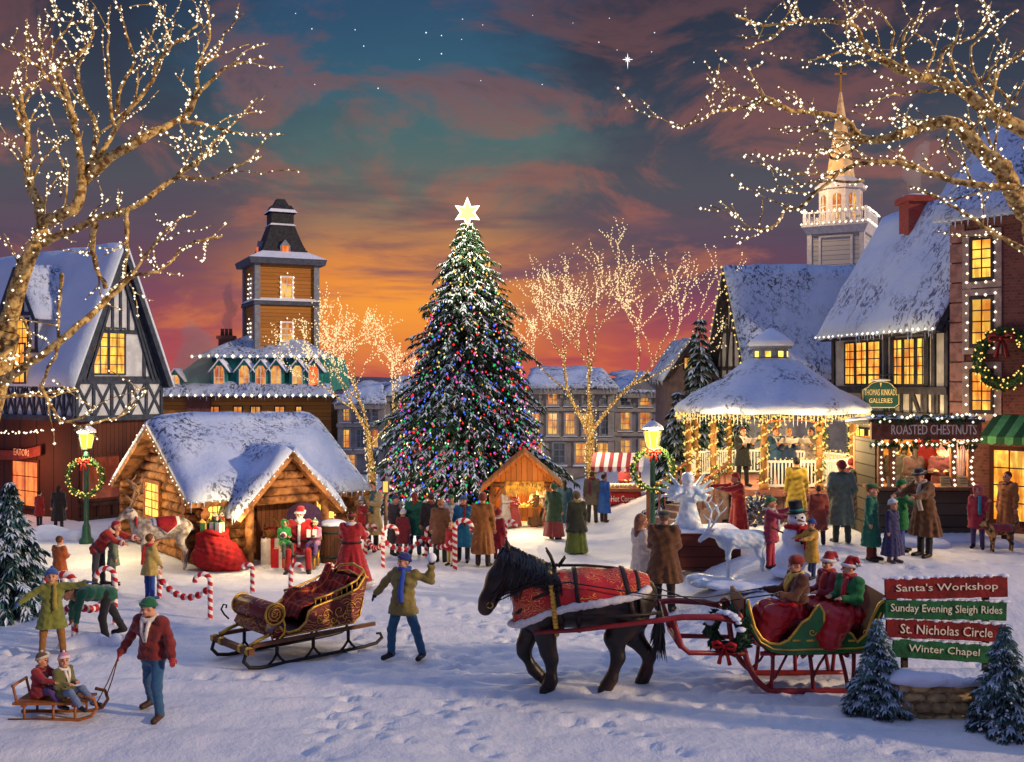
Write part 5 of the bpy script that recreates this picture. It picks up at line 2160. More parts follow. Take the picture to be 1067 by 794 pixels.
 lamp('gazebo_light', (c.x, c.y - .4, 3.35), 420, (1, .72, .34), .3)
 for dx_, dy_ in ((-2.2, -2.9), (.6, -3.5), (2.6, -2.4)):
  lamp('gazebo_eave_glow', (c.x + dx_, c.y + dy_, 3.2), 190, (1, .72, .34), .3)
 return c


GZ = gazebo()
GZF = 1.86


# ---- frosted bushes round the gazebo's foot
def bush(loc, r, h, label, seed, needles, lights_=None, group='frosted bushes at the foot of the gazebo'):
 rg = random.Random(seed)
 t = thing('bush', label, 'bush', loc, 0, group)
 V, Fc, MI = [], [], []
 for i in range(620):
  a, b = rg.uniform(0, 6.283), math.acos(rg.uniform(-.1, 1))
  k = rg.uniform(.45, 1) * (1 + .25 * noise.noise(Vector((math.cos(a) * 2, math.sin(a) * 2, b + seed))))
  d_ = Vector((math.sin(b) * math.cos(a), math.sin(b) * math.sin(a), math.cos(b)))
  p = Vector(loc) + Vector((d_.x * r * k, d_.y * r * .8 * k, max(.02, d_.z * h * k)))
  dn = (d_ + Vector((rg.uniform(-.7, .7), rg.uniform(-.7, .7), rg.uniform(-.4, .6)))).normalized()
  spray(V, Fc, MI, 1 if rg.random() < .35 and d_.z > .1 else 0, p, dn, .15, .045, Vector((rg.uniform(-.4, .4), rg.uniform(-.4, .4), 1)).normalized())
 mb = MB()
 mb.v, mb.f, mb.m, mb.sm = V, Fc, MI, [False] * len(Fc)
 mb.build('leaves', [needles, FROST], t)
 if lights_:
  mb = MB()
  for i in range(70):
   a, b = rg.uniform(0, 6.283), math.acos(rg.uniform(.1, 1))
   mb.bulb(Vector(loc) + Vector((math.sin(b) * math.cos(a) * r, math.sin(b) * math.sin(a) * r * .8, math.cos(b) * h)), rg.uniform(.018, .032))
  mb.build('string_lights', lights_, t)


BLUEB = mat('blue_bush', (44, 62, 104), .8, .4, 3, 0, 0, col2=(86, 108, 156))
WARMB = mat('warm_bush', (120, 104, 62), .8, .4, 3, 0, 0, col2=(178, 152, 96))
for i, (px, py, m, lab, lg) in enumerate(((742, 546, BLUEB, 'blue frosted bush between the ice angel and the carver in red', None), (787, 545, BLUEB, 'blue frosted bush in front of the bandstand, between the carver and the girl in rose', LIGHTG),
                                          (800, 540, WARMB, 'pale gold lit bush under the bandstand balustrade, behind the snowman girl', LIGHTG), (893, 548, BLUEB, 'blue frosted bush with white lights between the grey-green coat and the stall', LIGHTW),
                                          (866, 544, BLUEB, 'unlit blue frosted bush between the rust-brown and grey-green coats', None))):
 g = G(px, py)
 bush(g, .62, .72, lab, 90 + i, m, lg)


# ================================================================== street lamps with wreaths
def street_lamp(px, py_top, loc, label, seed, bowy, r=.46):
 t = thing('street_lamp', label, 'street lamp', loc, 0, 'green street lamps with wreaths')
 z = H - (py_top - CY) * loc.y / F
 x, y = loc.x, loc.y
 mb = MB()
 mb.lathe([(.20, loc.z - .1), (.20, loc.z + .12), (.13, loc.z + .2), (.11, loc.z + .5), (.07, loc.z + .6), (.065, z - .82), (.10, z - .80), (.06, z - .72), (.06, z - .66)], 14, (x, y, 0))
 mb.build('post', mat('lamp_green', (44, 84, 74), .45, .15, 6, .1), t)
 mb = MB()
 mb.lathe([(.05, z - .66), (.16, z - .62), (.17, z - .58)], 6, (x, y, 0), smooth=False)
 for i in range(6):
  a = 2 * math.pi * i / 6
  mb.bar((x + .15 * math.cos(a), y + .15 * math.sin(a), z - .58), (x + .235 * math.cos(a), y + .235 * math.sin(a), z - .16), .022, .022)
 mb.lathe([(.26, z - .17), (.27, z - .14), (.13, z - .02), (.05, z + .05), (.02, z + .14)], 6, (x, y, 0), smooth=False)
 mb.build('lantern', IRON, t)
 mb = MB()
 mb.lathe([(.13, z - .58), (.215, z - .17)], 6, (x, y, 0), smooth=False)
 mb.build('lamp_glass', emat('lamp_glow', (255, 206, 70), 2.0), t)
 mb = MB()
 mb.lathe([(.28, z - .13), (.27, z - .06), (.12, z + .05), (.03, z + .10)], 10, (x, y, 0))
 mb.build('snow_cap', SNOW, t)
 lamp('lamp_light', (x, y - .35, z - .4), 330, (1, .76, .38), .2)
 c = Vector((x, y - .12, z - bowy))
 wr = wreath(t, c, r, (1, 0, 0), seed=seed, tub=.075)
 bow(wr, c + Vector((0, -.08, r * .95)), .2 if bowy > 1 else .3, (1, 0, 0), mat('bow_red', (170, 26, 24), .6, .2, 8, .2))
 return t


L1 = Vector(((90 - CX) * 30.5 / F, 30.5, 0))
street_lamp(90, 446, L1, 'green lamp post with small red bow on its wreath, by the log cabin', 5, 1.42, .50)
L2 = Vector(((680 - CX) * 27.0 / F, 27.0, gz(3.6, 27.0)))
street_lamp(680, 442, L2, 'green lamp post with big red bow on its wreath, by the gazebo', 6, 1.15, .50)


# small wooden lantern post near the fir
def lantern_post():
 g = Vector(((402 - CX) * 33.5 / F, 33.5, 0))
 t = thing('lantern_post', 'short wooden post with a small amber lantern beside the great fir', 'lantern', g)
 mb = MB()
 z = H - (515 - CY) * 33.5 / F
 mb.tube([g, g + Z3 * z], .06, 8)
 mb.build('post', BARK, t)
 mb = MB()
 mb.box((g.x, g.y, z + .25), (.17, .17, .36))
 mb.build('lamp_glass', emat('amber_lantern', (255, 186, 90), 1.5), t)
 mb = MB()
 mb.lathe([(.2, z + .42), (.04, z + .58)], 4, (g.x, g.y, 0), smooth=False)
 mb.box((g.x, g.y, z + .05), (.22, .22, .05))
 for sx in (-1, 1):
  for sy in (-1, 1):
   mb.bar((g.x + sx * .09, g.y + sy * .09, z + .05), (g.x + sx * .09, g.y + sy * .09, z + .43), .025, .025)
 mb.build('lantern_frame', WOODD, t)


lantern_post()


# ================================================================== chestnut stall
def stall():
 d = 24.4
 A, B = ground_xy(912, 24.6), ground_xy(1022, 24.6)
 f = Pl(A, B)
 t = thing('market_stall', 'wooden roasted chestnuts stall with garlands and lights in front of the gallery', 'stall', (A[0], A[1], 1))
 W = f.W
 zb = .95
 zc = f.px(970, 507)[1]
 z1, z0 = f.px(970, 437)[1], f.px(970, 458)[1]
 wood = plankmat('stall_board', (64, 56, 48), (92, 82, 70), .28, 'Z')
 mb = MB()
 f.box(mb, .05, W - .25, zb, zc - .08, 0, -.08)
 f.box(mb, .05, .13, zb, zc - .08, -.08, -1.6)
 f.box(mb, W - .33, W - .25, zb, zc - .08, -.08, -1.6)
 mb.build('counter_front', wood, t)
 mb = MB()
 f.box(mb, .05, .11, zc - .08, z0, -.16, -1.68)
 mb.build('side_board', wood, t)
 mb = MB()
 f.box(mb, -.05, W - .1, zc - .08, zc, .14, -.75)
 mb.build('counter_top', mat('counter_wood', (120, 82, 60), .6, .25, 5, .3), t)
 pm = mat('stall_post', (140, 92, 66), .7, .25, 5, .3)
 for s in (.14, .42, W - .62, W - .22):
  mb = MB()
  f.box(mb, s - .06, s + .06, zb, z0, -.02, -.14)
  po = mb.build('post', pm, t)
  string_lights(po, [[f.pt(s, zc + .05, .03), f.pt(s, z0, .03)]], .13, .036, LIGHTW, .03)
 mb = MB()
 for s in (.1, W - .25):
  mb = MB()
  f.box(mb, s - .06, s + .06, zb, z0, -1.6, -1.72)
  mb.build('post', pm, t)
 mb = MB()
 f.box(mb, -.1, W, z0, z1, .04, -.08)
 fb = mb.build('sign_board', mat('fascia_wood', (132, 78, 62), .7, .3, 4, .4), t)
 c, zz = f.px(970, 447)
 text('ROASTED CHESTNUTS', fb, 'lettering', mat('white_letters', (240, 230, 216), .5, .04, 6, 0), f.pt(c + .05, (z0 + z1) / 2, .05), f.u, Z3, .3, .012, 1.98, .23)
 mb = MB()
 mb.prism([f.pt(-.15, z1 + .0, .1), f.pt(W + .05, z1 + .0, .1), f.pt(W + .05, z1 - .12, -1.75), f.pt(-.15, z1 - .12, -1.75)], (0, 0, -.06))
 rf = mb.build('roof', WOODD, t)
 mb = MB()
 snow_slab(mb, f.pt(-.15, z1 + .005, .12), f.pt(W + .05, z1 + .005, .12), f.pt(W + .05, z1 - .115, -1.75), f.pt(-.15, z1 - .115, -1.75), .08, 20, 6, .03, .03)
 mb.build('snow', SNOW, rf)
 # garlands above and below the board, dotted with bulbs
 for zz, sag in ((z1 + .03, 0), (z0 - .06, .05)):
  path = along([f.pt(-.1 + W * i / 4, zz, .10) for i in range(5)], .02, sag)
  mb = MB()
  for v in path:
   for _ in range(2):
    V, Fc, MI = [], [], []
    spray(V, Fc, MI, 0, v + Vector((0, 0, rnd(-.05, .05))), Vector((rnd(-1, 1), rnd(-1, .6), rnd(-1, 1))).normalized(), .15, .035, Z3)
    mb.add(V, Fc, 0)
  ga_ = mb.build('garland', GARL, t)
  mb = MB()
  for v in path[::6]:
   mb.bulb(v + Vector((rnd(-.05, .05), -.08, rnd(-.09, .09))), rnd(.03, .045))
  mb.build('string_lights', LIGHTW, ga_)
 mb = MB()
 f.box(mb, .14, W - .35, zb, 1.40, -.1, -1.6)
 mb.build('floor', wood, t)
 # bright back wall of the stall with sacks hanging
 mb = MB()
 f.box(mb, .1, W - .25, zc - .4, z0, -1.62, -1.66)
 mb.build('back_wall', mat('stall_back', (150, 104, 52), .8, .25, 3, .3), t)
 lamp('stall_light', f.pt(W * .35, z0 - .25, -.6), 150, (1, .66, .26), .2)
 lamp('stall_light', f.pt(W * .75, z0 - .25, -.5), 80, (1, .6, .3), .2)
 # goods: bowls, price cards and paper bags on the counter; red-and-white curtains at the right
 for i, s in enumerate((.45, .85, 1.7, 2.1)):
  b = thing('price_card', ['cream price card behind the green-coated children on the stall counter', 'cream price card beside the man in the hat on the stall counter', 'cream price card below the stall keeper', 'cream price card by the white curtains on the stall counter'][i], 'price card', f.pt(s, zc, -.05), 0, 'cards on the chestnut stall')
  mb = MB()
  a = f.pt(s, zc + .0, -.02)
  mb.prism([a - f.u * .16, a + f.u * .16, a + f.u * .15 + Z3 * .24 - f.n * .08, a - f.u * .15 + Z3 * .23 - f.n * .08], -f.n * .015)
  mb.build('card', mat('card_cream', (214, 196, 140), .8, .2, 6, .1), b)
  mb = MB()
  for k in range(3):
   mb.bar(a - f.u * .09 + Z3 * (.07 + k * .055) - f.n * (.02 + k * .02 - .008), a + f.u * rnd(.03, .1) + Z3 * (.07 + k * .055) - f.n * (.02 + k * .02 - .008), .012, .012)
  mb.build('scribble', mat('card_ink', (96, 72, 48), .8, .1, 5, 0), b)
  bb = thing('chestnut_basket', ['wicker basket of chestnuts behind the girl in navy, by the stall post', 'wicker basket of chestnuts in front of the shoppers in black', 'wicker basket of chestnuts right before the stall keeper', 'wicker basket of chestnuts beside the white curtains'][i], 'basket', f.pt(s + .2, zc, -.35), 0, 'baskets on the chestnut stall')
  mb = MB()
  q = f.pt(s + .2, zc + .004, -.35)
  mb.lathe([(.10, 0), (.15, .12), (.16, .13), (.13, .12)], 14, q)
  mb.build('basket', mat('wicker', (150, 108, 62), .8, .35, 30, .7, 60), bb)
  mb = MB()
  for k in range(26):
   a2, r_ = rnd(0, 6.28), rnd(0, .11)
   mb.ball(q + Vector((r_ * math.cos(a2), r_ * math.sin(a2), .12 + .05 * (1 - r_ / .11))), .028, 0, 6, 4)
  mb.build('chestnuts', mat('chestnut', (82, 40, 24), .35, .3, 20, 0), bb)
 for i, s in enumerate((1.95, 2.3)):
  cu = MB()
  m_ = 16
  pts = [f.pt(s + .30 * k / m_, z0, -1.1 + .04 * math.sin(k * 1.6)) for k in range(m_ + 1)]
  V = [v for v in pts] + [Vector((v.x, v.y, zc + .02)) + (pts[m_ // 2] - v) * .45 for v in pts]
  cu.add(V + [v - f.n * .02 for v in V], [(k, k + 1, m_ + 2 + k, m_ + 1 + k) for k in range(m_)] + [(2 * m_ + 2 + k + 1, 2 * m_ + 2 + k, 3 * m_ + 3 + k, 3 * m_ + 4 + k) for k in range(m_)], 0, True)
  o = cu.build('curtain', mat('stall_curtain', (206, 182, 178), .8, .25, 3, .1), t)
 mb = MB()
 f.box(mb, 1.55, W - .3, zc, z0, -1.5, -1.54)
 mb.build('red_backcloth', mat('backcloth', (140, 40, 42), .8, .3, 3, .2), t)
 return f, zc


STF, STZ = stall()

# big wreath on the brick wall
def wall_wreath():
 s, z = BRI.px(1050, 374)
 c = BRI.pt(s, z, .2)
 t = thing('wall_wreath', 'big green wreath with red bow and white lights on the brick wall', 'wreath', c)
 wr = wreath(t, c, .62, BRI.u, seed=12, tub=.13)
 bow(wr, c + BRI.n * .12 + Z3 * .5, .34, BRI.u, mat('bow_dark_red', (120, 20, 26), .6, .25, 8, .3))


wall_wreath()


# ================================================================== cocoa stand
def cocoa():
 d = 38.0
 f = Pl(ground_xy(630, d), ground_xy(668, d))
 k = d / F
 Zy = lambda py: H - (py - CY) * k
 t = thing('cocoa_stand', 'red cocoa stand with candy-striped awning at the back of the square', 'stall', (f.O.x, d, 0))
 W = f.W
 mb = MB()
 f.box(mb, 0, W, .0, Zy(512), 0, -.9)
 mb.build('counter', mat('cocoa_red', (132, 24, 28), .6, .2, 5, .2), t)
 mb = MB()
 f.box(mb, -.06, W + .06, Zy(512), Zy(509), .08, -.95)
 mb.build('counter_top', mat('counter_wood', (120, 82, 60)), t)
 mb = MB()
 f.box(mb, .08, W - .08, Zy(525), Zy(514), 0, .03)
 bo = mb.build('sign_board', mat('cocoa_sign', (160, 30, 32), .6, .1, 5, .1), t)
 text('Hot Cocoa', bo, 'lettering', mat('white_letters', (240, 230, 216)), f.pt(W / 2, Zy(519.5), .034), f.u, Z3, .3, .006, .85, .22)
 for s in (.04, W - .04):
  mb = MB()
  f.box(mb, s - .04, s + .04, 0, Zy(484), -.05, -.13)
  mb.build('post', pm_brown, t)
 mb = MB()
 n = 12
 x0, x1 = -.55, W + .0
 for i in range(n):
  s0, s1 = x0 + (x1 - x0) * i / n, x0 + (x1 - x0) * (i + 1) / n
  mi = i % 2
  mb.prism([f.pt(s0, Zy(486), .55), f.pt(s1, Zy(486), .55), f.pt(s1 + .2, Zy(474), -.7), f.pt(s0 + .2, Zy(474), -.7)], (0, 0, .03), mi)
  mid = [f.pt(s0 + (s1 - s0) * (1 + math.cos(a)) / 2, Zy(486) - .17 * math.sin(a), .555) for a in np.linspace(0, math.pi, 7)]
  mb.prism(mid, -f.n * .02, mi)
 mb.build('awning', [mat('awning_red', (150, 44, 60), .8, .1, 5, .1), mat('awning_white', (224, 214, 214), .8, .06, 5, .1)], t)
 for i in range(14):
  mb = MB()
  mb.lathe([(.05, 0), (.06, .14), (.04, .15)], 8, f.pt(.2 + i * (W - .4) / 13, Zy(509) + .002, -.15 - .25 * (i % 2)))
  tag(mb.build('cup', mat('cup_white', (210, 200, 190), .4, .1, 5, 0)), 'small white cup lined up on the red cocoa stand', 'cup', 'cups on the cocoa stand')
 lamp('cocoa_light', f.pt(W / 2, Zy(490), -.2), 70, (1, .72, .34), .2)


pm_brown = mat('post_brown', (110, 66, 48), .7, .25, 5, .3)
cocoa()


# ================================================================== nativity stable
def nativity():
 d = 33.5
 k = d / F
 X = lambda px: (px - CX) * k
 Zy = lambda py: H - (py - CY) * k
 f = Pl((X(508), d), (X(585), d))
 s = lambda px: X(px) - X(508)
 t = thing('stable', 'small open wooden stable with lit nativity scene in front of the great fir', 'stable', (X(545), d, 0))
 W = f.W
 ze, zr = Zy(507), Zy(473)
 dep = 2.0
 wood = plankmat('stable_board', (120, 66, 30), (168, 100, 48), .17, 'XY')
 mb = MB()
 f.box(mb, .15, W - .15, 0, ze, -dep, -dep + .08)
 mb.prism([f.pt(.15, ze, -dep), f.pt(W - .15, ze, -dep), f.pt(W / 2, zr - .1, -dep)], f.n * .08)
 for a in (.15, W - .15):
  f.box(mb, a - .04, a + .04, 0, ze, -.2, -dep)
 mb.build('wall', wood, t)
 mb = MB()
 mb.prism([f.pt(.3, ze + .12, -.05), f.pt(W - .3, ze + .12, -.05), f.pt(W / 2, zr - .08, -.05)], -f.n * .06)
 mb.build('gable_board', wood, t)
 mb = MB()
 for a in (.14, W - .14):
  mb = MB()
  mb.tube([f.pt(a, 0, -.05), f.pt(a, ze + .1, -.05)], .09, 8)
  mb.build('post', mat('stable_post', (112, 66, 36), .85, .3, 5, .6), t)
 mb = MB()
 mb.tube([f.pt(.05, ze + .06, -.03), f.pt(W - .05, ze + .06, -.03)], .08, 8)
 for a in (.14, W - .14):
  c = W / 2
  mb.tube([f.pt(a, ze - .55, -.05), f.pt(a + (c - a) * .35, ze + .02, -.05)], .06, 8)
 mb.build('cross_beam', MATS['stable_post'], t)
 mb = MB()
 for sg in (-1, 1):
  e = W / 2 + sg * (W / 2 + .22)
  mb.prism([f.pt(e, ze - .18, .3), f.pt(e, ze - .18, -dep - .2), f.pt(W / 2, zr, -dep - .2), f.pt(W / 2, zr, .3)], (0, 0, .10))
 mb.build('roof', plankmat('stable_roof', (110, 62, 30), (150, 90, 44), .2, 'X'), t)
 mb = MB()      # straw fringe hanging from the beam
 for i in range(420):
  a = rnd(.55, W - .55)
  mb.tube([f.pt(a, ze + .16, rnd(-.05, .05)), f.pt(a + rnd(-.05, .05), ze - rnd(.10, .3), rnd(0, .12))], [.012, .004], 3)
 o = mb.build('straw', mat('straw', (206, 160, 74), .8, .3, 8, .2), t)
 o['kind'] = 'stuff'
 lamp('stable_light', f.pt(W / 2, ze - .25, -.75), 140, (1, .66, .26), .15)
 lamp('stable_light', f.pt(W / 2, 1.5, 1.4), 150, (1, .74, .36), .25)
 # manger
 m = thing('manger', 'straw-filled wooden manger in the middle of the stable', 'manger', f.pt(W / 2 + .05, 0, -.5))
 mb = MB()
 q = f.pt(W / 2 + .05, 0, -.45)
 mb.prism([q + Vector((-.4, 0, .32)), q + Vector((.4, 0, .32)), q + Vector((.52, 0, .62)), q + Vector((-.52, 0, .62))], (0, .38, 0))
 for sx in (-.3, .3):
  mb.bar(q + Vector((sx - .12, .02, 0)), q + Vector((sx + .12, .02, .4)), .06, .06)
  mb.bar(q + Vector((sx + .12, .36, 0)), q + Vector((sx - .12, .36, .4)), .06, .06)
 mb.build('crib', wood, m)
 mb = MB()
 for i in range(130):
  mb.tube([q + Vector((rnd(-.5, .5), rnd(0, .38), .60)), q + Vector((rnd(-.6, .6), rnd(-.05, .43), rnd(.60, .74)))], .008, 3)
 mb.build('straw', MATS['straw'], m)
 return f, t


NAT, NATT = nativity()


# ================================================================== candy canes and their swags
def stripes(name, c1, c2, period=.16):
 m = bpy.data.materials.new(name)
 m.use_nodes = True
 t = NT(m.node_tree)
 b = t.n['Principled BSDF']
 at = t.node('ShaderNodeAttribute', out=2, attribute_name='along')
 fr = t.math('FRACT', t.math('MULTIPLY', at, 1 / period))
 t.l.new(t.mix(t.step(fr, .47, .53), lin(*c1), lin(*c2)), b.inputs['Base Color'])
 b.inputs['Roughness'].default_value = .3
 return m


CANDY = stripes('candy_stripe', (190, 22, 26), (238, 232, 226))


def cane_mesh(loc, h, face, r=.055):
 """a striped cane; the stripes wind round it"""
 hk = h * .17
 pts = [Vector((0, 0, z)) for z in np.linspace(-.05, h - hk, 16)]
 pts += [Vector((face * (hk - hk * math.cos(a)), 0, h - hk + hk * math.sin(a))) for a in np.linspace(.25, math.pi * 1.05, 12)]
 n = 10
 V, Fc, A = [], [], []
 acc = 0
 for i, p in enumerate(pts):
  tg = (pts[min(i + 1, len(pts) - 1)] - pts[max(i - 1, 0)]).normalized()
  x = Vector((0, 1, 0))
  y = tg.cross(x)
  if i:
   acc += (p - pts[i - 1]).length
  for k in range(n):
   a = 2 * math.pi * k / n
   V.append(p + (x * math.cos(a) + y * math.sin(a)) * r)
   A.append(acc + .16 * k / n)
 for i in range(len(pts) - 1):
  for k in range(n):
   l = (k + 1) % n
   Fc.append((i * n + k, i * n + l, (i + 1) * n + l, (i + 1) * n + k))
 Fc.append(tuple(range(n - 1, -1, -1)))
 Fc.append(tuple((len(pts) - 1) * n + k for k in range(n)))
 me = bpy.data.meshes.new('candy_cane')
 # split each ring's seam so the stripe does not smear: per-corner attribute
 me.from_pydata([tuple(v) for v in V], [], Fc)
 at = me.attributes.new('along', 'FLOAT', 'CORNER')
 vals = []
 for pl in me.polygons:
  vs = list(pl.vertices)
  ks = [v % n for v in vs]
  for v in vs:
   a = A[v]
   if len(vs) == 4 and max(ks) == n - 1 and min(ks) == 0 and v % n == 0:
    a += .16
   vals.append(a)
 at.data.foreach_set('value', vals)
 me.polygons.foreach_set('use_smooth', [True] * len(me.polygons))
 me.materials.append(CANDY)
 o = bpy.data.objects.new('candy_cane', me)
 o.location = loc
 COL.objects.link(o)
 return o


canes = [  # foot px, py, top py, hook side, what it stands by
 (47, 660, 598, 1, 'candy cane between the blue-green spruce and the boy in the blue hat'),
 (78, 668, 598, -1, 'candy cane between the boy in the blue hat and the bending boy'),
 (120, 650, 592, -1, 'candy cane behind the boy bending over snow'),
 (166, 622, 594, -1, 'candy cane in front of the person in the red scarf'),
 (219, 645, 598, -1, 'candy cane near the sleigh dash, at the end of a swag'),
 (263, 617, 588, -1, 'candy cane beside the red parcels'),
 (303, 622, 588, 1, 'candy cane below the boots of the white-bearded man'),
 (340, 606, 588, 1, 'candy cane behind the red sleigh seat'),
 (381, 578, 547, 1, 'candy cane under the person in the tan coat'),
 (399, 592, 548, 1, 'candy cane in front of the small child in maroon'),
 (444, 581, 549, 1, 'candy cane in front of the person in the green coat'),
 (474, 594, 542, 1, 'candy cane before the child in yellow trousers'),
 (527, 575, 543, 1, 'candy cane behind the mane of the horse'),
]
cpos = []
for px, pf, pt_, face, lab in canes:
 g = G(px, pf)
 h = (pf - pt_) * g.y / F
 tag(cane_mesh(g, h, face, .05 + .012 * (h > 1.2)), lab, 'candy cane', 'candy canes round the square')
 cpos.append((g, h))


def swag(a, b, za, zb, sag, label, n=15):
 mb = MB()
 for i in range(n):
  s = i / (n - 1)
  p = a.lerp(b, s) + Z3 * (za + (zb - za) * s - sag * 4 * s * (1 - s))
  mb.ball(p, .075 if i % 2 else .06, i % 2, 8, 6)
 pts = [a.lerp(b, s) + Z3 * (za + (zb - za) * s - sag * 4 * s * (1 - s)) for s in np.linspace(0, 1, 12)]
 mb.tube(pts, .015, 5)
 tag(mb.build('swag', [mat('bead_white', (232, 226, 220), .5, .05, 5, 0), mat('bead_red', (176, 22, 28), .4, .1, 5, 0)]), label, 'garland', 'red and white swags between the canes')


swag(cpos[3][0], cpos[4][0], .42, .62, .30, 'red and white bead swag sagging over snow between the red scarf and the red sleigh')
swag(cpos[0][0], cpos[1][0], .75, .75, .28, 'red and white bead swag behind the boy in the blue hat')
swag(cpos[1][0], cpos[2][0], .7, .7, .25, 'red and white bead swag between the blue hat and the bending boy')
swag(cpos[8][0], cpos[9][0], .5, .6, .2, 'red and white bead swag in front of the tan coat and the children')
swag(cpos[9][0], cpos[10][0], .7, .6, .3, 'red and white bead swag in front of the person in green')
swag(cpos[10][0], cpos[11][0], .55, .8, .25, 'red and white bead swag ending at the child in yellow trousers')


# ================================================================== sign boards and stone wall, front right
def signs():
 d = 15.2
 k = d / F
 Zy = lambda py: H - (py - CY) * k
 X = lambda px: (px - CX) * k
 t = thing('direction_sign', 'four stacked red and green plank signs with snow, standing behind a stone wall', 'sign', (X(985), d, 0))
 rows = [("Santa's Workshop", 923, 1050, 614, 611, 22, 0, 106), ('Sunday Evening Sleigh Rides', 923, 1049, 634, 637, 20, 1, 116), ('St. Nicholas Circle', 924, 1048, 654, 660, 19, 0, 96), ('Winter Chapel', 931, 1036, 675, 682, 19, 1, 74)]
 mats_ = [mat('plank_red', (122, 24, 26), .65, .3, 4, .5, 16), mat('plank_green', (26, 92, 52), .65, .3, 4, .5, 16)]
 letter = mat('sign_paint', (236, 226, 200), .5, .05, 6, 0)
 for i, (txt, x0, x1, y0, y1, hpx, mi, tw) in enumerate(rows):
  a, b = Vector((X(x0), d, Zy(y0))), Vector((X(x1), d, Zy(y1)))
  u = (b - a)
  L = u.length
  u.normalize()
  up = Vector((-u.z, 0, u.x))
  nn = Vector((0, -1, 0))
  hh = hpx * k
  n = 22
  top = [a + u * L * s / n + up * (hh / 2 + .014 * noise.noise(Vector((s * .9, i * 5, 0)))) for s in range(n + 1)]
  bot = [a + u * L * s / n - up * (hh / 2 + .014 * noise.noise(Vector((s * .9, i * 5, 7)))) for s in range(n + 1)]
  mb = MB()
  mb.prism(top + bot[::-1], Vector((0, .06, 0)))
  pb = mb.build('plank', mats_[mi], t)
  text(txt, pb, 'lettering', letter, (a + b) / 2 + nn * .006, u, up, .2, .008, tw * k, .135 if i != 1 else .145)
  mb = MB()
  for q in range(26):
   s = (q + rnd(0, 1)) / 26
   v = a + u * L * s + up * hh / 2
   mb.ball(v + Vector((0, .03, -.004)), rnd(.035, .06), 0, 8, 5, (1.5, .7, rnd(.35, .7)))
  mb.build('snow', SNOW, pb)
 mb = MB()
 for px in (945, 1030):
  mb = MB()
  mb.bar((X(px), d + .10, 0), (X(px), d + .10, Zy(606)), .08, .08)
  mb.build('post', BARK, t)


signs()


def stone_wall():
 d = 14.75
 k = d / F
 X = lambda px: (px - CX) * k
 t = thing('stone_wall', 'low dry-stone wall capped with snow between the two small firs', 'wall', (X(980), d, 0))
 rg = random.Random(4)
 mb = MB()
 x0, x1 = X(938), X(1030)
 z = -.08
 row = 0
 while z < .48:
  h = rg.uniform(.13, .18)
  x = x0 - (row % 2) * .12
  while x < x1:
   w_ = rg.uniform(.2, .36)
   V, Q = sdf_mesh([('c', Vector((x + .07, d, z + h / 2)), Vector((x + w_ - .07, d, z + h / 2)), h * .46, h * .48), ('c', Vector((x + .07, d + .16, z + h / 2)), Vector((x + w_ - .07, d + .16, z + h / 2)), h * .48, h * .46)], .035, .03, wob=.012)
   mb.raw(V, Q, 0)
   x += w_ - .005
  z += h * .93
  row += 1
 mb.box(((x0 + x1) / 2, d + .1, .2), (x1 - x0 - .1, .2, .5))
 mb.build('stones', mat('dry_stone', (164, 142, 104), .9, .35, 3.0, .7, 14, col2=(206, 180, 128)), t)
 mb = MB()
 prims = []
 for i in range(9):
  s = i / 8
  prims.append(('e', Vector((x0 + (x1 - x0) * s, d + .06, .54 + .03 * math.sin(i * 2.1))), (.24, .24, .085)))
 V, Q = sdf_mesh(prims, .04, .08, wob=.006)
 mb.raw(V, Q)
 mb.build('snow', SNOW, t)


stone_wall()

# snow heaps along the fronts
def heap(px, py, r, h, label):
 g = G(px, py)
 rg = random.Random(int(px))
 prims = [('e', g + Vector((rg.uniform(-r, r), rg.uniform(-r * .4, r * .4), 0)), (r * rg.uniform(.3, .6), r * rg.uniform(.25, .4), h * rg.uniform(.5, 1))) for _ in range(9)]
 V, Q = sdf_mesh(prims, .05, .08, wob=.01)
 mb = MB()
 mb.raw(V, Q)
 o = mb.build('snow_heap', SNOW)
 tag(o, label, 'snow heap')


heap(96, 676, .42, .28, 'small heap of loose snow in front of the boy bending over')
heap(985, 566, 1.3, .2, 'long low snow bank along the foot of the chestnut stall')
heap(60, 560, 1.2, .35, 'snow bank along the front of the red-boarded shop')
heap(790, 612, .9, .10, 'low snow bank under the ice reindeer')
# ================================================================== people
def cloth(col, kind='wool'):
 return mat('cloth_%d_%d_%d' % col, col, .88, .12, 11.0, .5, 34, sheen=.3)


SKIN = mat('skin', (206, 148, 118), .55, .08, 14, .1)
SKIN2 = mat('skin_fair', (216, 164, 138), .55, .08, 14, .1)
EYE = mat('eye', (36, 24, 20), .3, .1, 5, 0)
LIPS = mat('lips', (140, 62, 56), .5, .1, 5, 0)
FUR = mat('white_fur', (226, 222, 220), .95, .1, 20, .9, 60)
BLACK = mat('black_leather', (24, 22, 24), .45, .2, 8, .2)

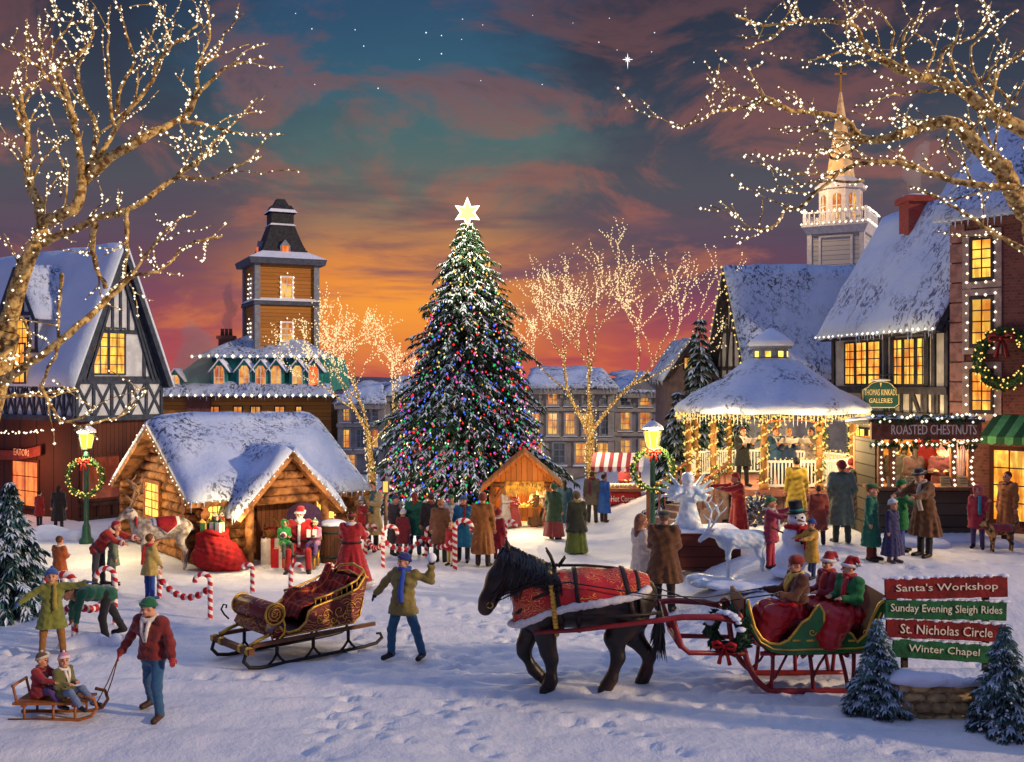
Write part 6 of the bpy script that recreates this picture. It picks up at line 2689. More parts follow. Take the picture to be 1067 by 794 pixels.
STAND = dict(L=((.05, -.02, -1), (.02, -.06, -1)), R=((-.07, .04, -1), (-.03, .02, -1)))
WALK = dict(L=((.05, -.34, -1), (.02, .10, -1)), R=((-.05, .30, -1), (-.02, .55, -1)))
SIT = dict(L=((.18, -1, -.06), (.02, -.12, -1)), R=((-.18, -1, -.06), (-.02, -.12, -1)))
DOWN = dict(L=((.20, .02, -1), (.10, -.22, -1)), R=((-.20, .02, -1), (-.10, -.22, -1)))
POCKET = dict(L=((.30, .12, -1), (-.20, -.55, -.8)), R=((-.30, .12, -1), (.20, -.55, -.8)))
HOLD = dict(L=((.16, -.20, -1), (-.45, -1, .1)), R=((-.16, -.20, -1), (.45, -1, .1)))
REACH = dict(L=((.2, -.75, -.55), (-.1, -1, -.1)), R=((-.2, -.75, -.55), (.1, -1, -.1)))
READ = dict(L=((.2, -.4, -.9), (-.35, -1, .45)), R=((-.2, -.4, -.9), (.35, -1, .45)))


def person(label, px=None, fy=None, hpx=None, rot=0, loc=None, height=None, arms=DOWN, legs=STAND, lean=0, yaw=0, pitch=0, child=False,
           coat=(60, 50, 50), hem=.72, flare=.05, trousers=(40, 40, 52), boots=(36, 30, 28), hat=None, hatc=(150, 30, 30), hair=(70, 44, 28), longhair=False,
           scarf=None, gloves=None, trim=None, belt=None, skirt=None, skirt_hem=.10, beard=None, bun=False, seat=None, group=None, lap=None, collar=None, bulk=1.0, skin=None, pattern=None, name='person', hatband=None, sidelean=0):
 if loc is None:
  loc = G(px, fy)
  loc.z = gz(loc.x, loc.y)
  height = hpx * loc.y / F
 s = height / 1.75
 d = max(loc.y, 5)
 cell = min(.040, max(.017, 1.25 * d / F / s))
 hs = 1.28 if child else 1.06
 t = thing(name, label, 'person', loc, R(rot), group)
 # ---- joints, 1.75 m tall, facing -y
 hip = Vector((0, 0, .93))
 J = {}
 for sd, sg in (('L', 1), ('R', -1)):
  th, sh = Vector(legs[sd][0]).normalized(), Vector(legs[sd][1]).normalized()
  h = hip + Vector((sg * .088, 0, -.02))
  k = h + th * .42
  a = k + sh * .41
  J['hip' + sd], J['knee' + sd], J['ank' + sd] = h, k, a
 low = min(J['ankL'].z, J['ankR'].z) - .075
 if seat is not None:
  dz = (seat - loc.z) / s + .10 - hip.z
 else:
  dz = -low
 for k in list(J):
  J[k] = J[k] + Vector((0, 0, dz))
 hip = hip + Vector((0, 0, dz))
 ca, sa = math.cos(R(lean)), math.sin(R(lean))
 cb, sb = math.cos(R(sidelean)), math.sin(R(sidelean))

 def up(x, y, z):
  x, z = x * cb + z * sb, -x * sb + z * cb
  return hip + Vector((x, y * ca - z * sa, y * sa + z * ca))
 shz = .50
 for sd, sg in (('L', 1), ('R', -1)):
  S = up(sg * .185 * (.92 if child else 1), .01, shz)
  ua, fa = Vector(arms[sd][0]).normalized(), Vector(arms[sd][1]).normalized()
  E = S + ua * .29
  Wr = E + fa * .25
  J['sh' + sd], J['el' + sd], J['wr' + sd], J['fa' + sd] = S, E, Wr, fa
 waist, chest, neck = up(0, 0, .16), up(0, 0, .38), up(0, .01, .56)
 hc = up(0, -.018, .575 + .115 * hs)
 body = MB()
 # ---- body: one soft surface
 pr = [('c', up(-.07, 0, -.02), up(.07, 0, -.02), .12, .12), ('c', up(-.05, 0, .16), up(.05, 0, .16), .105, .105), ('c', up(-.09, .0, .38), up(.09, 0, .38), .115, .115),
          ('c', up(0, 0, .0), chest, .12, .12), ('c', J['shL'], J['shR'], .06, .06), ('c', chest, neck, .08, .055), ('c', neck, up(0, -.01, .65), .05, .048)]
 for sd in 'LR':
  pr += [('c', J['sh' + sd], J['el' + sd], .052, .042), ('c', J['el' + sd], J['wr' + sd], .042, .030),
               ('c', J['hip' + sd], J['knee' + sd], .082, .056), ('c', J['knee' + sd], J['ank' + sd], .054, .038)]
  fo = Vector((legs[sd][1][0] * .0 + (.03 if sd == 'L' else -.03), -.17, -.045))
  J['toe' + sd] = J['ank' + sd] + fo
  if not lap:
   pr.append(('c', J['ank' + sd] + Vector((0, 0, -.02)), J['toe' + sd], .032, .026))
 V, Q = sdf_mesh(pr, max(cell, .028), .04)
 body.raw(V, Q, 0)
 # ---- head with a face
 Mh = Matrix.Translation(hc) @ Matrix.Rotation(R(yaw), 4, 'Z') @ Matrix.Rotation(R(pitch + lean * .25), 4, 'X') @ Matrix.Scale(hs, 4)
 hp = [('e', Vector((0, .012, .02)), (.074, .092, .096)), ('e', Vector((0, -.02, -.055)), (.056, .066, .062)), ('c', Vector((0, -.092, .005)), Vector((0, -.110, -.026)), .010, .017),
          ('e', Vector((.077, .012, -.012)), (.013, .022, .03)), ('e', Vector((-.077, .012, -.012)), (.013, .022, .03)), ('c', Vector((-.03, -.072, .032)), Vector((.03, -.072, .032)), .015, .015),
          ('e', Vector((0, -.07, -.085)), (.026, .02, .022)), ('c', Vector((0, .01, -.06)), Vector((0, .03, -.17)), .05, .05), ('e', Vector((.036, -.062, -.03)), (.026, .022, .024)), ('e', Vector((-.036, -.062, -.03)), (.026, .022, .024))]
 V, Q = sdf_mesh(hp, min(.020, max(.012, cell * .6)), .018)
 body.M = Mh
 body.raw(V, Q, 0)
 for sg in (-1, 1):
  body.ball((sg * .031, -.083, .008), .0125, 1, 6, 5)
  body.tube([(sg * .018, -.090, .036), (sg * .046, -.080, .038)], .006, 5, 1)
 body.tube([(-.024, -.084, -.058), (0, -.092, -.060), (.024, -.084, -.058)], .0065, 5, 2)
 body.M = Matrix.Identity(4)
 # ---- hands: palm, four fingers, thumb
 for sd, sg in (('L', 1), ('R', -1)):
  w_, fa = J['wr' + sd], J['fa' + sd]
  side = fa.cross(Vector((0, 0, 1)))
  if side.length < .2:
   side = fa.cross(Vector((0, 1, 0)))
  side.normalize()
  nrm = side.cross(fa).normalized()
  g = 1.15 if gloves else 1.0
  V, Q = sdf_mesh([('c', w_ - fa * .01, w_ + fa * .03, .03 * g, .034 * g), ('c', w_ + fa * .05 - side * .022, w_ + fa * .05 + side * .022, .022 * g, .022 * g)], .016, .02)
  body.raw(V, Q, 3 if gloves else 0)
  for i, ln in enumerate((.062, .072, .068, .052)):
   b = w_ + fa * .07 + side * (-.030 + .020 * i)
   m1 = b + fa * ln * .5 - nrm * .008
   m2 = m1 + fa * ln * .35 - nrm * .022
   body.tube([b - fa * .02, b, m1, m2], [.010 * g, .0105 * g, .0095 * g, .007 * g], 5, 3 if gloves else 0)
  b = w_ + fa * .025 - side * .03 * sg
  body.tube([b, b + (fa * .6 - side * sg * .8).normalized() * .035, b + (fa * .95 - side * sg * .45 - nrm * .2).normalized() * .07], [.013 * g, .0115 * g, .008 * g], 5, 3 if gloves else 0)
 body.v = [v * s for v in body.v]
 body.build('body', [skin or SKIN, EYE, LIPS, cloth(gloves) if gloves else SKIN], t, local=True)

 def garment(nm, V, Q, m, extra=None):
  mb = MB()
  mb.raw(np.array(V) * s, Q, 0)
  return mb.build(nm, m, t, local=True)
 # ---- trousers and boots
 if trousers is not None and not (skirt and skirt_hem < .2) and hem > .22:
  pr = [('c', up(-.06, .0, -.03), up(.06, .0, -.03), .135, .135), ('c', up(-.05, 0, .10), up(.05, 0, .10), .12, .12)]
  for sd in 'LR':
   pr += [('c', J['hip' + sd], J['knee' + sd], .100, .075), ('c', J['knee' + sd], J['ank' + sd] + Vector((0, 0, .0)), .075, .066)]
  V, Q = sdf_mesh(pr, cell, .035, wob=.004)
  garment('trousers', V, Q, cloth(trousers))
 if boots is not None and (seat is None or lap is None):
  bm = mat('boot_%d_%d_%d' % boots, boots, .5, .2, 8, .2)
  for sd in 'LR':
   a, to = J['ank' + sd], J['toe' + sd]
   shin = (J['knee' + sd] - a).normalized()
   V, Q = sdf_mesh([('c', a + shin * .16, a, .060, .058), ('c', a + (a - to) * .18 + Vector((0, 0, -.03)), to + Vector((0, -.01, -.004)), .052, .047)], max(.018, cell * .7), .03)
   garment('boot', V, Q, bm)
 # ---- coat
 b_ = bulk
 pr = [('c', up(-.055, 0, .16), up(.055, 0, .16), .135 * b_, .135 * b_), ('c', up(-.095, .0, .36), up(.095, 0, .36), .142 * b_, .142 * b_), ('c', J['shL'] - Vector((0, 0, .02)), J['shR'] - Vector((0, 0, .02)), .083, .083),
          ('c', up(0, 0, .02), chest, .145 * b_, .14 * b_), ('c', chest, up(0, .005, .55), .10, .075)]
 hz = hem + (dz if seat is None else 0)
 top = up(0, 0, .10)
 if lean > 30:
  pr.append(('c', up(-.06, 0, -.06), up(.06, 0, -.06), .15 * b_, .15 * b_))
 elif seat is None:
  bot = Vector((hip.x, hip.y, max(hem - .02, .02)))
  if legs is WALK:
   bot.y += .02
  r0 = .15 * b_
  r1 = r0 + flare + .05 * max(0, .7 - hem)
  for sg in (-1, 1):
   pr.append(('c', Vector((sg * .05, top.y * .6, top.z)), Vector((sg * (.05 + flare * .5), bot.y, bot.z)), r0, r1))
 else:
  for sd in 'LR':
   pr.append(('c', J['hip' + sd], J['hip' + sd].lerp(J['knee' + sd], .9 if hem < .6 else .45), .13 * b_, .115))
  pr.append(('c', up(-.06, 0, 0), up(.06, 0, 0), .15 * b_, .15 * b_))
 for sd in 'LR':
  pr += [('c', J['sh' + sd], J['el' + sd], .080 * b_, .066), ('c', J['el' + sd], J['wr' + sd] - J['fa' + sd] * .02, .066, .058)]
 V, Q = sdf_mesh(pr, cell, .045, zmin=hem if seat is None and lean < 30 else None, fold=(hip.z + .05, .010 + .010 * (hem < .5), 9) if hem < .7 and seat is None and lean < 30 else None, wob=.011)
 cm = pattern or cloth(coat)
 garment('coat' if hem > .2 else 'dress', V, Q, cm)
 if skirt:
  pr = []
  for sg in (-1, 1):
   pr.append(('c', Vector((sg * .05, 0, hip.z + .12)), Vector((sg * .10, .0, skirt_hem - .02)), .135, .25))
  V, Q = sdf_mesh(pr, cell, .05, zmin=skirt_hem, fold=(hip.z, .02, 9))
  garment('skirt', V, Q, cloth(skirt))
 if trim:
  mb = MB()
  fm = FUR if trim == 'fur' else cloth(trim)
  n = 18
  if seat is None and lean < 30:
   r1 = .15 * b_ + flare + .05 * max(0, .7 - hem) + (.035 if hem < .3 else .02)
   mb.tube([Vector(((r1 + .05 + flare * .5) * math.cos(a), r1 * math.sin(a) + (top.y * .6 if hem > .6 else 0), hem + .03)) for a in np.linspace(0, 6.2832, n, endpoint=False)], .045, 8, closed=True)
  for sd in 'LR':
   w_, fa = J['wr' + sd], J['fa' + sd]
   mb.tube([w_ - fa * .065, w_ - fa * .005], [.072, .072], 10)
  mb.tube([up(.085 * math.cos(a), .085 * math.sin(a), .565) for a in np.linspace(0, 6.2832, n, endpoint=False)], .042, 8, closed=True)
  if trim == 'fur' and not skirt:
   mb.tube([up(0, -.155 * b_, .50), up(0, -.165 * b_, .35), up(0, -.165 * b_, .15), up(0, -.17 * b_, .0)], .034, 7)
  mb.v = [v * s for v in mb.v]
  mb.build('fur_trim' if trim == 'fur' else 'trim', fm, t, local=True)
 if not (collar or trim or scarf) and hat != 'hood':
  mb = MB()
  mb.tube([up(.095 * math.cos(a), .09 * math.sin(a) - .005, .555 + .015 * math.sin(a)) for a in np.linspace(0, 6.2832, 16, endpoint=False)], .030, 8, closed=True)
  mb.v = [v * s for v in mb.v]
  mb.build('collar', cloth(tuple(int(c * .72) for c in coat)), t, local=True)
 if seat is None and lean < 30 and abs((rot + 180) % 360 - 180) < 100 and pattern is None and s > .5:
  mb = MB()
  for i in range(4):
   mb.ball(up(.012, -.158 * b_ - .008 - .02 * (i > 2), .40 - .13 * i), .016, 0, 7, 5)
  mb.v = [v * s for v in mb.v]
  mb.build('buttons', mat('horn_button', (60, 46, 36), .4, .1, 9, 0), t, local=True)
 if collar:
  mb = MB()
  mb.tube([up(.095 * math.cos(a), .09 * math.sin(a) - .01, .55 + .02 * math.sin(a)) for a in np.linspace(0, 6.2832, 16, endpoint=False)], .036, 8, closed=True)
  for sg in (-1, 1):
   mb.tube([up(sg * .06, -.10, .53), up(sg * .035, -.158 * b_, .38), up(sg * .012, -.165 * b_, .24)], [.034, .030, .014], 7)
  mb.v = [v * s for v in mb.v]
  mb.build('collar', cloth(collar), t, local=True)
 if belt:
  mb = MB()
  mb.tube([up(.205 * b_ * math.cos(a), .158 * b_ * math.sin(a), .13) for a in np.linspace(0, 6.2832, 20, endpoint=False)], .028, 6, closed=True)
  mb.v = [v * s for v in mb.v]
  mb.build('belt', mat('belt_leather', belt, .45, .15, 8, .1), t, local=True)
 if scarf:
  mb = MB()
  mb.tube([up(.088 * math.cos(a), .082 * math.sin(a), .575 + .012 * math.sin(3 * a)) for a in np.linspace(0, 6.2832, 18, endpoint=False)], .038, 8, closed=True)
  bk = 1 if isinstance(scarf, tuple) and len(scarf) == 4 else -1
  mb.tube([up(.05, bk * .09, .56), up(.07, bk * .165 * b_, .42), up(.06, bk * .18 * b_, .22), up(.08, bk * .18 * b_, .05)], [.034, .046, .046, .05], 7)
  mb.v = [v * s for v in mb.v]
  mb.build('scarf', cloth(tuple(scarf[:3])), t, local=True)
 # ---- hair, hat, beard in the head's own frame
 def headpart(nm, mb, m):
  mb.v = [(Mh @ v) * s for v in mb.v]
  return mb.build(nm, m, t, local=True)
 hc_ = max(.014, cell * .6)
 if hair and hat != 'hood':
  pr = [('e', Vector((0, .022, .034)), (.083, .097, .096))]
  if longhair:
   pr += [('c', Vector((0, .06, 0)), Vector((0, .085, -.2)), .075, .05)]
  if bun:
   pr += [('e', Vector((0, .07, .11)), (.05, .05, .045))]
  V, Q = sdf_mesh(pr, hc_, .02, cut=lambda X, Y, Z: (-.035 - .75 * np.clip(Z - .045, -.055, 1)) - Y + 0 * X, wob=.002)
  mb = MB()
  mb.raw(V, Q)
  headpart('hair', mb, mat('hair_%d_%d_%d' % hair, hair, .6, .35, 18, .6, 50))
 if hat:
  mb = MB()
  hm = [cloth(hatc), FUR if hat == 'fur_hat' else cloth(hatband or hatc)]
  if hat == 'beanie':
   V, Q = sdf_mesh([('e', Vector((0, .014, .044)), (.093, .107, .098))], hc_, .02, cut=lambda X, Y, Z: (.022 - .35 * Y) - Z + 0 * X)
   mb.raw(V, Q)
   mb.tube([(.090 * math.cos(a), .013 + .105 * math.sin(a), .030 - .038 * math.sin(a)) for a in np.linspace(0, 6.2832, 18, endpoint=False)], .013, 7, 1, closed=True)
   mb.tube([(.089 * math.cos(a), .013 + .104 * math.sin(a), .048 - .038 * math.sin(a)) for a in np.linspace(0, 6.2832, 18, endpoint=False)], .013, 7, 1, closed=True)
   if child:
    mb.ball((0, .02, .150), .026, 1, 8, 6)
  elif hat == 'fur_hat':
   V, Q = sdf_mesh([('c', Vector((0, .012, .06)), Vector((.0, .03, .12)), .092, .066), ('c', Vector((0, .03, .12)), Vector((.05, .10, .14)), .06, .035), ('c', Vector((.05, .10, .14)), Vector((.08, .14, .08)), .035, .022)], hc_, .03, zmin=.02)
   mb.raw(V, Q)
   mb.tube([(.092 * math.cos(a), .012 + .106 * math.sin(a), .038 - .012 * math.sin(a)) for a in np.linspace(0, 6.2832, 18, endpoint=False)], .028, 8, 1, closed=True)
   mb.ball((.085, .145, .06), .034, 1, 8, 6)
  elif hat == 'furcap':
   V, Q = sdf_mesh([('e', Vector((0, .016, .062)), (.112, .122, .090))], hc_, .02, wob=.007, zmin=.012)
   mb.raw(V, Q)
  elif hat == 'fedora':
   mb.lathe([(.155, .052), (.158, .058), (.092, .062), (.088, .12), (.075, .15), (.03, .145)], 20, (0, .012, 0))
   mb.lathe([(.094, .064), (.0945, .085), (.092, .086)], 20, (0, .012, 0), 1)
  elif hat == 'top':
   mb.lathe([(.145, .055), (.148, .062), (.092, .066), (.086, .20), (.094, .215), (.0, .215)], 20, (0, .012, 0))
   mb.lathe([(.095, .068), (.093, .10), (.09, .101)], 20, (0, .012, 0), 1)
  elif hat == 'cap':
   V, Q = sdf_mesh([('e', Vector((0, .012, .075)), (.105, .115, .052)), ('e', Vector((0, -.095, .045)), (.07, .06, .012))], hc_, .02, zmin=.02)
   mb.raw(V, Q)
  elif hat == 'bonnet':
   V, Q = sdf_mesh([('e', Vector((0, .03, .04)), (.10, .105, .105))], hc_, .02, cut=lambda X, Y, Z: (-.04 - .45 * (Z - .04)) - Y + 0 * X)
   mb.raw(V, Q)
   mb.tube([(.098 * math.cos(a), -.035 - .05 * math.sin(a), .03 + .105 * math.sin(a)) for a in np.linspace(-.6, 3.74, 16)], .022, 7, 1)
  elif hat == 'hood':
   V, Q = sdf_mesh([('e', Vector((0, .028, .02)), (.104, .112, .122)), ('c', Vector((0, .02, -.08)), Vector((0, .02, -.15)), .09, .10)], hc_, .03, cut=lambda X, Y, Z: (-.062 - .05 * Z) - Y + 0 * X)
   mb.raw(V, Q)
   mb.tube([(.082 * math.cos(a), -.066, .012 + .102 * math.sin(a)) for a in np.linspace(0, 6.2832, 18, endpoint=False)], .02, 7, 1, closed=True)
  elif hat == 'band':
   mb.tube([(.088 * math.cos(a), .012 + .10 * math.sin(a), .07) for a in np.linspace(0, 6.2832, 18, endpoint=False)], .02, 7, 0, closed=True)
  headpart('hat', mb, hm)
 if beard:
  V, Q = sdf_mesh([('e', Vector((0, -.062, -.075)), (.066, .05, .06)), ('e', Vector((0, -.07, -.14)), (.052, .045, .08)), ('c', Vector((-.045, -.095, -.04)), Vector((.045, -.095, -.04)), .016, .016)], hc_, .03, wob=.004)
  mb = MB()
  mb.raw(V, Q)
  headpart('beard', mb, FUR)
 if lap:      # a blanket over the knees
  pr = [('c', J['hipL'], J['kneeL'] + Vector((.03, -.03, .0)), .175, .165), ('c', J['hipR'], J['kneeR'] + Vector((-.03, -.03, .0)), .175, .165), ('c', J['kneeL'], J['kneeR'], .165, .165)]
  for sd in 'LR':
   pr.append(('c', J['knee' + sd], J['ank' + sd] + Vector((0, -.05, .12)), .16, .20))
  V, Q = sdf_mesh(pr, cell, .14, wob=.012, fold=(9, .016, 9))
  garment('lap_blanket', V, Q, lap)
 Mt = wm(t)
 out = {k: Mt @ (v * s) for k, v in J.items() if not k.startswith('fa')}
 for k in 'LR':
  out['fa' + k] = Mt.to_3x3() @ (J['fa' + k] * s)
 return t, out


def sub(d, **k):
 e = dict(d)
 e.update(k)
 return e


# ---------------------------------------------------------------- left side of the square
person('small figure in a red coat standing at the glowing shop window', 41, 548, 36, 160, coat=(150, 30, 28), hem=.5, hair=(40, 26, 20), child=True, arms=DOWN)
person('tall figure in a black coat with back turned beside the red shop door', 61, 552, 46, 190, coat=(30, 24, 30), hem=.35, trousers=(40, 44, 46), hair=(24, 18, 18), longhair=True)
person('child with brown hair and rust orange jacket seen from behind near the snow bank', 62, 618, 58, 165, coat=(156, 78, 34), hem=.62, trousers=(70, 50, 40), hair=(92, 52, 28), child=True, collar=(220, 200, 170), arms=HOLD)
person('person in red coat and knitted red hat bending forward to the reindeer', 103, 610, 76, 78, coat=(156, 38, 34), hem=.60, flare=.06, trousers=(52, 54, 62), hat='beanie', hatc=(150, 26, 44), hair=(60, 40, 30), lean=42, trim=(226, 190, 170),
       arms=dict(L=((.1, -.9, -.5), (0, -1, -.1)), R=((-.1, -.8, -.7), (0, -1, -.2))), pitch=-20, longhair=True)
person('child in a grey-green jacket standing behind the candy cane swag by the red-coated person', 118, 610, 56, 120, coat=(98, 108, 88), hem=.65, trousers=(70, 78, 86), hair=(140, 96, 56), child=True, hat='beanie', hatc=(150, 140, 120))
person('child in yellow-tan coat with long red scarf and blue trousers facing the reindeer', 156, 624, 66, 150, coat=(176, 152, 84), hem=.66, trousers=(36, 70, 150), hair=(110, 66, 34), scarf=(176, 24, 30, 1), child=True,
       arms=dict(L=((.3, -.7, -.3), (0, -.8, .5)), R=((-.2, -.2, -1), (0, -.5, -.8))), boots=(40, 60, 120))
person('boy in olive coat and blue hat with arms spread and brown trousers', 54, 683, 88, 20, coat=(112, 116, 48), hem=.58, flare=.07, trousers=(136, 92, 44), hat='beanie', hatc=(40, 82, 150), hair=(120, 76, 40), child=True, scarf=(150, 130, 50), gloves=(60, 92, 150),
       arms=dict(L=((.9, -.15, .02), (.9, -.5, .3)), R=((-.8, -.1, -.45), (-.7, -.4, -.5))), legs=dict(L=((.22, -.05, -1), (.10, .03, -1)), R=((-.18, .02, -1), (-.06, .05, -1))))
person('child in dark green jumper bending far down to scoop snow', 110, 668, 96, -50, coat=(28, 84, 66), hem=.80, trousers=(30, 30, 36), hair=(150, 88, 44), hat='beanie', hatc=(30, 52, 48), child=True, lean=78, pitch=20, gloves=(170, 100, 70),
       arms=dict(L=((.12, -.35, -1), (0, -.1, -1)), R=((-.12, -.2, -1), (0, -.1, -1))), legs=dict(L=((.2, -.3, -1), (.1, .15, -1)), R=((-.15, .55, -1), (-.1, .55, -1))))
M1, J1 = person('walking man in maroon jacket, jeans and green striped hat pulling the little sled', 160, 747, 128, -18, coat=(112, 34, 34), hem=.84, trousers=(40, 84, 122), hat='beanie', hatc=(24, 96, 64), hair=(60, 36, 24), gloves=(160, 40, 44), boots=(64, 44, 34),
    scarf=None, collar=(214, 206, 196), yaw=-46, pitch=14, arms=dict(L=((.42, .10, -1), (.25, -.15, -1)), R=((-.55, .0, -.9), (-.35, -.35, -.8))), legs=dict(L=((.16, -.34, -1), (.02, .16, -1)), R=((-.22, .30, -1), (-.24, .55, -1))), flare=.03, lean=8)

# ---------------------------------------------------------------- little sled with two children
SL = G(62, 748)


def kids_sled():
 t = thing('wooden_sled', 'small wooden sled with curled runners carrying two children', 'sled', SL, R(0))
 w_ = mat('sled_wood', (150, 88, 46), .5, .25, 6, .3)
 x, y = SL.x, SL.y
 for sg in (-1, 1):
  mb = MB()
  yy = y + sg * .2
  pts = [(x - .62, yy, .03), (x - .1, yy, .03), (x + .34, yy, .03), (x + .52, yy, .08), (x + .60, yy, .20), (x + .56, yy, .32), (x + .42, yy, .35)]
  mb.tube(pts, .024, 7)
  for q in (-.4, .0, .3):
   mb.tube([(x + q, yy, .03), (x + q, yy, .24)], .018, 6)
  mb.build('runner', w_, t)
 mb = MB()
 for k in range(5):
  mb.box((x - .06, y - .2 + k * .1, .26), (.98, .085, .03))
 for q in (-.4, .3):
  mb.box((x + q, y, .235), (.06, .5, .03))
 mb.build('seat', w_, t)
 mb = MB()
 for sg in (-1, 1):
  mb.tube([(x - .50, y + sg * .2, .26), (x - .56, y + sg * .2, .52)], .018, 6)
 mb.tube([(x - .56, y - .22, .50), (x - .56, y + .22, .50)], .02, 6)
 mb.build('back_rail', w_, t)
 a = Vector((x + .58, y - .18, .24))
 mb = MB()
 hnd = J1['wrR'] + J1['faR'] * .07
 mb.tube([a, a.lerp(hnd, .5) - Z3 * .04, hnd], .009, 5)
 mb.tube([Vector((x + .58, y + .18, .24)), Vector((x + .58, y + .18, .24)).lerp(hnd, .5) - Z3 * .04, hnd], .009, 5)
 tag(mb.build('tow_rope', mat('rope', (92, 62, 40), .8, .2, 10, .2)), 'thin brown tow rope from the little sled to the hand of the man in maroon', 'rope')


kids_sled()
person('child in maroon coat and brown hat sitting at the back of the little sled', loc=SL + Vector((-.30, .02, 0)), height=1.10, rot=80, seat=.29, legs=dict(L=((.2, -1, .30), (.05, -.7, -.8)), R=((-.2, -1, .30), (-.05, -.7, -.8))), coat=(140, 36, 44), hem=.72, trousers=(84, 58, 116), hat='beanie', hatc=(92, 70, 52), hatband=(190, 180, 160), child=True, arms=REACH, hair=(110, 70, 40), lean=6)
person('child in olive coat and pink knitted hat sitting in front on the little sled', loc=SL + Vector((.06, -.02, 0)), height=1.10, rot=66, seat=.29, legs=dict(L=((.2, -1, .30), (.05, -.8, -.7)), R=((-.2, -1, .30), (-.05, -.8, -.7))), coat=(96, 94, 52), hem=.72, trousers=(96, 116, 150), hat='beanie', hatc=(196, 130, 150), hatband=(226, 200, 206), child=True, arms=HOLD, hair=(190, 140, 80), longhair=True, yaw=-30, collar=(220, 214, 200))

# ---------------------------------------------------------------- in front of the cabin
SA = G(312, 594)


def carved_chair():
 t = thing('carved_chair', 'high-backed purple throne chair behind the white-bearded man', 'chair', SA + Vector((0, .25, 0)))
 pm = mat('purple_velvet', (58, 36, 70), .8, .25, 6, .3)
 x, y = SA.x, SA.y + .25
 mb = MB()
 mb.box((x, y, .45), (.78, .6, .12))
 mb.build('seat', pm, t)
 mb = MB()
 arc = [Vector((x - .42, y + .28, .4)), Vector((x + .42, y + .28, .4)), Vector((x + .44, y + .32, 1.3))] + [Vector((x + .44 * math.cos(a), y + .33, 1.3 + .3 * math.sin(a))) for a in np.linspace(.2, 2.94, 9)] + [Vector((x - .44, y + .32, 1.3))]
 mb.prism(arc, Vector((0, .09, 0)))
 mb.build('backrest', pm, t)
 for sx in (-1, 1):
  mb = MB()
  mb.bar((x + sx * .42, y - .28, .72), (x + sx * .42, y + .3, .72), .09, .07)
  mb.bar((x + sx * .42, y - .26, .45), (x + sx * .42, y - .26, .72), .07, .07)
  mb.build('armrest', GOLD, t)
  for sy in (-.25, .27):
   mb = MB()
   mb.tube([(x + sx * .36, y + sy, 0), (x + sx * .36, y + sy, .42)], [.03, .05], 8)
   mb.build('leg', GOLD, t)


carved_chair()
PS, JS = person('white-bearded man in fur-trimmed red suit seated before the cabin with two children', loc=SA + Vector((0, .05, 0)), height=1.95, rot=6, seat=.48, legs=dict(L=((.30, -1, -.10), (.05, -.06, -1)), R=((-.30, -1, -.10), (-.05, -.06, -1))), coat=(156, 18, 24), hem=.75, trousers=(150, 18, 24), boots=(22, 20, 24),
               hat='fur_hat', hatc=(160, 18, 26), hair=(226, 222, 218), beard=True, trim='fur', belt=(22, 20, 22), gloves=(30, 26, 28), bulk=1.28, arms=dict(L=((.45, -.5, -.75), (.05, -1, .05)), R=((-.45, -.5, -.75), (-.05, -1, .05))))
person('child in green hooded coat sitting on the knee of the white-bearded man', loc=Vector((SA.x - .33, SA.y - .22, 0)), height=1.12, rot=30, seat=.66, legs=SIT, coat=(34, 128, 60), hem=.75, trousers=(60, 70, 60), hat='hood', hatc=(30, 120, 54), child=True, arms=HOLD, boots=(50, 40, 36))
KG, JG = person('child in striped green hat holding a white present beside the bearded man', loc=Vector((SA.x + .40, SA.y - .06, 0)), height=1.12, rot=-10, seat=.64, legs=SIT, coat=(150, 100, 130), hem=.75, trousers=(96, 70, 130), hat='beanie', hatc=(40, 100, 60), hatband=(190, 190, 170), child=True, arms=HOLD, hair=(120, 80, 50))


def gift(c, dims, m, rib, label, rz=0, parcel='gift_box', bow_s=.10):
 t = thing(parcel, label, 'gift box', c, rz, 'presents')
 x, y, z = dims
 mb = MB()
 mb.box((0, 0, z / 2), dims)
 b = mb.build('box', m, t, local=True)
 mb = MB()
 rw = min(x, y) * .2
 mb.box((0, 0, z / 2), (rw, y + .008, z + .008))
 mb.box((0, 0, z / 2), (x + .008, rw * .98, z + .0075))
 mb.build('ribbon', rib, t, local=True)
 mb = MB()
 for sg in (-1, 1):
  mb.tube([(0, 0, z), (sg * bow_s, 0, z + bow_s * .9), (sg * bow_s * 1.5, 0, z + bow_s * .3), (0, 0, z + .01)], [.02, .035, .03, .015], 6)
 mb.build('bow', rib, t, local=True)


GW = mat('gift_white', (222, 214, 206), .6, .08, 9, .05)
GR = mat('gift_red', (178, 30, 32), .5, .12, 9, .05)
GG = mat('gift_green', (40, 96, 58), .5, .12, 9, .05)
GY = mat('ribbon_gold', (214, 178, 96), .4, .1, 9, .05)
gift(JG['wrL'].lerp(JG['wrR'], .5) + Vector((0, -.12, .02)), (.24, .2, .18), GW, GR, 'small white present with red ribbon in the arms of the child in the striped hat', .2)
gq = G(279, 590)
gift(gq + Vector((0, .5, 0)), (.58, .5, .66), GW, GR, 'large white present with red ribbon between the red sack and the seated man', .25, bow_s=.13)
gift(gq + Vector((.42, -.1, 0)), (.5, .42, .46), GR, GW, 'bright red present with white ribbon at the boots of the seated man', -.15)
gift(gq + Vector((.44, -.08, .468)), (.22, .22, .12), GY, GW, 'little gold present on top of the red present', .4, bow_s=.06)


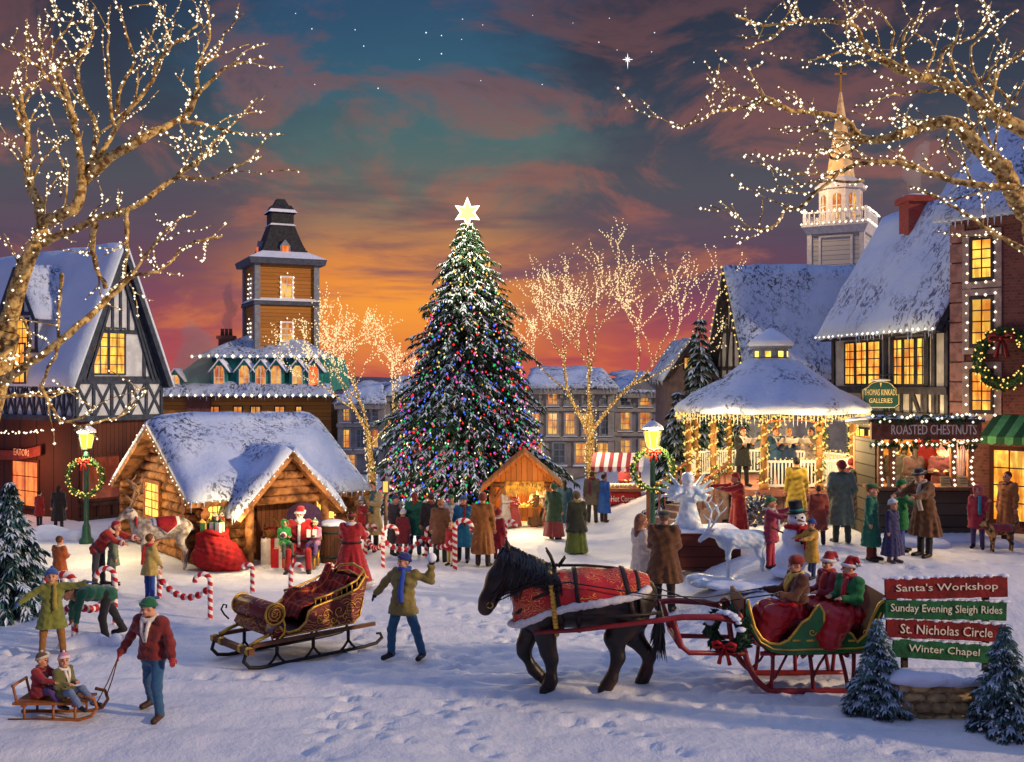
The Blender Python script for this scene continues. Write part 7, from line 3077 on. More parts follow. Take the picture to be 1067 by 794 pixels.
def sack():
 c = G(226, 594)
 t = thing('gift_sack', 'bulging red sack of presents leaning on the cabin wall', 'sack', c)
 V, Q = sdf_mesh([('e', c + Vector((0, 0, .36)), (.62, .48, .42)), ('e', c + Vector((-.14, .1, .72)), (.42, .36, .34)), ('e', c + Vector((.42, -.05, .2)), (.34, .32, .24))], .04, .12, zmin=c.z, wob=.016)
 mb = MB()
 mb.raw(V, Q)
 mb.build('sack_cloth', mat('sack_red', (140, 18, 24), .85, .3, 4, .5, 16), t)
 mb = MB()
 mb.tube([c + Vector((-.14 + .36 * math.cos(a), .1 + .30 * math.sin(a), .92 + .05 * math.sin(a * 3))) for a in np.linspace(0, 6.2832, 20, endpoint=False)], .06, 7, closed=True)
 mb.build('rolled_rim', mat('sack_red', (140, 18, 24)), t)
 gift(c + Vector((-.3, .08, .86)), (.26, .22, .3), GG, GY, 'green present poking out of the red sack', .3)
 gift(c + Vector((.0, .02, .90)), (.28, .24, .28), GW, GG, 'white present with green ribbon poking out of the red sack', -.3)
 gift(c + Vector((-.05, .3, .95)), (.3, .24, .34), GR, GW, 'red present with white ribbon at the top of the sack', .1)
 b = thing('basket', 'wicker basket with handle on top of the large white present', 'basket', gq + Vector((-.02, .5, .67)))
 mb = MB()
 q = gq + Vector((-.02, .5, .668))
 mb.lathe([(.16, 0), (.2, .18), (.21, .2), (.18, .19)], 16, q)
 mb.build('basket_body', MATS['wicker'], b)
 mb = MB()
 mb.tube([q + Vector((.19 * math.cos(a), 0, .19 + .30 * math.sin(a))) for a in np.linspace(0, math.pi, 12)], .018, 6)
 mb.build('handle', MATS['wicker'], b)
 mb = MB()
 for i in range(14):
  mb.ball(q + Vector((rnd(-.11, .11), rnd(-.11, .11), .2)), .055, 0, 7, 5)
 mb.build('apples', mat('apple_red', (160, 36, 40), .35, .2, 12, 0), b)


sack()
person('woman in red dress with white fur bands and hair bun, back turned, before the cabin', 366, 612, 78, 172, coat=(158, 28, 34), hem=.10, flare=.16, trim='fur', belt=(26, 22, 24), hair=(60, 36, 26), bun=True, hat='band', hatc=(170, 26, 30), collar=(226, 216, 216), arms=dict(L=((.3, -.5, -.9), (0, -1, .1)), R=((-.3, -.5, -.9), (0, -1, .1))), bulk=1.12)


def barrel():
 c = G(345, 590)
 c.y += .55
 c.x += -.05
 t = thing('log_barrel', 'snow-capped dark wooden barrel between the seated man and the woman in red', 'barrel', c)
 mb = MB()
 mb.lathe([(.30, 0), (.35, .25), (.36, .5), (.34, .8), (.31, .98)], 18, c, 0, False)
 mb.build('staves', plankmat('barrel_wood', (66, 40, 26), (100, 62, 38), .12, 'XY'), t)
 mb = MB()
 for z in (.16, .78):
  mb.lathe([(.352, z), (.362, z + .03), (.352, z + .06)], 18, c)
 mb.build('hoop', IRON, t)
 V, Q = sdf_mesh([('e', c + Vector((0, 0, 1.0)), (.36, .36, .12))], .04, .05, zmin=c.z + .97)
 mb = MB()
 mb.raw(V, Q)
 mb.build('snow', SNOW, t)


barrel()
PT, JT = person('man in tan coat holding a small child up, at the corner of the cabin', 388, 574, 72, -20, coat=(188, 162, 112), hem=.42, trousers=(34, 30, 30), hair=(88, 58, 36), scarf=(40, 96, 110), arms=dict(L=((.2, -.5, -.8), (-.5, -.9, .3)), R=((-.2, -.5, -.8), (.2, -1, .4))))
person('little child in red and blue held up by the man in the tan coat', loc=PT.location + Vector((-.25, -.36, .46)), height=.95, rot=30, coat=(170, 40, 50), hem=.62, trousers=(120, 30, 40), hat='beanie', hatc=(60, 90, 130), hatband=(214, 214, 214), child=True, arms=REACH)

# ---------------------------------------------------------------- by the fir
person('person in dark coat and blue hat watching the fir, behind the swag', 412, 578, 62, 60, coat=(60, 52, 58), hem=.35, hat='beanie', hatc=(40, 62, 110), trousers=(40, 40, 48), scarf=(150, 120, 110), hair=(170, 110, 60))
person('small child in maroon coat with white hat before the fir', 420, 580, 48, 170, coat=(110, 30, 44), hem=.5, hat='beanie', hatc=(210, 206, 200), child=True, trousers=(96, 100, 110), hair=(90, 60, 40))
person('person with red hair in green coat and jeans facing the fir', 432, 578, 65, 185, coat=(26, 92, 74), hem=.55, trousers=(36, 58, 112), hair=(140, 50, 34), longhair=True)
person('person in long black coat between the green coat and the brown coat, facing the fir', 449, 580, 66, 200, coat=(34, 28, 36), hem=.3, trousers=(28, 28, 30), hair=(70, 36, 36), scarf=(120, 60, 70))
person('person in brown coat and dark trousers facing the fir', 459, 586, 66, 165, coat=(116, 76, 50), hem=.52, trousers=(36, 48, 40), hair=(150, 96, 60), boots=(28, 24, 24))
person('small child in red coat and yellow trousers before the candy cane', 470, 589, 44, -30, coat=(176, 36, 38), hem=.6, trousers=(196, 172, 96), hair=(206, 160, 84), child=True)
person('person in white jacket in front of the fir beside the bright blue coat', 470, 572, 56, 10, coat=(202, 190, 184), hem=.6, trousers=(90, 70, 60), hat='beanie', hatc=(40, 120, 76), hair=(90, 60, 40))
person('person in bright blue coat with white scarf beside the stable', 483, 585, 68, -10, coat=(26, 108, 150), hem=.4, trousers=(36, 46, 52), hat='beanie', hatc=(60, 92, 140), hair=(120, 80, 52), scarf=(110, 30, 40))
person('tall person in long amber-brown coat, back turned, at the stable post', 503, 590, 76, 175, coat=(134, 82, 34), hem=.30, trousers=(40, 28, 26), hair=(96, 54, 30), hat='beanie', hatc=(104, 44, 34))
person('child in red coat and red hat between the stable and the dark horse', 519, 584, 52, 150, coat=(140, 26, 36), hem=.42, trousers=(120, 24, 34), hat='beanie', hatc=(140, 28, 36), hair=(110, 60, 40), child=True, collar=(230, 226, 220))

# ---------------------------------------------------------------- right of the stable
person('woman in dark green coat and long red skirt beside the stable', 577, 562, 58, 150, coat=(46, 70, 48), hem=.55, skirt=(120, 46, 48), skirt_hem=.10, hair=(60, 60, 40), hat='bonnet', hatc=(60, 84, 56))
person('person in dark teal coat half behind the red-skirted woman', 588, 556, 56, 170, coat=(24, 60, 82), hem=.35, trousers=(40, 44, 60), hair=(40, 36, 34), longhair=True)
person('woman in long olive-green cloak and bonnet alone on the bright snow', 601, 577, 64, 190, coat=(44, 46, 38), hem=.62, flare=.09, skirt=(92, 104, 44), skirt_hem=.04, hat='bonnet', hatc=(74, 64, 42), hair=(60, 40, 30), scarf=(120, 110, 60))
person('man in grey-brown coat with maroon scarf at the back by the cocoa stand', 617, 545, 54, 170, coat=(104, 96, 80), hem=.62, trousers=(66, 62, 54), hair=(70, 66, 50), scarf=(120, 40, 50, 1))
person('woman in long blue coat in front of the cocoa stand', 629, 544, 50, 130, coat=(44, 92, 168), hem=.34, trousers=(60, 40, 40), hair=(44, 36, 34), boots=(96, 44, 44))
kk = 38.0 / F
person('cocoa seller in maroon jacket behind the cups of the red stand', loc=Vector(((653 - CX) * kk, 38.75, 0)), height=1.62, rot=20, coat=(120, 30, 44), hem=.6, hair=(130, 70, 40), arms=HOLD, hat='beanie', hatc=(120, 34, 40))

# nativity figures
def figure(label, px, d, h, rot, col, hood, kneel=False, arms=HOLD, extra=None):
 x = (px - CX) * d / F
 legs = STAND
 ln = 0
 person(label, loc=Vector((x, d, 0)), height=h, rot=rot, coat=col, hem=.06, flare=.10, hat='bonnet' if hood else None, hatc=hood or (90, 70, 60), hair=(70, 46, 32), arms=arms, boots=None, trousers=None, lean=12 if kneel else 0, name='nativity_figure', group='figures in the stable')


figure('stable figure in rose and grey robes leaning over the manger', 536, 33.9, 1.15, 40, (138, 54, 62), (170, 160, 176))
figure('stable figure in white hood by the stable post nearest the child in red', 526, 33.7, 1.30, 60, (150, 140, 146), (196, 190, 190))
figure('stable figure in brown robe looking down at the manger', 557, 34.1, 1.20, -40, (96, 66, 44), None)
figure('stable figure in white cloak behind the brown robe', 565, 34.4, 1.35, -30, (190, 176, 160), (200, 190, 176))
figure('stable figure in dark red robe by the stable post nearest the red-skirted woman', 571, 33.8, 1.0, -50, (110, 44, 40), None)

# ---------------------------------------------------------------- man with a snowball
PB, JB = person('man in olive jacket, long blue scarf, jeans and blue hat throwing a snowball', 420, 686, 110, -28, coat=(126, 112, 58), hem=.74, trousers=(44, 88, 118), hat='beanie', hatc=(36, 46, 116), hair=(70, 44, 30), scarf=(40, 74, 168), gloves=(32, 34, 40), boots=(36, 34, 40), lean=-4,
    arms=dict(L=((.75, .35, -.30), (.10, -.05, 1)), R=((-.72, .0, -.65), (-.55, -.2, -.75))), legs=dict(L=((.34, .12, -1), (.22, .16, -1)), R=((-.20, -.20, -1), (-.10, .10, -1))), yaw=-25)
mb = MB()
mb.ball(JB['wrL'] + JB['faL'] * .13, .085, 0, 12, 8)
tag(mb.build('snowball', SNOW), 'white snowball held up by the man in the olive jacket', 'snowball')

# ---------------------------------------------------------------- right side
person('man in brown coat and dark cap, back turned, behind the horse', 692, 637, 105, 165, coat=(96, 60, 32), hem=.52, flare=.08, trousers=(42, 34, 30), hat='cap', hatc=(56, 60, 56), hair=(110, 90, 76), boots=(40, 28, 26), arms=HOLD, bulk=1.15)
person('child with curly brown hair and cream coat beside the man in the dark cap', 668, 630, 92, 120, coat=(212, 196, 180), hem=.30, flare=.06, trousers=(84, 58, 44), hair=(126, 84, 66), longhair=True, arms=HOLD, child=True, gloves=(96, 60, 44))
PC, JC = person('carver in red coat and red knitted hat reaching to the ice angel', 770, 566, 74, -75, coat=(158, 34, 30), hem=.22, flare=.06, trousers=(90, 30, 30), hat='beanie', hatc=(180, 44, 26), hair=(90, 50, 30), gloves=(44, 36, 60), lean=8,
    arms=dict(L=((.1, -1, -.25), (0, -1, .12)), R=((-.1, -1, -.15), (0, -1, .1))))
person('girl in rose trousers and green hat patting the snowman', 803, 592, 72, 65, coat=(150, 48, 70), hem=.66, trousers=(164, 44, 60), hat='beanie', hatc=(70, 120, 74), hair=(120, 72, 44), child=True, boots=(30, 24, 28), scarf=(190, 180, 180), arms=dict(L=((.1, -.8, .0), (0, -1, .5)), R=((-.1, -.9, -.3), (0, -1, .1))))
person('boy in mustard coat and blue hat reaching out to the snowman', 846, 603, 60, -70, coat=(196, 150, 56), hem=.5, trousers=(44, 62, 104), hat='beanie', hatc=(30, 64, 132), hair=(90, 60, 40), child=True, arms=REACH)
person('person in rust-brown coat standing behind the mustard boy', 853, 568, 62, 175, coat=(140, 62, 48), hem=.45, trousers=(44, 40, 50), hair=(96, 46, 34))
person('tall person in grey-green coat and dark red hat, back turned, before the gazebo', 877, 566, 86, 180, coat=(98, 112, 98), hem=.40, flare=.05, trousers=(64, 70, 66), hat='beanie', hatc=(130, 26, 36), hair=(80, 40, 36), boots=(50, 60, 56), arms=POCKET, bulk=1.1)
person('boy in teal-green coat and green cap facing the man in the hat', 908, 584, 78, 60, coat=(22, 98, 76), hem=.34, trousers=(106, 46, 38), hat='cap', hatc=(60, 92, 48), hair=(120, 66, 36), child=True, boots=(40, 28, 26))
person('small girl in navy coat and white hat among the green-coated children', 930, 586, 64, 40, coat=(44, 42, 84), hem=.20, flare=.10, trousers=(60, 44, 60), hat='beanie', hatc=(196, 204, 212), hair=(150, 100, 60), child=True, boots=(96, 84, 96))
person('boy in bright green jacket and blue trousers receiving chestnuts', 939, 574, 72, 70, coat=(30, 116, 60), hem=.56, trousers=(44, 66, 140), hat='beanie', hatc=(24, 106, 60), hair=(90, 50, 30), child=True, arms=REACH)
person('man in long brown coat and black hat bending to the children at the stall', 964, 580, 92, -62, coat=(98, 62, 32), hem=.42, flare=.08, trousers=(32, 30, 34), hat='fedora', hatc=(38, 38, 42), hatband=(150, 150, 150), hair=(60, 46, 38), scarf=(176, 164, 150), arms=REACH, lean=12, pitch=14, boots=(36, 28, 26), bulk=1.1)
person('girl in raspberry coat, pink hood and turquoise scarf beside the dog', 1019, 571, 64, -30, coat=(156, 44, 62), hem=.56, trousers=(70, 60, 110), hat='hood', hatc=(206, 92, 100), hair=None, scarf=(30, 130, 160), child=True, arms=dict(L=((.2, -.3, -.9), (.3, -.6, .8)), R=((-.2, 0, -1), (0, -.2, -1))))
sk = lambda px, d, h, up=0: dict(loc=Vector(((px - CX) * d / F, d, gz((px - CX) * d / F, d) + up)), height=h)
person('stall keeper in dark dotted dress and maroon cap behind the counter', **sk(980, 25.5, 1.72, up=.4), rot=-20, coat=(64, 20, 30), hem=.3, hat='cap', hatc=(120, 34, 44), hair=(110, 60, 40), arms=HOLD)
person('shopper in black coat inside the lit stall, short-haired, beside the green shopper', **sk(934, 25.9, 1.74, up=.4), rot=170, coat=(28, 24, 26), hem=.3, hair=(30, 24, 22))
person('shopper in olive green inside the lit stall', **sk(942, 26.0, 1.64, up=.4), rot=160, coat=(84, 88, 36), hem=.4, hair=(50, 40, 26))
person('shopper in dark plum coat with long hair inside the lit stall', **sk(952, 25.8, 1.70, up=.4), rot=190, coat=(48, 28, 36), hem=.3, hair=(34, 24, 24), longhair=True)
person('person in dark brown coat at the gallery windows between bandstand and stall', **sk(897, 26.2, 1.76), rot=175, coat=(64, 50, 44), hem=.4, hair=(40, 30, 26), trousers=(50, 48, 40))
person('person in maroon and black half hidden near the gazebo column by the stall', **sk(887, 27.0, 1.72), rot=150, coat=(80, 26, 36), hem=.45, hair=(110, 30, 34), trousers=(40, 30, 34))
person('person in grey-olive coat between the gazebo and the stall post', **sk(909, 26.8, 1.78), rot=200, coat=(76, 74, 58), hem=.35, hair=(44, 36, 30))
person('person in amber coat by the glowing shop door under the green awning', **sk(1050, 23.8, 1.66), rot=-70, coat=(150, 92, 50), hem=.35, hair=(90, 56, 34), trousers=(90, 40, 40))
person('onlooker in mustard coat with dark hair standing close under the gazebo rail', **sk(830, 26.9, 1.75), rot=178, coat=(158, 132, 44), hem=.45, hair=(30, 26, 22), trousers=(70, 60, 50))

# musicians in the gazebo
def musician(label, px, d, rot, **k):
 x = (px - CX) * d / F
 t, J = person(label, loc=Vector((x, d, GZF)), height=1.58, rot=rot, arms=READ, hem=.6, group='singers in the gazebo', **k)
 s = thing('song_book', 'open song book held by the ' + label.split(' in the gazebo')[0], 'book', J['wrL'].lerp(J['wrR'], .5) + Vector((0, 0, .05)), 0, 'song books in the gazebo')
 c = J['wrL'].lerp(J['wrR'], .5)
 fw = (Vector((math.sin(R(rot)), -math.cos(R(rot)), 0)))
 sd = Vector((fw.y, -fw.x, 0))
 c = c + fw * .08 + Z3 * .03
 mb = MB()
 for sg in (-1, 1):
  mb.prism([c, c + sd * sg * .17 + Z3 * .03, c + sd * sg * .17 + fw * .16 + Z3 * .16, c + fw * .16 + Z3 * .13], (0, 0, .012))
 mb.build('pages', GW, s)


musician('singer in black suit and white shirt in the gazebo', 774, 28.6, 15, coat=(26, 28, 32), hair=(120, 60, 40), collar=(220, 216, 206), trousers=(24, 24, 28))
musician('singer in blue coat with rust hair in the gazebo', 808, 28.5, 20, coat=(44, 78, 118), hair=(140, 70, 40), collar=(200, 200, 200))
musician('singer in navy jacket with blond hair in the gazebo', 822, 28.4, -5, coat=(36, 56, 92), hair=(196, 150, 70), collar=(220, 216, 206))
musician('singer in white blouse and plum skirt in the gazebo', 845, 28.5, -40, coat=(206, 192, 184), hair=(90, 60, 60), skirt=(110, 50, 70))
# ================================================================== the horse
HD = 16.2
HK = HD / F


def hp(px, py, y=0.0, base=None):
 """a point of the horse: photo pixel in its own plane, moved y metres sideways"""
 return Vector(((px - CX) * HK, HD + y, H - (py - CY) * HK))


def horse():
 t = thing('horse', 'dark bay draft horse with long black mane walking before the green sleigh', 'horse', (hp(605, 0).x, HD, 0))
 c = lambda a, b, ra, rb: ('c', hp(*a), hp(*b), ra * HK, rb * HK)
 yl = .16
 pr = [
  c((566, 627, -.05), (610, 624, -.06), 26, 28), c((566, 627, .05), (610, 624, .06), 26, 28), c((610, 624, -.06), (652, 625, -.06), 28, 26), c((610, 624, .06), (652, 625, .06), 28, 26),
  c((645, 619, 0), (664, 620, 0), 25, 21), c((557, 630, 0), (553, 641, 0), 21, 16),
  c((566, 622, 0), (548, 600, 0), 27, 20), c((548, 600, 0), (533, 588, 0), 20, 15),                    # neck
  c((531, 588, 0), (520, 604, -.04), 15.5, 13.2), c((520, 604, -.04), (509, 624, -.09), 13.2, 9.2), c((509, 624, -.09), (506, 632, -.10), 9.2, 8),   # head
  c((527, 600, 0), (519, 612, 0), 13, 9),
  # forelegs: one standing, one lifted
  c((566, 648, -yl), (571, 676, -yl), 14, 8.6), c((571, 676, -yl), (574, 684, -yl), 7.8, 7.2), c((574, 684, -yl), (574, 706, -yl), 6.2, 5.6), c((574, 706, -yl), (571, 712, -yl), 6.5, 7.4),
  c((558, 648, yl), (547, 674, yl), 13, 8.4), c((547, 674, yl), (546, 682, yl), 7.8, 7), c((546, 682, yl), (556, 700, yl), 6, 5.2), c((556, 700, yl), (562, 706, yl), 6.2, 6.6),
  # hind legs with hocks
  c((655, 640, -yl), (640, 662, -yl), 20, 11.5), c((640, 662, -yl), (643, 682, -yl), 10.5, 7), c((643, 682, -yl), (636, 704, -yl), 6.6, 5.6), c((636, 704, -yl), (631, 712, -yl), 6.4, 7.4),
  c((660, 640, yl), (660, 664, yl), 20, 11.5), c((660, 664, yl), (678, 686, yl), 10.2, 7), c((678, 686, yl), (675, 702, yl), 6.4, 5.6), c((675, 702, yl), (672, 709, yl), 6.4, 7.2),
 ]
 global TRUNK
 TRUNK = pr[:8]
 V, Q = sdf_mesh(pr, .024, .07)
 mb = MB()
 mb.raw(V, Q)
 coat = mat('bay_coat', (25, 17, 15), .42, .4, 2.2, .18, 40, col2=(74, 42, 26), spec=.45, lo=.42, hi=.85)
 # nostril, lips
 body = mb
 for y in (-1, 1):
  body.ball(hp(502, 630, y * .07 - .10), .018, 1, 8, 6)
  body.ball(hp(519, 600, y * .19 - .03), .024, 1, 8, 6)
 b = body.build('body', [coat, EYE], t)
 for y in (-.07, .07):
  mb = MB()
  mb.tube([hp(531, 578, y), hp(529, 569, y * 1.25), hp(527, 561, y * 1.15)], [.05, .042, .006], 7)
  mb.build('ear', coat, t)
 hf = mat('hoof', (44, 36, 32), .5, .2, 10, .2)
 for p, a in ((hp(569, 717, -yl), 0), (hp(568, 710, yl), .7), (hp(629, 716.5, -yl), 0), (hp(670, 714, yl), 0)):
  mb = MB()
  mb.M = Matrix.Translation(p) @ Matrix.Rotation(a, 4, 'Y')
  mb.lathe([(.125, -.075), (.12, -.03), (.095, .06), (.08, .075)], 14)
  mb.build('hoof', hf, t)
 # mane and forelock: many hanging locks
 hairm = mat('mane_black', (18, 18, 22), .32, .4, 30, .3, 60, col2=(64, 66, 74), spec=.6, lo=.5, hi=.8)
 rg = random.Random(9)
 mb = MB()
 for i in range(560):
  s = rg.random()
  a = Vector((527, 569, 0)).lerp(Vector((578, 592, 0)), s)
  side = -1 if rg.random() < .78 else 1
  L = rg.uniform(26, 48) * (1.15 - .55 * s)
  dx_ = rg.uniform(-6, 6) + 2 * s
  rad = (13 + 14 * s) * HK
  pts = [hp(a.x + rg.uniform(-2, 2), a.y - rg.uniform(0, 3), side * .02)]
  for k in range(1, 6):
   q = k / 5
   pts.append(hp(a.x + dx_ * q + 3 * math.sin(q * 4 + i), a.y + L * q, side * (rad * min(1, q * 2.6) + .05 + .02 * math.sin(i + q * 3))))
  mb.tube(pts, [.010, .012, .011, .009, .006, .002], 4)
 for i in range(46):
  x0 = 527 + rg.uniform(-3, 3)
  L = rg.uniform(22, 44)
  y = rg.uniform(-.13, .13)
  pts = [hp(x0, 570, y * .4)] + [hp(x0 - 13 * q - 2 * math.sin(q * 3 + i), 570 + L * q, y * (.6 + .6 * q) - .05 * q) for q in (.3, .6, 1.0)]
  mb.tube(pts, [.014, .015, .012, .003], 5)
 mb.build('mane', hairm, t)
 mb = MB()
 for i in range(120):
  y = rg.uniform(-.06, .06)
  L = rg.uniform(40, 72)
  o_ = rg.uniform(-4, 7)
  pts = [hp(681, 618, y * .4), hp(687, 628, y), hp(687 + o_ * .5, 618 + L * .5, y * 1.5), hp(685 + o_, 618 + L * .8, y * 1.8), hp(683 + o_ * 1.6, 618 + L, y * 2)]
  mb.tube(pts, [.022, .022, .016, .011, .003], 5)
 mb.build('tail', hairm, t)
 return t


HORSE = horse()


def patterned(name, c1, c2, scale=7.0, thr=.60):
 """rich cloth or lacquer with a scatter of gold scrolls in it"""
 m = bpy.data.materials.new(name)
 m.use_nodes = True
 t = NT(m.node_tree)
 b = t.n['Principled BSDF']
 tc = t.node('ShaderNodeTexCoord', out=3)
 n0 = t.noise(tc, scale * .35, 3, .5)
 wv = t.node('ShaderNodeTexWave', {'Vector': tc, 'Scale': scale, 'Distortion': 14.0, 'Detail': 1.0, 'Detail Scale': 1.2}, out=1, wave_type='RINGS')
 f = t.math('MULTIPLY', t.step(wv, .86, .95), t.step(n0, thr - .12, thr - .04))
 n1 = t.noise(tc, 6, 4, .6)
 c = lin(*c1)
 base_ = t.mix(n1, (c[0] * .65, c[1] * .6, c[2] * .6, 1), (c[0] * 1.3, c[1] * 1.2, c[2] * 1.2, 1))
 t.l.new(t.mix(f, base_, lin(*c2)), b.inputs['Base Color'])
 b.inputs['Roughness'].default_value = .45
 t.l.new(t.node('ShaderNodeBump', {'Strength': .3, 'Distance': .02, 'Height': t.noise(tc, 20, 3)}), b.inputs['Normal'])
 MATS[name] = m
 return m


def horse_dress():
 t = thing('horse_blanket', 'red gold-sprigged horse blanket edged with white fur on the dark horse', 'blanket', hp(610, 597))
 line = [(520, 660), (534, 650), (552, 641), (569, 632), (596, 625), (630, 620), (660, 615), (684, 604)]
 lx = np.array([hp(a, 0).x for a, b in line])
 lz = np.array([hp(0, b).z for a, b in line])

 def over(infl, cut):
  """a covering that lies on the horse's own trunk, `infl` metres proud of it"""
  q = [('c', a[1], a[2], a[3] + infl, a[4] + infl) for a in TRUNK]
  return sdf_mesh(q, .022, .07, cut=cut)
 x0, x1 = hp(536, 0).x, hp(676, 0).x
 nx, nz_ = hp(548, 0).x, hp(0, 596).z
 V, Q = over(.045, lambda X, Y, Z: np.maximum(np.maximum(np.interp(X, lx, lz) - Z, X - x1), (hp(572, 0).x - X) - (hp(0, 596).z - Z) * 2.1 + 0 * Y))
 mb = MB()
 mb.raw(V, Q)
 mb.build('cloth', patterned('blanket_red', (180, 24, 22), (232, 164, 76), 9.0, .54), t)
 Vt, _ = over(.055, lambda X, Y, Z: -9 + 0 * X + 0 * Y + 0 * Z)

 def skin_at(x, z, sg):
  m_ = (abs(Vt[:, 0] - x) < .035) & (abs(Vt[:, 2] - z) < .035) & (Vt[:, 1] * sg > 0)
  w_ = Vt[m_]
  return Vector((x, sg * (np.max(w_[:, 1] * sg) if len(w_) else .05), z)) if len(w_) else None
 HVT = Vt.copy()
 HVT[:, 1] -= HD
 Vt = HVT
 mb = MB()
 for sg in (-1, 1):
  pts = []
  for x in np.arange(hp(538, 0).x, x1, .05):
   p = skin_at(x, float(np.interp(x, lx, lz)), sg)
   if p is not None:
    pts.append(p + Vector((0, HD, rnd(-.006, .006))))
  mb.tube(pts, [.055 + rnd(-.008, .012) for p in pts], 8)
  if sg < 0:
   a = pts[0]
  else:
   b = pts[0]
 mb.tube(along([a, a.lerp(b, .25) + Vector((-.07, 0, -.02)), a.lerp(b, .5) + Vector((-.10, 0, -.03)), a.lerp(b, .75) + Vector((-.07, 0, -.02)), b], .06), .045, 8)
 mb.build('fur_edge', FUR, t)
 # ---- harness
 t = thing('harness', 'dark leather harness with gold bells on the horse', 'harness', hp(585, 600))
 lea = mat('harness_leather', (40, 26, 22), .5, .3, 10, .3)

 def girth(px0, px1, w_, m, nm, infl=.06):
  """a strap round the trunk, from px0 on the back to px1 under the belly"""
  xa, xb, za, zb = hp(px0, 0).x, hp(px1, 0).x, hp(0, 592).z, hp(0, 665).z
  V, Q = over(infl, lambda X, Y, Z: np.abs(X - (xa + (xb - xa) * (za - Z) / (za - zb))) - w_ / 2 + 0 * Y)
  mb = MB()
  mb.raw(V, Q)
  mb.build(nm, m, t)
 girth(574, 586, .11, lea, 'girth_strap', .068)
 girth(598, 603, .07, lea, 'girth_strap', .066)
 girth(648, 662, .08, lea, 'breeching_strap', .066)
 girth(662, 668, .06, lea, 'breeching_strap', .064)
 mb = MB()     # gold bells up the near girth
 for k in range(20):
  py = 594 + 70 * k / 19
  p = skin_at(hp(572 + 8 * k / 19, 0).x, hp(0, py).z, -1)
  if p is not None:
   mb.ball(p + Vector((0, HD - .03, 0)), .045, 0, 9, 7)
 mb.build('bells', GOLD, t)
 mb = MB()     # along the back, to the head, bridle
 mb.tube([hp(578, 589), hp(610, 589), hp(640, 591.5), hp(665, 598), hp(680, 612)], .022, 6)
 for y in (-1, 1):
  mb.tube([hp(596, 632, y * .60), hp(640, 633, y * .60), hp(668, 632, y * .55), hp(686, 634, y * .3)], .024, 6)
  mb.tube([hp(580, 606, y * .5), hp(556, 618, y * .42), hp(540, 634, y * .27), hp(535, 640, 0)], .026, 6)
  mb.tube([hp(512, 622, y * .15), hp(535, 612, y * .30), hp(560, 600, y * .44), hp(582, 592, y * .40)], .013, 5)
  mb.tube([hp(534, 574, y * .19), hp(527, 600, y * .265), hp(514, 620, y * .215 - .07), hp(508, 628, y * .18 - .09)], .015, 6)
  mb.tube([hp(529, 588, y * .255), hp(519, 580, y * .06)], .013, 5)
 mb.tube([hp(514, 616, .225 * math.cos(a) - .06) + Vector((.20 * math.sin(a), 0, .10 * math.sin(a))) for a in np.linspace(0, 6.2832, 18, endpoint=False)], .014, 6, closed=True)
 mb.build('straps', lea, t)
 for y in (-1, 1):
  mb = MB()
  mb.tube([hp(511, 627, y * .17 - .09) + Vector((.045 * math.cos(a), 0, .045 * math.sin(a))) for a in np.linspace(0, 6.2832, 12, endpoint=False)], .010, 6, closed=True)
  mb.build('bit_ring', GOLD, t)
 mb = MB()     # hames: two little horns over the withers
 for y in (-.06, .06):
  mb.tube([hp(578, 592, y), hp(574, 580, y * 1.6), hp(569, 572, y * 2.4)], [.03, .024, .014], 7)
  mb.tube([hp(582, 590, y), hp(589, 580, y * 1.4)], [.022, .014], 6)
 mb.build('hames', BLACK, t)


horse_dress()

# ================================================================== green sleigh
SD = 16.35
SK = SD / F
sp = lambda px, py, y=0.0: Vector(((px - CX) * SK, SD + y, H - (py - CY) * SK))
GREENL = mat('sleigh_green', (30, 112, 52), .35, .2, 5, .1, spec=.5)
REDL = mat('sleigh_red', (128, 30, 36), .42, .2, 6, .15, spec=.4)
TRIM = mat('gold_trim', (222, 176, 70), .4, .15, 10, .1, metal=.3)
HWD = .52


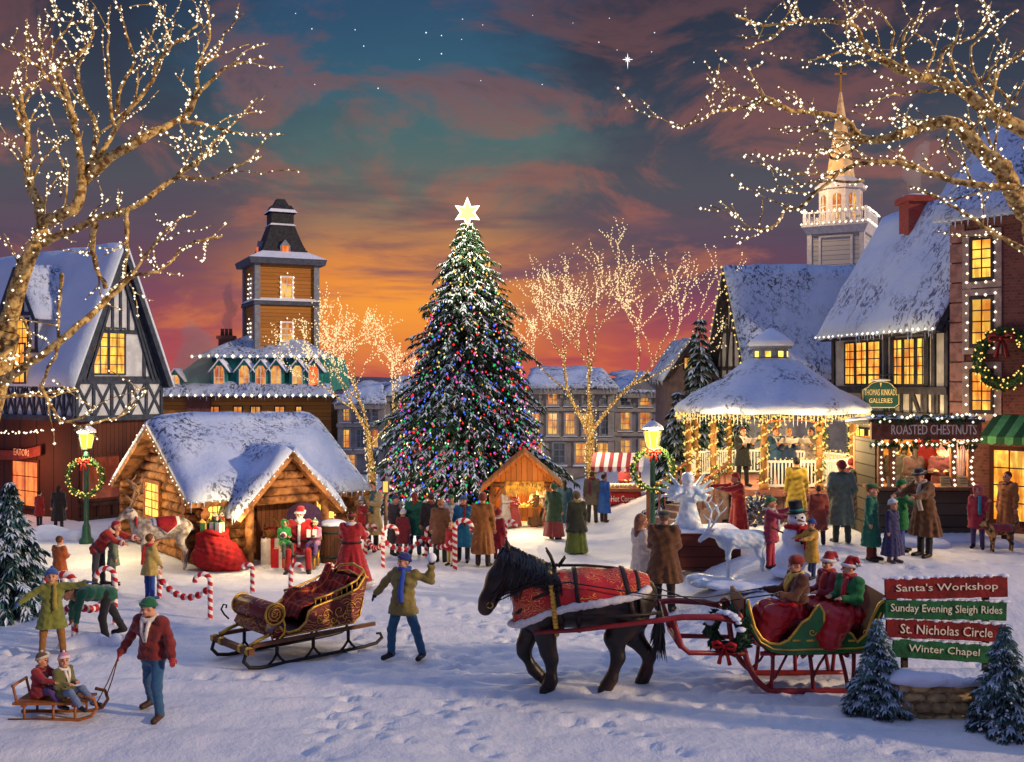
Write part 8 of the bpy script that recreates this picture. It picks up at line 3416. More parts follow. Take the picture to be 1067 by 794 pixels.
def green_sleigh():
 t = thing('green_sleigh', 'green and gold horse sleigh on tall red runners, pulled by the dark horse', 'sleigh', (sp(820, 0).x, SD, 0))
 side = [(771, 617), (774, 630), (778, 645), (785, 656), (793, 661), (803, 662), (812, 658), (820, 648), (826, 640), (833, 636), (838, 628), (843, 622), (848, 630), (848, 643), (856, 646), (868, 647), (876, 652), (881, 660),
   (890, 652), (896, 636), (903, 622), (913, 614), (908, 632), (900, 652), (897, 668), (860, 672), (812, 673), (795, 670), (782, 660), (773, 646), (769, 630)]
 for y in (-HWD, HWD):
  mb = MB()
  mb.prism([sp(a, b, y - .025) for a, b in side], Vector((0, .05, 0)))
  sb = mb.build('side_panel', GREENL, t)
  top = side[:22]
  yy = y + (-.03 if y < 0 else .03)
  mb = MB()
  mb.tube([sp(a, b, yy) for a, b in top], .022, 6)
  mb.tube([sp(a, b, yy) for a, b in [(774, 642), (784, 660), (797, 667), (815, 668), (840, 667), (880, 666), (894, 664), (897, 650), (905, 630)]], .014, 6)
  sg = -1 if y < 0 else 1
  for q in (820, 834, 848, 862, 876):
   mb.tube([sp(q - 4, 658.5, yy), sp(q + 4, 658.2, yy)], .018, 6)
  for q in (836, 890):
   pts = [sp(q + 4 * math.cos(a) * (1 - a / 9), 650 + 4 * math.sin(a) * (1 - a / 9), yy) for a in np.linspace(0, 7, 16)]
   mb.tube(pts, .009, 5)
  mb.build('trim', TRIM, sb)
 mb = MB()
 w_ = 2 * HWD - .05
 strip = [(770, 617), (770, 632), (774, 646), (783, 660), (796, 669), (812, 672), (860, 671), (896, 667), (899, 652), (907, 632), (912, 615)]
 for (a, b), (c_, d_) in zip(strip[:-1], strip[1:]):
  p, q = sp(a, b, -w_ / 2), sp(c_, d_, -w_ / 2)
  nrm = (q - p).cross(Vector((0, 1, 0))).normalized() * .035
  mb.prism([p, q, q - nrm, p - nrm], Vector((0, w_, 0)))
 mb.build('body_shell', mat('sleigh_inner', (92, 22, 24), .6, .2, 5, .1), t)
 seatm = mat('sleigh_seat', (96, 20, 26), .7, .25, 6, .3)
 for a, b in ((822, 642), (874, 644)):
  mb = MB()
  V, Q = sdf_mesh([('c', sp(a - 6, b + 2, -w_ / 2 + .12), sp(a - 6, b + 2, w_ / 2 - .12), .10, .10), ('c', sp(a + 8, b + 2, -w_ / 2 + .12), sp(a + 8, b + 2, w_ / 2 - .12), .10, .10), ('c', sp(a + 14, b - 14, -w_ / 2 + .12), sp(a + 14, b - 14, w_ / 2 - .12), .06, .06)], .035, .12)
  mb.raw(V, Q)
  mb.build('seat', seatm, t)
 # runners, posts and curls
 for y in (-.50, .50):
  mb = MB()
  pts = [(757, 637), (762, 632), (766, 640), (767, 660), (771, 680), (779, 697), (791, 708), (806, 713), (840, 713), (889, 713)]
  sh = 0
  fine = []
  P3 = [sp(a, b, y) for a, b in pts]
  n = len(P3)
  for i in range(n - 1):
   p0, p1, p2, p3 = P3[max(i - 1, 0)], P3[i], P3[i + 1], P3[min(i + 2, n - 1)]
   for k in range(5):
    s = k / 5
    fine.append(.5 * ((2 * p1) + (p2 - p0) * s + (2 * p0 - 5 * p1 + 4 * p2 - p3) * s * s + (3 * p1 - 3 * p2 - p0 + p3) * s ** 3))
  fine.append(P3[-1])
  for i, p in enumerate(fine):
   p.z = max(p.z, gz(p.x, p.y) + .045)
  mb.tube(fine, .045, 8)
  ru = mb.build('runner', REDL, t)
  for (a, b), (c_, d_) in (((798, 672), (795, 709)), ((835, 672), (838, 712)), ((832, 672), (826, 676)), ((866, 672), (874, 712)), ((880, 670), (877, 712))):
   mb = MB()
   mb.tube([sp(a, b, y * .9), sp((a + c_) / 2 + .5, (b + d_) / 2, y * .97), sp(c_, d_, y)], .032, 7)
   mb.build('strut', REDL, ru)
  for (a, b), (c_, d_), (e, f_) in (((790, 706), (800, 696), (812, 674)), ((836, 700), (844, 684), (852, 673))):
   mb = MB()
   mb.tube([sp(a, b, y), sp(c_, d_, y * .97), sp(e, f_, y * .92)], .02, 6)
   mb.build('brace', REDL, ru)
 mb = MB()
 for px in (797, 836, 872):
  mb.tube([sp(px, 674, -.5), sp(px, 674, .5)], .04, 8)
 mb.tube([sp(757, 637, -.52), sp(757, 637, .52)], .04, 8)
 for y in (-.46, .46):
  mb.tube([sp(785, 673, y), sp(893, 671, y)], .035, 8)
 mb.build('cross_bar', REDL, t)
 # shafts to the horse
 for y in (-.60, .60):
  mb = MB()
  mb.tube([sp(764, 640, y * .85), sp(740, 635, y * .9), sp(705, 634, y), sp(660, 640, y), sp(600, 647, y), sp(556, 650, y * .95)], [.05, .05, .048, .04, .036, .03], 8)
  mb.tube([sp(695, 636, y), sp(700, 652, y * .95), sp(704, 664, y * .9), sp(712, 671, y * .88), sp(768, 672, y * .85)], [.045, .045, .042, .04, .036], 8)
  mb.build('shaft', REDL, t)
 mb = MB()
 mb.tube([sp(703, 664, -.56), sp(703, 664, .56)], .04, 8)
 mb.build('splinter_bar', REDL, t)


green_sleigh()


def sleigh_wreath():
 c = sp(752, 651, -.42)
 t = thing('wreath', 'snowy green wreath with red ribbon on the front of the green sleigh', 'wreath', c)
 wr = wreath(t, c, .25, (.86, -.5, 0), seed=33, tub=.11, lights_=False, garm=mat('dark_garland', (26, 54, 38), .8, .5, 30, .9, 60, col2=(70, 104, 72)))
 nn = Vector((.86, -.5, 0)).cross(Z3)
 mb = MB()
 for i in range(26):
  a = rnd(.1, 3.0)
  mb.ball(c + Vector((.86, -.5, 0)) * .25 * math.cos(a) + Z3 * (.25 * math.sin(a) + .05) + nn * rnd(.0, .12), rnd(.03, .07), 0, 8, 5, (1.2, 1, .6))
 mb.build('snow', SNOW, wr)
 bow(wr, c + nn * .12 - Z3 * .20, .20, (.86, -.5, 0), mat('ribbon_red', (180, 24, 32), .55, .2, 8, .2))


sleigh_wreath()
RUG = patterned('lap_rug_red', (172, 16, 28), (190, 26, 34), 3.0, .9)
SITL = dict(L=((.14, -1, -.12), (.02, -.25, -1)), R=((-.14, -1, -.12), (-.02, -.25, -1)))
dz_ = lambda py: H - (py - CY) * SK
PD, JD = person('sleigh driver in brown coat with yellow fur collar and red-brown fur hat holding reins', loc=Vector((sp(828, 0).x, SD - .12, 0)), height=1.74, rot=-82, seat=dz_(640), legs=SITL, coat=(84, 46, 30), hem=.72, trousers=(60, 30, 30), hat='furcap', hatc=(132, 44, 36), hair=(96, 48, 34), collar=(206, 172, 74), gloves=(56, 40, 40), lap=RUG,
    arms=dict(L=((.2, -.5, -.85), (.0, -1, .12)), R=((-.2, -.5, -.85), (.0, -1, .12))), bulk=1.08)
person('sleigh passenger in dark red patterned coat and fur-trimmed hat behind the driver', loc=Vector((sp(868, 0).x, SD + .22, 0)), height=1.66, rot=-74, seat=dz_(640), legs=SITL, coat=(128, 36, 50), hem=.72, hat='fur_hat', hatc=(150, 24, 34), hair=(70, 40, 30), scarf=(170, 40, 44), lap=RUG, arms=HOLD, yaw=20)
person('sleigh passenger in green coat with red scarf and fur-trimmed hat at the back', loc=Vector((sp(881, 0).x, SD - .20, 0)), height=1.66, rot=-64, seat=dz_(640), legs=SITL, coat=(20, 104, 54), hem=.72, hat='fur_hat', hatc=(160, 24, 34), hair=(80, 44, 30), scarf=(170, 34, 40), lap=RUG, arms=HOLD, yaw=-30, bulk=1.1)
mb = MB()
for sd, y, bow_ in (('R', -.16, .10), ('L', .16, .26)):
 a = JD['wr' + sd] + JD['fa' + sd] * .09
 e = hp(511, 627, y)
 m1, m2 = hp(668, 612, y * 3.4), hp(590, 600, y * 3.3)
 pts = [a, a.lerp(m1, .5) - Z3 * bow_, m1, m2, hp(552, 606, y * 2.7), e]
 mb.tube(along(pts, .25), .011, 5)
tag(mb.build('reins', BLACK), 'pair of long dark reins from the driver to the bit of the horse', 'reins')


# ================================================================== empty red sleigh
def red_sleigh():
 near = G(268, 698)
 th = R(42)
 t = thing('red_sleigh', 'empty carved red sleigh with gold rails, standing by the man with the snowball', 'sleigh', near, th)
 # local: x towards the back, y across to the far side, z up
 L = 2.35
 Wd = 1.12
 s = near.y / F
 laq = patterned('sleigh_lacquer', (112, 30, 24), (206, 150, 74), 5.0, .52)
 dark = mat('sleigh_dark', (58, 18, 18), .5, .3, 5, .2)
 iron = mat('sleigh_iron', (30, 26, 26), .45, .3, 8, .2)
 wood = mat('sleigh_wood', (96, 60, 36), .55, .3, 6, .3)
 bl = lambda mb, nm, m, p=t: mb.build(nm, m, p, local=True)
 for y in (0, Wd):
  mb = MB()
  pts = [(-.04, y, .36), (-.20, y, .30), (-.24, y, .17), (-.14, y, .06), (.06, y, .025), (.6, y, .025), (1.3, y, .025), (2.1, y, .03), (2.34, y, .05), (2.46, y, .13), (2.42, y, .21), (2.34, y, .22)]
  mb.tube(pts, [.032] * 10 + [.026, .018], 8)
  ru = bl(mb, 'runner', iron)
  for q in (.36, 1.05, 1.75):
   mb = MB()
   mb.tube([(q, y, .38), (q, y, .2)], .03, 7)
   mb.tube([(q - .16, y, .035), (q - .08, y, .10), (q, y, .2)], .022, 6)
   mb.tube([(q + .16, y, .035), (q + .08, y, .10), (q, y, .2)], .022, 6)
   bl(mb, 'strut', iron, ru)
  mb = MB()
  mb.bar((-.1, y, .40), (2.3, y, .40), .07, .06)
  bl(mb, 'rail', wood)
 mb = MB()
 mb.bar((-.16, -.12, .33), (-.16, Wd + .12, .33), .10, .09)
 bl(mb, 'front_bar', wood)
 mb = MB()
 for yy in (-.04, .22, Wd - .22, Wd + .04):
  mb.tube([(-.16, yy - .03, .33), (-.16, yy + .03, .33)], .075, 10)
 for y in (0.03, Wd - .03):
  mb.tube([(-.12, y, .40), (.04, y, .47), (.22, y, .52)], .032, 8)
 bl(mb, 'brass_band', GOLD)
 # body: sides swept up from a scrolled dash to a tall back
 side = [(.30, .44), (.52, .43), (1.9, .45), (2.02, .55), (2.10, .85), (2.20, 1.22), (2.12, 1.24), (1.98, 1.06), (1.74, .98), (1.30, .90), (1.10, .86), (1.00, .80), (.94, .62), (.80, .52), (.62, .50), (.50, .54), (.44, .62), (.36, .60)]
 for y in (.06, Wd - .10):
  mb = MB()
  mb.prism([(a, y, b) for a, b in side], (0, .04, 0))
  sb = bl(mb, 'side_panel', laq)
  yy = y - .012 if y < .5 else y + .052
  mb = MB()
  mb.tube([(a, yy, b) for a, b in side[5:17]], .022, 6)
  mb.tube([(a, yy, b + .02) for a, b in side[1:5]], .014, 6)
  # scrollwork
  for cx_, cz_, rr, sg in ((1.35, .68, .11, 1), (1.60, .72, .13, -1), (1.82, .74, .11, 1), (1.48, .58, .07, -1), (1.72, .60, .07, 1), (1.2, .62, .07, -1)):
   pts = [(cx_ + rr * (1 - a / 8.5) * math.cos(a * sg), yy, cz_ + rr * (1 - a / 8.5) * math.sin(a * sg)) for a in np.linspace(0, 7.4, 20)]
   mb.tube(pts, .010, 5)
  mb.build('gold_scrollwork', GOLD, sb, local=True)
  mb = MB()     # gold balustrade along the arm
  tp = [(1.12, .98), (1.40, 1.02), (1.74, 1.11), (1.98, 1.20), (2.12, 1.36)]
  mb.tube([(a, yy + .03, b) for a, b in tp], .02, 6)
  for i in range(9):
   q = 1.14 + i * .105
   zb = .86 + (q - 1.1) * .17
   zt = np.interp(q, [p[0] for p in tp], [p[1] for p in tp])
   mb.tube([(q, yy + .03, zb), (q, yy + .03, zt)], .012, 5)
  bl(mb, 'arm_rail', GOLD)
 mb = MB()
 yA, yB = .08, Wd - .08
 for (a, b), (c_, d_) in (((.34, .46), (1.95, .46)), ((1.95, .46), (2.06, .8)), ((2.06, .8), (2.16, 1.24))):
  p, q = Vector((a, yA, b)), Vector((c_, yA, d_))
  nrm = (q - p).cross(Vector((0, 1, 0))).normalized() * .03
  mb.prism([p, q, q + nrm, p + nrm], (0, yB - yA, 0))
 bl(mb, 'body_shell', dark)
 mb = MB()
 mb.tube([(2.16, .06, 1.22), (2.19, .2, 1.34), (2.21, Wd / 2, 1.40), (2.19, Wd - .2, 1.34), (2.16, Wd - .06, 1.22)], .026, 7)
 mb.tube([(2.10, .10, 1.14), (2.12, .24, 1.24), (2.13, Wd / 2, 1.29), (2.12, Wd - .24, 1.24), (2.10, Wd - .10, 1.14)], .016, 6)
 bl(mb, 'back_rail', GOLD)
 # scrolled dash: a big rolled cylinder over an out-curved panel
 mb = MB()
 V, Fc = [], []
 prof = [(.56, .50), (.38, .46), (.22, .50), (.14, .60), (.20, .70), (.30, .74)]
 n = len(prof)
 for y in (.04, Wd - .04):
  V += [(a, y, b) for a, b in prof] + [(a + .03, y, b + .03) for a, b in prof]
 for i in range(n - 1):
  Fc.append((i, i + 1, 2 * n + i + 1, 2 * n + i))
  Fc.append((n + i, 3 * n + i, 3 * n + i + 1, n + i + 1))
  Fc.append((i, n + i, n + i + 1, i + 1))
  Fc.append((2 * n + i, 2 * n + i + 1, 3 * n + i + 1, 3 * n + i))
 mb.add(V, Fc, 0, True)
 ds = bl(mb, 'dash_panel', laq)
 mb = MB()
 mb.tube([(.32, -.01, .86), (.32, Wd + .01, .86)], .17, 20)
 bl(mb, 'dash_roll', laq, ds)
 mb = MB()
 for y in (-.015, Wd + .015):
  mb.tube([(.32 + .175 * math.cos(a), y, .86 + .175 * math.sin(a)) for a in np.linspace(0, 6.2832, 22, endpoint=False)], .020, 6, closed=True)
  pts = [(.32 + .15 * (1 - a / 16) * math.cos(a), y, .86 + .15 * (1 - a / 16) * math.sin(a)) for a in np.linspace(0, 13, 36)]
  mb.tube(pts, .012, 5)
  mb.tube([(.46, y, .78), (.50, y, .64), (.48, y, .52), (.40, y, .45)], .018, 6)
 for y in (.24, .42, .70, .88):
  sg = 1 if y < .56 else -1
  pts = [(.168 + .012 * math.sin(a), y + sg * .10 * (1 - a / 8) * math.cos(a), .60 + .09 * (1 - a / 8) * math.sin(a)) for a in np.linspace(0, 7, 18)]
  mb.tube(pts, .011, 5)
 bl(mb, 'gold_scrollwork', GOLD, ds)
 mb = MB()
 for y in (-.06, Wd + .06):
  mb.tube([(.10, y, .62), (.02, y, .70), (-.04, y, .80), (-.0, y, .88), (.06, y, .86), (.05, y, .81)], .016, 6)
 bl(mb, 'lantern_hook', iron)
 seatm = mat('button_velvet', (118, 22, 22), .75, .3, 5, .5, 14)
 mb = MB()
 V, Q = sdf_mesh([('c', Vector((1.35, .22, .66)), Vector((1.35, Wd - .22, .66)), .14, .14), ('c', Vector((1.75, .22, .68)), Vector((1.75, Wd - .22, .68)), .14, .14)], .04, .16, wob=.005)
 mb.raw(V, Q)
 V, Q = sdf_mesh([('c', Vector((1.96, .24, .80)), Vector((1.96, Wd - .24, .80)), .10, .10), ('c', Vector((2.07, .24, 1.12)), Vector((2.07, Wd - .24, 1.12)), .08, .08)], .04, .2, wob=.005)
 mb.raw(V, Q)
 bl(mb, 'seat', seatm)
 # plaid rug thrown over the seat and the far arm
 mb = MB()
 V, Fc = [], []
 nu, nv = 22, 22
 path = [(.98, .60), (1.08, .80), (1.30, .84), (1.60, .86), (1.82, .90), (1.95, 1.10), (2.02, 1.20)]
 ts = np.linspace(0, len(path) - 1, nu + 1)
 for i in range(nu + 1):
  a = np.interp(ts[i], range(len(path)), [p[0] for p in path])
  b = np.interp(ts[i], range(len(path)), [p[1] for p in path])
  for j in range(nv + 1):
   y = .38 + (Wd + .12 - .38) * j / nv
   zz = b + .02 * math.sin(i * .9 + j * .5) + .02 * noise.noise(Vector((i * .4, j * .4, 2))) + (.14 if y > Wd - .16 else 0) * min(1, max(0, (a - 1.0) * 4)) - .35 * max(0, (y - Wd + .02) / .1)
   V.append((a, y, zz))
 for i in range(nu):
  for j in range(nv):
   q = i * (nv + 1) + j
   Fc.append((q, q + 1, q + nv + 2, q + nv + 1))
 mb.add(V, Fc, 0, True)
 m = bpy.data.materials.new('plaid')
 m.use_nodes = True
 tt = NT(m.node_tree)
 b = tt.n['Principled BSDF']
 tc = tt.node('ShaderNodeTexCoord', out=3)
 sx = tt.n.new('ShaderNodeSeparateXYZ')
 tt.l.new(tc, sx.inputs[0])
 col = lin(156, 34, 24)
 cur = None
 for k, (ax_, per, w_, cc) in enumerate(((0, .14, .25, lin(52, 18, 16)), (1, .14, .25, lin(52, 18, 16)), (0, .14, .06, lin(216, 130, 60)), (1, .14, .06, lin(216, 130, 60)))):
  fr = tt.math('FRACT', tt.math('ADD', tt.math('MULTIPLY', sx.outputs[ax_], 1 / per), .37 * (k > 1)))
  f = tt.math('MULTIPLY', tt.math('LESS_THAN', fr, w_), .6)
  cur = tt.mix(f, cur if cur is not None else col, cc)
 tt.l.new(cur, b.inputs['Base Color'])
 b.inputs['Roughness'].default_value = .9
 o = mb.build('rug', m, None)
 o.location = wm(t).translation
 o.rotation_euler = (0, 0, th)
 md = o.modifiers.new('thick', 'SOLIDIFY')
 md.thickness = .03
 tag(o, 'red plaid rug thrown over the seat of the empty red sleigh', 'rug')


red_sleigh()


# ================================================================== snowman, ice figures, animals
ICE = None


def icemat():
 m = bpy.data.materials.new('carved_ice')
 m.use_nodes = True
 t = NT(m.node_tree)
 b = t.n['Principled BSDF']
 tc = t.node('ShaderNodeTexCoord', out=3)
 n = t.noise(tc, 5, 5, .65)
 t.l.new(t.mix(t.step(n, .38, .66), lin(196, 226, 248), lin(252, 253, 255)), b.inputs['Base Color'])
 b.inputs['Roughness'].default_value = .18
 b.inputs['IOR'].default_value = 1.31
 b.inputs['Transmission Weight'].default_value = .15
 b.inputs['Coat Weight'].default_value = .4
 t.l.new(t.node('ShaderNodeBump', {'Strength': .5, 'Distance': .03, 'Height': t.noise(tc, 14, 4, .6)}), b.inputs['Normal'])
 return m


ICE = icemat()


def ice_table():
 g = G(738, 592)
 t = thing('display_block', 'dark red-brown display block with snow on top, under the ice angel', 'block', g)
 d = g.y
 k = d / F
 x0, x1 = (706 - CX) * k, (772 - CX) * k
 zt = H - (556 - CY) * k
 mb = MB()
 mb.box(((x0 + x1) / 2, d + .45, (g.z + zt) / 2), (x1 - x0, .9, zt - g.z + .1))
 mb.build('block', plankmat('block_wood', (74, 34, 26), (104, 50, 38), .24, 'Z'), t)
 mb = MB()
 snow_slab(mb, (x0 - .05, d - .04, zt), (x1 + .05, d - .04, zt), (x1 + .05, d + .95, zt), (x0 - .05, d + .95, zt), .09, 16, 8, .03)
 mb.build('snow', SNOW, t)
 return g, zt + .08


IT, ITZ = ice_table()


def ice_angel():
 d = IT.y + .4
 k = d / F
 x = (717 - CX) * k
 c = Vector((x, d, ITZ))
 h = (552 - 494) * k
 t = thing('ice_angel', 'carved ice angel with spread wings on the dark display block', 'ice sculpture', c)
 s = h / 1.3
 e = lambda p, r: ('e', c + Vector(p) * s, tuple(q * s for q in r))
 ca = lambda a, b, ra, rb: ('c', c + Vector(a) * s, c + Vector(b) * s, ra * s, rb * s)
 pr = [ca((0, 0, .04), (0, 0, .55), .34, .17), ca((0, 0, .55), (0, 0, .85), .17, .15), ca((-.16, 0, .9), (.16, 0, .9), .09, .09), ca((0, 0, .9), (0, 0, 1.02), .07, .06), e((0, -.02, 1.12), (.11, .13, .14)), e((0, .03, 1.15), (.15, .14, .15)),
          ca((.2, -.02, .88), (.34, -.2, .72), .075, .06), ca((.34, -.2, .72), (.30, -.42, .82), .055, .045), ca((-.2, -.02, .88), (-.30, -.22, .72), .075, .06), ca((-.3, -.22, .72), (-.12, -.4, .86), .055, .045), ca((0, -.10, 1.12), (0, -.15, 1.09), .025, .03)]
 V, Q = sdf_mesh(pr, .028, .07, zmin=c.z, fold=None, wob=.008)
 mb = MB()
 mb.raw(V, Q)
 mb.build('figure', ICE, t)
 for sg in (-1, 1):
  pr = []
  for i in range(6):
   a = R(62 - i * 26)
   L = .62 - .05 * i
   pr.append(ca((sg * .1, .12, .80 - i * .03), (sg * (.12 + L * math.cos(a)), .2 + .03 * i, .82 + L * math.sin(a) * .75), .07, .03))
  V, Q = sdf_mesh(pr, .026, .04)
  mb = MB()
  mb.raw(V, Q)
  mb.build('wing', ICE, t)


ice_angel()


def stag(t, M_, mats, k=.05, cell=.028, wob=0.0, antler=None, head_up=True):
 """a reindeer facing -x, shoulder about 1.2 m; M_ places it"""
 c = lambda a, b, ra, rb: ('c', Vector(a), Vector(b), ra, rb)
 y = .13
 hd = [c((-.52, 0, 1.08), (-.70, 0, 1.36), .17, .115), c((-.70, 0, 1.36), (-.74, 0, 1.42), .115, .10), c((-.74, 0, 1.42), (-.98, 0, 1.26), .095, .058)] if head_up else [c((-.52, 0, 1.08), (-.80, 0, 1.18), .17, .115), c((-.80, 0, 1.18), (-.88, 0, 1.20), .115, .10), c((-.88, 0, 1.20), (-1.12, 0, 1.00), .095, .06)]
 pr = [c((-.42, -.05, 1.0), (.40, -.05, 1.0), .24, .22), c((-.42, .05, 1.0), (.40, .05, 1.0), .24, .22), c((-.46, 0, .98), (-.52, 0, 1.08), .22, .18)] + hd + [
  c((-.42, -y, .9), (-.44, -y, .55), .11, .06), c((-.44, -y, .55), (-.43, -y, .06), .048, .038), c((-.36, y, .9), (-.33, y, .55), .11, .06), c((-.33, y, .55), (-.36, y, .06), .048, .038),
  c((.40, -y, .95), (.36, -y, .68), .17, .085), c((.36, -y, .68), (.48, -y, .46), .075, .052), c((.48, -y, .46), (.45, -y, .06), .046, .038), c((.46, y, .95), (.46, y, .68), .17, .085), c((.46, y, .68), (.56, y, .46), .075, .052), c((.56, y, .46), (.52, y, .06), .046, .038),
  c((.60, 0, 1.05), (.68, 0, .95), .06, .04)]
 hb = Vector((-.74, 0, 1.46)) if head_up else Vector((-.88, 0, 1.26))
 for s in (-1, 1):
  pr.append(c(hb + Vector((.02, s * .08, -.01)), hb + Vector((.06, s * .24, .03)), .035, .018))
 V, Q = sdf_mesh(pr, cell, k, wob=wob)
 mb = MB()
 mb.M = M_
 mb.raw(V, Q)
 hn = hb + (Vector((-.235, 0, -.2)) if head_up else Vector((-.25, 0, -.27)))
 if len(mats) > 1:
  mb.ball(hn, .05, 1, 8, 6)
  for s in (-1, 1):
   mb.ball(hb + Vector((-.08, s * .085, -.04)), .018, 1, 6, 5)
 mb.build('body', mats, t)
 for s in (-1, 1):
  mb = MB()
  mb.M = M_
  r = .026
  main = [hb + Vector((.0, s * .05, .02)), hb + Vector((.08, s * .18, .20)), hb + Vector((.16, s * .30, .42)), hb + Vector((.08, s * .36, .62)), hb + Vector((-.06, s * .34, .74))]
  mb.tube(main, [r * 1.2, r, r, r * .8, r * .35], 7)
  for i, v in ((1, (-.16, s * .06, .12)), (2, (.18, s * .05, .14)), (2, (-.14, s * .10, .16)), (3, (.14, s * .06, .12)), (3, (-.12, s * .08, .05))):
   mb.tube([main[i], main[i] + Vector(v) * .6, main[i] + Vector(v) + Vector((0, 0, .05))], [r * .85, r * .7, r * .3], 6)
  mb.build('antler', antler or mats[0], t)


def ice_reindeer():
 g = G(762, 606)
 t = thing('ice_reindeer', 'carved ice reindeer on a rough ice base behind the reins', 'ice sculpture', g)
 s = (604 - 548) * g.y / F / 1.36
 M_ = Matrix.Translation(g + Vector((.24, 0, .06))) @ Matrix.Scale(s, 4) @ Matrix.Rotation(R(8), 4, 'Z')
 stag(t, M_, [ICE], .06, .03, .008, None, False)
 prims = []
 rg = random.Random(3)
 for i in range(14):
  prims.append(('e', g + Vector((rg.uniform(-.72, .72), rg.uniform(-.25, .25), 0)), (rg.uniform(.16, .3), rg.uniform(.16, .26), rg.uniform(.07, .15))))
 V, Q = sdf_mesh(prims, .04, .04, wob=.012)
 mb = MB()
 mb.raw(V, Q)
 mb.build('ice_base', ICE, t)


ice_reindeer()


def reindeer():
 g = G(170, 596)
 t = thing('reindeer', 'pale grey reindeer with red blanket trimmed in white beside the log cabin', 'reindeer', g)
 s = (596 - 500) * g.y / F / 2.15 * .92
 M_ = Matrix.Translation(g) @ Matrix.Rotation(R(28), 4, 'Z') @ Matrix.Scale(s * 1.10, 4)
 stag(t, M_, [mat('reindeer_coat', (146, 130, 114), .85, .35, 5, .4, 30, col2=(206, 196, 182)), EYE], .06, .028, 0, mat('antler', (150, 116, 84), .7, .25, 8, .3))
 for nm, m, x0, x1, w_, lo_ in (('blanket_edge', FUR, -.26, .34, .015, 1.12), ('blanket', RED, -.18, .26, .03, 1.0)):
  mb = MB()
  mb.M = M_
  V, Fc = [], []
  n = 14
  xs = np.linspace(x0, x1, 7)
  for x in xs:
   for kx in range(n + 1):
    a = (kx / n * 2 - 1) * lo_ * 1.75
    taper = 1 - .55 * (abs((x - .04) / .3)) * max(0, abs(a) - .9)
    V.append((x * 1.0, (.29 + w_) * math.sin(a * taper), .99 + (.245 + w_) * math.cos(a * taper)))
  for i in range(6):
   for kx in range(n):
    q = i * (n + 1) + kx
    Fc.append((q, q + 1, q + n + 2, q + n + 1))
  mb.add(V, Fc, 0, True)
  o = mb.build(nm, m, t)
  md = o.modifiers.new('thick', 'SOLIDIFY')
  md.thickness = .02
 mb = MB()
 mb.M = M_
 mb.tube([(-.62 + .0, .17 * math.cos(a), 1.2 + .15 * math.sin(a)) for a in np.linspace(0, 6.2832, 16, endpoint=False)], .03, 6, closed=True)
 mb.build('collar', RED, t)


reindeer()


def snowman():
 g = G(829, 598)
 h = (598 - 532) * g.y / F
 s = h / 1.55
 t = thing('snowman', 'snowman with black top hat, red scarf and carrot nose between two children', 'snowman', g)
 e = lambda p, r: ('e', g + Vector(p) * s, tuple(q * s for q in r))
 V, Q = sdf_mesh([e((0, 0, .36), (.50, .48, .42)), e((0, 0, .90), (.34, .33, .31)), e((.02, -.02, 1.34), (.22, .22, .22)), e((0, 0, .04), (.62, .55, .16))], .035, .06, zmin=g.z - .05, wob=.006)
 mb = MB()
 mb.raw(V, Q)
 mb.build('snow_body', SNOW, t)
 mb = MB()
 for p in ((-.06, -.225, 1.40), (.11, -.215, 1.40)):
  mb.ball(g + Vector(p) * s, .028 * s, 0, 8, 6)
 for i in range(5):
  a = -.5 + i * .25
  mb.ball(g + Vector((.03 + .12 * math.sin(a), -.225 + .01, 1.28 - .06 * math.cos(a))) * s, .016 * s, 0, 6, 5)
 for z in (.80, .92, 1.04):
  mb.ball(g + Vector((.06, -.335 if z < 1 else -.31, z)) * s, .034 * s, 0, 8, 6)
 mb.build('coal', BLACK, t)
 mb = MB()
 mb.tube([g + Vector((.02, -.22, 1.34)) * s, g + Vector((.10, -.44, 1.33)) * s], [.036 * s, .006], 8)
 mb.build('carrot_nose', mat('carrot', (206, 104, 36), .6, .15, 10, .2), t)
 mb = MB()
 mb.M = Matrix.Translation(g + Vector((.02, -.02, 1.50)) * s) @ Matrix.Rotation(R(-9), 4, 'Y') @ Matrix.Scale(s, 4)
 mb.lathe([(.27, 0), (.275, .02), (.17, .03), (.165, .28), (.18, .30), (0, .30)], 20)
 mb.lathe([(.173, .035), (.171, .10), (.168, .102)], 20, (0, 0, 0), 1)
 mb.build('top_hat', [mat('hat_black', (30, 34, 40), .7, .2, 8, .2), GREENC], t)
 mb = MB()
 mb.tube([g + Vector((.01 + .235 * math.cos(a), .23 * math.sin(a) - .01, 1.155 + .02 * math.sin(2 * a))) * s for a in np.linspace(0, 6.2832, 20, endpoint=False)], .062 * s, 8, closed=True)
 mb.tube([g + Vector(p) * s for p in ((.12, -.22, 1.13), (.16, -.36, .98), (.15, -.40, .78), (.19, -.42, .58))], [.05 * s, .07 * s, .075 * s, .08 * s], 8)
 mb.tube([g + Vector(p) * s for p in ((.02, -.24, 1.12), (-.02, -.37, .98), (-.05, -.39, .84))], [.05 * s, .06 * s, .07 * s], 8)
 mb.build('scarf', mat('scarf_red', (160, 26, 40), .85, .2, 12, .4), t)
 for sg, pts in ((-1, ((-.30, -.02, 1.0), (-.55, -.05, 1.12), (-.74, -.06, 1.30))), (1, ((.30, -.02, 1.0), (.52, -.06, 1.06), (.70, -.08, 1.20)))):
  mb = MB()
  q = [g + Vector(p) * s for p in pts]
  mb.tube(q, [.022 * s, .018 * s, .008 * s], 6)
  mb.tube([q[1], q[1] + Vector((sg * .12, 0, -.02)) * s], [.012 * s, .006 * s], 5)
  mb.build('twig_arm', BARK, t)


snowman()


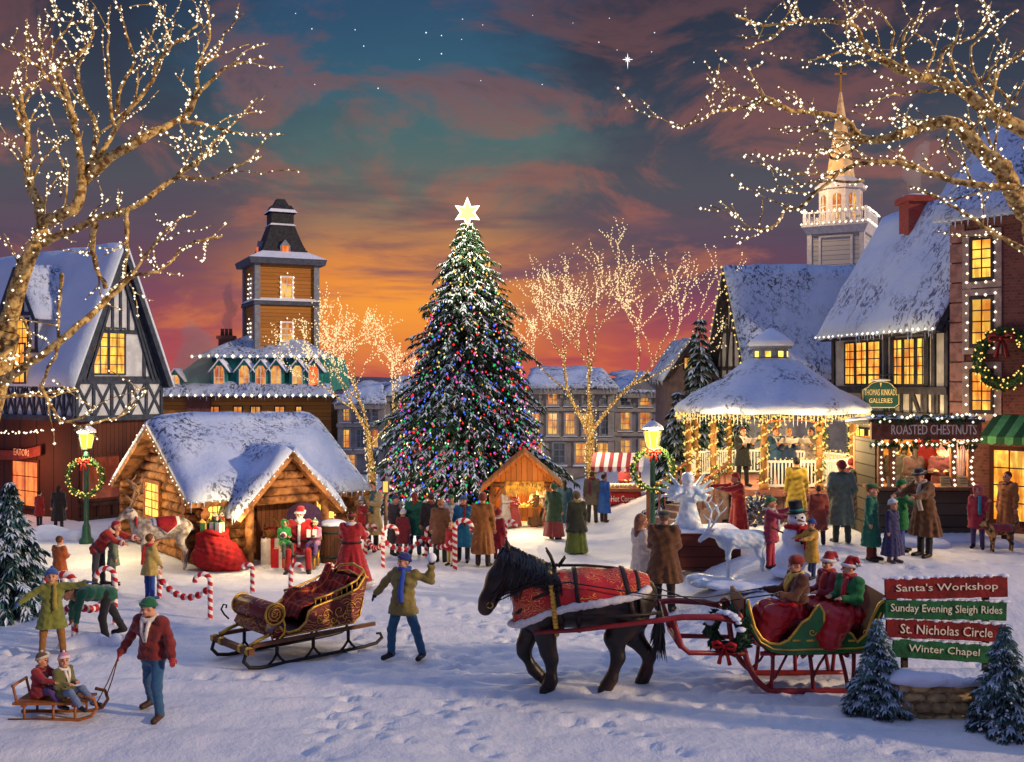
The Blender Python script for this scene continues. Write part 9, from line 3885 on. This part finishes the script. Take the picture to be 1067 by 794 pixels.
def dog():
 g = G(1042, 575)
 t = thing('dog', 'dark brindle dog with tan legs in a red coat beside the girl', 'dog', g)
 s = (567 - 536) * g.y / F / .72
 M_ = Matrix.Translation(g) @ Matrix.Rotation(R(14), 4, 'Z') @ Matrix.Scale(s, 4)
 c = lambda a, b, ra, rb: ('c', Vector(a), Vector(b), ra, rb)
 y = .075
 pr = [c((-.24, 0, .52), (.0, 0, .52), .135, .12), c((0, 0, .52), (.24, 0, .53), .115, .105), c((-.28, 0, .56), (-.40, 0, .66), .10, .075), c((-.40, 0, .68), (-.44, 0, .69), .085, .08), c((-.44, 0, .67), (-.57, 0, .63), .055, .038),
          c((-.24, -y, .46), (-.25, -y, .26), .07, .04), c((-.25, -y, .26), (-.25, -y, .03), .034, .03), c((-.20, y, .46), (-.17, y, .26), .07, .04), c((-.17, y, .26), (-.19, y, .03), .034, .03),
          c((.24, -y, .48), (.20, -y, .32), .09, .05), c((.20, -y, .32), (.29, -y, .20), .042, .034), c((.29, -y, .20), (.27, -y, .03), .032, .03), c((.26, y, .48), (.27, y, .32), .09, .05), c((.27, y, .32), (.36, y, .20), .042, .034), c((.36, y, .20), (.34, y, .03), .032, .03),
          c((.32, 0, .58), (.46, 0, .66), .035, .025), c((.46, 0, .66), (.52, 0, .76), .025, .014)]
 V, Q = sdf_mesh(pr, .024, .035)
 mb = MB()
 mb.M = M_
 mb.raw(V, Q)
 mb.ball((-.575, 0, .64), .025, 1, 6, 5)
 for sg in (-1, 1):
  mb.ball((-.47, sg * .055, .705), .014, 1, 6, 5)
 mb.build('body', [mat('brindle', (62, 46, 36), .7, .3, 7, .3, 40, col2=(186, 136, 82), lo=.44, hi=.58), EYE], t)
 for sg in (-1, 1):
  mb = MB()
  mb.M = M_
  mb.tube([(-.40, sg * .06, .75), (-.39, sg * .085, .80), (-.40, sg * .10, .84)], [.04, .03, .006], 6)
  mb.build('ear', MATS['brindle'], t)
 mb = MB()
 mb.M = M_
 V, Fc = [], []
 n = 12
 for x in np.linspace(-.24, .24, 6):
  for k in range(n + 1):
   a = (k / n * 2 - 1) * 1.75
   V.append((x, .148 * math.sin(a), .525 + .148 * math.cos(a)))
 for i in range(5):
  for k in range(n):
   q = i * (n + 1) + k
   Fc.append((q, q + 1, q + n + 2, q + n + 1))
 mb.add(V, Fc, 0, True)
 o = mb.build('dog_coat', cloth((140, 40, 50)), t)
 md = o.modifiers.new('thick', 'SOLIDIFY')
 md.thickness = .012


dog()

# ================================================================== stars in the sky, smoke from the chimneys
SB = emat('star_glint', (236, 244, 255), 1.5)


def sky_star(px, py, rpx, label, big=False):
 d = 1500.0
 c = P(px, py, d)
 k = d / F
 t = MB()
 if big:
  pts = []
  for i in range(16):
   a = math.pi / 2 + i * math.pi / 8
   r_ = {0: 6.5, 8: 9.5, 4: 5.2, 12: 5.2}.get(i, 3.2 if i % 2 == 0 else 1.1)
   pts.append(c + Vector((math.cos(a) * r_ * k, 0, math.sin(a) * r_ * k)))
  t.prism([p - Vector((0, .4 * k, 0)) for p in pts], Vector((0, .8 * k, 0)))
  o = t.build('star', emat('bright_star', (250, 252, 255), 2.2))
  tag(o, label, 'star')
 else:
  t.ball(c, rpx * k * .75, 0, 8, 6)
  o = t.build('star', SB)
  tag(o, label, 'star', 'small stars')


sky_star(654, 62, 5, 'big eight-rayed white star high over the square', True)
for px, py, r_ in ((370, 31, .7), (379, 48, .8), (394, 92, .9), (444, 34, 1.0), (460, 37, .8), (437, 62, .6), (460, 56, .9), (482, 20, .7), (481, 41, .6), (503, 26, .6), (501, 84, .6), (565, 88, .7), (624, 44, .9), (635, 19, .6), (643, 52, .6), (676, 110, .7), (679, 54, .7), (682, 34, .8), (723, 65, .8), (325, 30, .8), (328, 88, .7), (308, 14, .6), (555, 16, .5), (597, 24, .5)):
 sky_star(px, py, r_, 'tiny white star in the dusk sky')


def smoke(pts, rad, name_label, dens):
 mb = MB()
 fine = along(pts, .22)
 n = len(fine)
 rg = random.Random(len(pts) * 7 + int(rad[1] * 100))
 prims = []
 for i, p in enumerate(fine):
  s = i / (n - 1)
  r_ = float(np.interp(s, np.linspace(0, 1, len(rad)), rad))
  q = p + Vector((rg.uniform(-1, 1), rg.uniform(-1, 1), rg.uniform(-.5, .5))) * r_ * .35
  prims.append(('e', q, (r_ * rg.uniform(.8, 1.15), r_, r_ * rg.uniform(.8, 1.2))))
 V, Q = sdf_mesh(prims, max(.08, rad[-1] * .22), rad[-1] * .5)
 mb.raw(V, Q)
 m = bpy.data.materials.new('smoke')
 m.use_nodes = True
 t = NT(m.node_tree)
 t.n.remove(t.n['Principled BSDF'])
 v = t.node('ShaderNodeVolumePrincipled', {'Color': (.92, .86, .86, 1), 'Density': dens, 'Anisotropy': .2})
 t.l.new(v, t.n['Material Output'].inputs['Volume'])
 o = mb.build('smoke', m)
 o['kind'] = 'stuff'
 tag(o, name_label, 'smoke', None, 'stuff')


a = P(955, 210, 31)
smoke([a, P(951, 196, 31), P(952, 180, 31), P(959, 165, 31), P(964, 150, 31), P(968, 140, 31)], [.14, .24, .28, .26, .18, .08], 'wisp of smoke rising from the red chimney of the gallery', 1.6)
smoke([P(208, 408, 56), P(206, 395, 56), P(203, 380, 56), P(209, 365, 56), P(203, 350, 56), P(197, 338, 56)], [.4, .75, .85, .8, .6, .25], 'puff of smoke from the low brick chimney by the green mansard', .42)
smoke([P(237, 350, 58), P(238, 335, 58), P(240, 320, 58), P(238, 305, 58), P(240, 290, 58)], [.2, .3, .32, .26, .1], 'thin smoke from the chimney stack beside the tower', 1.0)

# warm light pooling on the snow from the fir and the lit trees
lamp('fir_glow', FIRP + Vector((-1.2, -5.6, 1.8)), 330, (1, .80, .5), .6)
lamp('fir_glow', FIRP + Vector((2.6, -4.6, 5)), 130, (1, .80, .55), .6)
lamp('tree_glow', Vector(((388 - CX) * 40 / F, 39, 2.6)), 300, (1, .74, .38), .5)
lamp('tree_glow', Vector(((613 - CX) * 40 / F, 39, 2.8)), 340, (1, .74, .38), .5)
